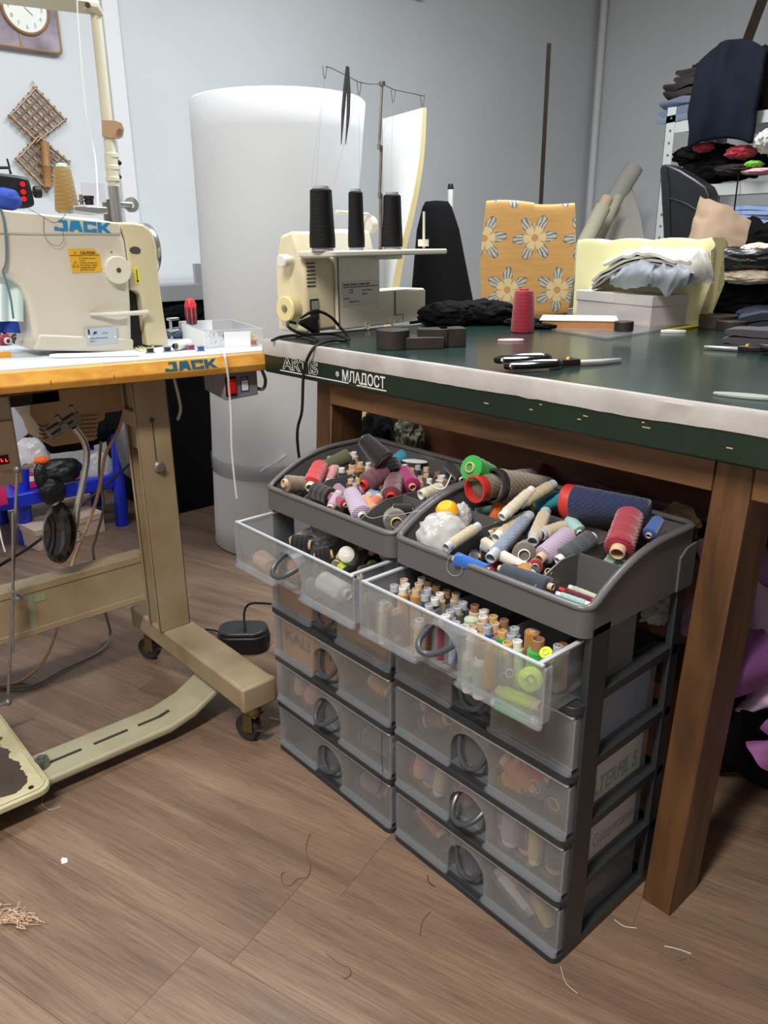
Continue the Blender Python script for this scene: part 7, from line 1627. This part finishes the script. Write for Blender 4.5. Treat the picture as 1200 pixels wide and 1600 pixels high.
for (fx_, fy_, fz_, m_, ax__, lab) in ((.17, .012, .014, 'white_core', 'y', 'white bobbin showing its round face through the clear box, lower one'), (.15, .014, .030, 'white_core', 'y', 'white bobbin above the lower one in the clear box'), (.86, .014, .0035, 'red_core', 'z', 'pinkish red bobbin low in the right of the clear box'), (.86, .02, .022, 'cream_plastic', 'y', 'cream bobbin standing in the right of the clear box'), (.45, .04, .022, 'steel', 'y', 'steel bobbin behind the paper of the clear box')):
    Mb_ = BB @ Matrix.Translation((Lx*fx_, fy_, fz_)) @ (Matrix.Rotation(PI/2, 4, 'X') if ax__ == 'y' else Matrix.Identity(4))
    tag(obj('bobbin', G().lathe([(.003, 0), (.0105, 0), (.0105, .0012), (.007, .0013), (.007, .0085), (.0105, .0086), (.0105, .0098), (.003, .0098)], Mb_, 18, closed=True), m_), lab, 'bobbin')
# red screwdriver in the back
sd = thing('screwdriver', 'red and black handled screwdriver standing behind the clear bobbin box', 'screwdriver', tuple(ont(300, 512)))
XT = -1.80
A, B = PX(300, 507, XT), PX(299, 463, XT); mat('tool_red', (214, 46, 66), .35)
obj('handle', G().lathe([(0, 0), (.012, 0), (.0145, .02), (.0145, .048), (.010, .060), (0, .064)], Matrix.Translation(A), 16), 'tool_red', sd)
obj('grip', G().lathe([(.0128, 0), (.0152, .018), (.0152, .040), (.0135, .048)], Matrix.Translation(A)+Matrix.Diagonal((0, 0, 0, 0)), 8), 'rubber', sd)
obj('shaft', G().cyl(Vector((A.x, A.y, .80)), A, .003), 'steel', sd)
c = PX(275, 505, -1.85); tag(obj('lever_mechanism', G().box(-.01, .01, -.02, .02, -.02, -.015, Matrix.Translation(c)).box(-.003, .003, -.018, -.012, -.06, .012, Matrix.Translation(c)).box(-.003, .003, .008, .014, -.06, .004, Matrix.Translation(c)).box(-.008, .008, -.022, .006, .008, .014, Matrix.Translation(c)), 'chrome', bevel=.001), 'small chrome lever mechanism behind the cream side cover', 'tool')
c = ont(278, 520, .012); cloth('cloth', c, (.03, .035, .014), 93, 'denim', 'pale blue cloth scrap behind the white spool', 0, .15, 5, .5)
# ================================================================== ON THE LEFT WALL
ck = thing('wall_clock', 'square wall clock with a round white dial in a grey-brown figured frame', 'clock', tuple(onx(40, 40, WX)))
def cw(x, y): p_ = onx(x, y, WX+.03); return p_
c00 = onx(-62, 0, WX+.02); cr = onx(92, 75, WX+.02); cb_ = onx(40, 80, WX+.02); y1_ = onx(93, 40, WX+.02).y; zlo = onx(60, 82, WX+.02).z; ysz = .30; y0_ = y1_-ysz; zhi = zlo+ysz
mat('clock_marble', (160, 148, 158), .35, var=(9, (104, 92, 104), 1)); mat('clock_gold', (150, 118, 82), .4, bump=(200, .6)); mat('clock_face', (228, 232, 226), .3)
obj('frame', G().prism(rounded(y0_, y1_, zlo, zhi, .018, 4), WX+.001, WX+.022, YZ), 'clock_marble', ck, bevel=.004)
obj('frame_rope', G().tube([(WX+.022, a, b) for a, b in rounded(y0_+.006, y1_-.006, zlo+.006, zhi-.006, .015, 4)], .004, 6, closed=True), 'clock_gold', ck)
cc = Vector((WX+.022, onx(36, 19, WX).y, onx(36, 15, WX).z)); rcl = abs(onx(69, 20, WX).y-cc.y)*1.0
obj('dial', G().lathe([(0, 0), (rcl, 0), (rcl, .003), (0, .003)], Matrix.Translation(cc) @ Matrix.Rotation(PI/2, 4, 'Y'), 40), 'clock_face', ck)
obj('bezel', G().lathe([(rcl, -.001), (rcl+.010, -.001), (rcl+.010, .006), (rcl+.005, .010), (rcl, .006)], Matrix.Translation(cc) @ Matrix.Rotation(PI/2, 4, 'Y'), 40, closed=True), 'clock_gold', ck)
for hnum in range(1, 13):
    a = PI/2-hnum*PI/6; text(str(hnum), .020, 'grey_print', basis((WX+.0258, cc.y+math.cos(a)*rcl*.76-.006, cc.z+math.sin(a)*rcl*.76-.007), (0, 1, 0), (0, 0, 1)), ck)
obj('hand', G().tube([cc+Vector((.005, 0, 0)), cc+Vector((.005, .024, -.020))], .0012), 'grey_print', ck); obj('hand', G().tube([cc+Vector((.006, 0, 0)), cc+Vector((.006, -.03, .05))], .001), 'grey_print', ck)
for yy, zz in (((y0_+y1_)/2, zlo+.012),): obj('frame_joint', G().box(WX+.022, WX+.025, yy-.004, yy+.004, zlo+.006, cc.z-rcl-.008), 'clock_gold', ck)
# wooden lattice ornament
lt = thing('lattice_ornament', 'wooden stick lattice of two diamonds hanging on the wall left of the pole', 'ornament', tuple(onx(62, 300, WX)))
mat('stick_wood', (146, 110, 74), .6, var=(20, (118, 86, 58), .8)); mat('bamboo', (166, 124, 74), .5, var=(8, (140, 102, 58), .8)); mat('twine', (196, 178, 150), .9)
def diamond(T_, L_, B_, R_p, off):
    T_, L_, B_, R_p = [onx(*q, WX+.012) for q in (T_, L_, B_, R_p)]
    n_ = 5
    for k in range(n_+1):
        a = T_.lerp(L_, k/n_); b = R_p.lerp(B_, k/n_); d = (b-a)*.06; obj('stick', G().tube([a-d, b+d], .0042, 6), 'stick_wood', lt)
        a = T_.lerp(R_p, k/n_)+Vector((.010, 0, 0)); b = L_.lerp(B_, k/n_)+Vector((.010, 0, 0)); d = (b-a)*.06; obj('stick', G().tube([a-d, b+d], .0042, 6), 'stick_wood', lt)
    obj('twine', G().tube([p_+Vector((.015, 0, 0)) for a_, b_ in ((T_, L_), (L_, B_), (B_, R_p), (R_p, T_)) for p_ in [a_.lerp(b_, q_/8)+Vector((.002*(q_ % 2), 0, .003*(q_ % 2))) for q_ in range(8)]], .0022, 5, closed=True), 'twine', lt)
diamond((54, 139), (15, 182), (56, 222), (100, 188), 0); diamond((58, 214), (26, 250), (72, 298), (106, 254), 1)
a, b = onx(70, 222, WX+.03), onx(75, 293, WX+.03); obj('bamboo_tube', G().lathe([(0, 0), (.016, 0), (.016, (a-b).length), (.011, (a-b).length), (.011, .02), (0, .02)], frame(a-b, b), 16).cyl(b.lerp(a, .45)-(a-b)*.01, b.lerp(a, .45)+(a-b)*.01, .0175) if False else G().lathe([(.010, .03), (.010, 0), (.016, 0), (.016, (a-b).length*.45), (.018, (a-b).length*.47), (.016, (a-b).length*.49), (.016, (a-b).length), (0, (a-b).length)], frame(a-b, b), 16), 'bamboo', lt)
q = onx(51, 126, WX+.006); obj('hanging_loop', G().tube(spline([q, onx(49, 132, WX+.008), onx(53, 140, WX+.01), onx(54, 132, WX+.008), q], 5), .0012), 'twine', lt)
# ================================================================== UNDER THE SEWING TABLE: blue stool with bags
bs = thing('plastic_stool', 'blue plastic stool under the sewing table loaded with pink packs and bags', 'stool', (-2.95, .95, 0))
mat('blue_plastic', (16, 44, 190), .35, coat=.2)
XB = -2.80
def leg_(xt, yt, xb, yb, X, w_=11):
    B = onz(xb, yb, 0); Tp = Vector((B.x, onx(xt, yt, B.x).y, onx(xt, yt, B.x).z)); r = w_*(B-CAM).dot(FWD)/FPX
    return obj('leg', G().cyl(B, Tp, r, r*.86, 20), 'blue_plastic', bs)
l1 = leg_(182, 680, 191, 820, XB, 10); l2 = leg_(35, 730, 40, 848, XB, 11)
for (x_, y_) in ((-3.16, .78), (-3.12, 1.14)): obj('leg', G().cyl((x_, y_, 0), (x_, y_, .30), .022, .019), 'blue_plastic', bs)
q0, q1 = onx(45, 795, -2.83), onx(183, 765, -2.83); zsh = (onx(110, 760, -2.83).z)
qa = onx(45, 780, -2.84); qb = onx(185, 740, -2.84)
obj('shelf', G().box(-3.16, -2.82, qa.y-.16, qb.y+.01, min(qa.z, qb.z)-.02, min(qa.z, qb.z)+.03), 'blue_plastic', bs, bevel=.006)
zsf = min(qa.z, qb.z)+.031
mat('pink_pack', (206, 44, 112), .45); mat('pack_white', (226, 214, 220), .5); mat('glove_black', (16, 20, 24), .45, bump=(120, .4)); mat('carton_pale', (216, 194, 178), .6)
pk = tag(obj('pack', G().box(-2.98, -2.86, onx(28, 760, -2.86).y, onx(75, 760, -2.86).y, zsf, onx(50, 740, -2.86).z), 'pink_pack', bevel=.003), 'pink pack with a white stripe on the blue stool, left one', 'pack')
pk2 = tag(obj('pack', G().box(-2.98, -2.86, onx(75, 760, -2.86).y+.004, onx(132, 760, -2.86).y, zsf, onx(110, 750, -2.86).z), 'pink_pack', bevel=.003), 'pink pack with white letters on the blue stool, right one', 'pack')
text('FL', .045, 'white_print', basis((-2.8596, onx(107, 770, -2.86).y, onx(107, 772, -2.86).z), (0, 1, 0), (0, 0, 1)), pk2, bold=.0015, sx=1.3)
o = obj('stripe', G().box(-2.8602, -2.8594, onx(40, 760, -2.86).y, onx(62, 760, -2.86).y, onx(50, 752, -2.86).z, onx(50, 744, -2.86).z), 'white_print', pk)
tag(obj('pack', G().box(-2.80, -2.72, onx(-30, 800, -2.72).y, onx(16, 800, -2.72).y, zsf, zsf+.09), 'pink_pack', bevel=.004), 'pink pack at the left frame edge in front of the blue stool leg', 'pack')
c = onx(50, 712, -2.90); cloth('plastic_bag', c, (.05, .06, .07), 95, 'bag_film', 'whitish plastic bag behind the pink packs', 0, .12, 4, .5, cat='bag')
c = onx(95, 735, -2.82); cloth('black_bag', c, (.04, .075, .045), 96, 'glove_black', 'black glove-like bag drooping over the pink packs', 0, .14, 4, .6, cat='bag')
c = onx(65, 745, -2.81); cloth('black_bag', c, (.02, .025, .05), 97, 'glove_black', 'narrow black bag end left of the glove-like bag', 0, .12, 4, .5, cat='bag')
c = onx(82, 768, -2.80); cloth('black_bag', c, (.02, .045, .05), 98, 'glove_black', 'black bag end hanging down below the glove-like bag', 0, .12, 4, .5, cat='bag')
c = onx(65, 720, -2.84); cloth('orange_cloth', c, (.015, .028, .016), 99, mat('orange_cloth', (226, 96, 24), .7), 'small orange cloth tip above the black bag', 0, .1, 4, .4)
c = onx(150, 735, -2.90); cloth('plastic_bag', c, (.05, .07, .08), 100, 'bag_film', 'clear plastic bag of yellow things at the right of the blue stool', 0, .12, 4, .6, cat='bag')
c = onx(150, 745, -2.93); cloth('yellow_packet', c, (.03, .04, .035), 101, mat('packet_yellow', (200, 190, 50), .6), 'yellow packet inside the clear plastic bag', 0, .12, 4, .4, cat='packet')
c = onx(110, 680, -2.92); cloth('black_bag', c, (.07, .17, .06), 102, 'black_cloth', 'large dark bag above the packs on the blue stool', 0, .12, 4, .6, cat='bag')
q0 = onz(60, 862, 0); q1 = onz(165, 830, 0); d_ = (q1-q0); 
Mc = Matrix.Translation(q0) @ Matrix.Rotation(math.atan2(d_.y, d_.x), 4, 'Z')
tag(obj('carton', G().box(0, d_.length, -.0, .14, 0, .055, Mc).box(-.002, d_.length+.002, -.002, .142, .055, .080, Mc), 'carton_pale', bevel=.002), 'flat pale pink carton on the floor under the blue stool', 'box')
c = onx(205, 700, -2.75); cloth('grey_bag', c, (.06, .05, .12), 103, mat('grey_bag', (96, 98, 108), .6), 'grey bag standing behind the sewing stand leg', 0, .1, 4, .5, cat='bag')
# foot pedal on the floor
fp = thing('foot_pedal', 'black foot pedal on the floor behind the stand foot beam', 'pedal', tuple(onz(385, 1010, 0)))
c = onz(382, 1012, 0); Mf = Matrix.Translation(c) @ Matrix.Rotation(.85, 4, 'Z')
obj('base', G().prism(rounded(-.068, .068, -.042, .046, .038, 6), 0, .050, Mf), 'black', fp, bevel=.005)
obj('tread', G().prism(rounded(-.065, .065, -.039, .043, .036, 6), .050, .062, Mf @ Matrix.Rotation(.0, 4, 'X')), mat('tread_dark', (44, 46, 50), .4), fp, bevel=.004)
obj('side_tab', G().box(.055, .070, -.008, .014, .018, .040, Mf), 'black', fp, bevel=.002)
obj('cord', G().tube(spline([onz(383, 988, .062), onz(390, 960, .10)+Vector((0, .0, .03)), Vector((-1.42, .98, .20)), Vector((-1.30, .96, .33)), Vector((-1.24, .97, .40))], 6), .0032, 7).tube(spline([onz(350, 992, .02), onz(335, 985, .008), onz(310, 985, .006), onz(285, 1000, .006)], 6), .003, 7), 'black', fp)
# ---- floor litter: threads and scraps
mat('thread_brown', (90, 60, 44), .8); mat('lint', (206, 178, 150), .9)
def lit(pts, r, m, lab, cat='thread'): tag(obj('loose_thread', G().tube(spline([onz(*q, r+.0002) for q in pts], 8), r, 5), m), lab, cat)
lit([(485, 1302), (478, 1325), (485, 1352), (480, 1370), (465, 1373), (455, 1383), (442, 1380), (440, 1366), (445, 1362)], .0008, 'thread_brown', 'brown curly thread on the floor before the left tower')
lit([(510, 1490), (530, 1505), (545, 1512), (548, 1522), (540, 1528), (536, 1526)], .0007, 'thread_brown', 'dark wavy thread lying low in the middle of the floor')
lit([(672, 1424), (660, 1440), (656, 1462)], .0007, 'thread_brown', 'short dark thread before the bottom right drawer')
lit([(668, 1368), (670, 1378), (680, 1386)], .0007, 'black', 'tiny black thread near the tower foot')
lit([(68, 1245), (66, 1258), (78, 1265), (94, 1260)], .0006, 'lint', 'pinkish thread curl under the treadle bar')
lit([(876, 1510), (884, 1535), (902, 1552), (897, 1548)], .0006, 'lint', 'pale thread curl in front of the tower corner')
lit([(1038, 1478), (1060, 1483), (1080, 1490)], .0006, 'white_paper', 'short white thread on the floor right of the table leg')
lit([(1040, 1492), (1058, 1500), (1072, 1497)], .0007, 'thread_brown', 'dark thread just below the short white one')
lit([(960, 1437), (975, 1447), (995, 1450)], .0005, 'white_paper', 'hair-thin white thread near the right tower foot')
def lint_heap():
    g = G(); rr = random.Random(5)
    for k in range(46):
        x, y = 20+rr.gauss(0, 16), 1432+rr.gauss(0, 9); pts = [onz(x+rr.gauss(0, 9)*j*.5, y+rr.gauss(0, 5)*j*.5, .002+rr.random()*.010) for j in range(4)]
        g.tube(spline(pts, 4), .0006, 4)
    return g
tag(obj('lint_tangle', lint_heap(), 'lint'), 'beige tangle of thread lint on the floor at the left frame edge', 'lint', kind='stuff')
tag(obj('paper_scrap', G().prism([(-.008, 0), (0, .006), (.009, .003), (.006, -.006), (-.003, -.004)], 0, .002, Matrix.Translation(onz(100, 1345, .0002))), 'white_paper'), 'small white paper scrap on the floor left of the middle', 'scrap')
tag(obj('tape_scrap', G().prism([(-.014, -.003), (.014, -.004), (.015, .003), (-.012, .004)], 0, .002, Matrix.Translation(onz(428, 1124, .0002)) @ Matrix.Rotation(.5, 4, 'Z')), 'lint'), 'beige cloth scrap on the floor by the front caster', 'scrap')
# loose strings hanging at the trays
cable('thread', [onz(*q, z) for q, z in (((553, 820-40), .60), ((575, 822-14), .598), ((600, 806), .60), ((625, 806-2), .61), ((660, 797), .625))], .0006, 'thread_grey', 'pale thread strung across the front of the left tray', 'thread')
cable('thread', [ony(*q, TY0-.016) for q in ((722, 868), (704, 870), (698, 885), (705, 898), (718, 898), (722, 885), (715, 872))], .0004, 'thread_grey', 'fine looped thread hanging over the front of the right tray', 'thread')
cable('thread', [onz(705, 742, .67), onz(695, 762, .655), onz(680, 762, .65), onz(668, 752, .64)], .0008, 'white_paper', 'white string between the green cone and the left tray', 'thread')
# the drawers' loose black thread
cable('thread', [ony(*q, TY0-.016) for q in ((597, 1145), (596, 1180), (598, 1215), (590, 1240))], .0005, 'black', 'black thread hanging down the left tower drawer fronts', 'thread')
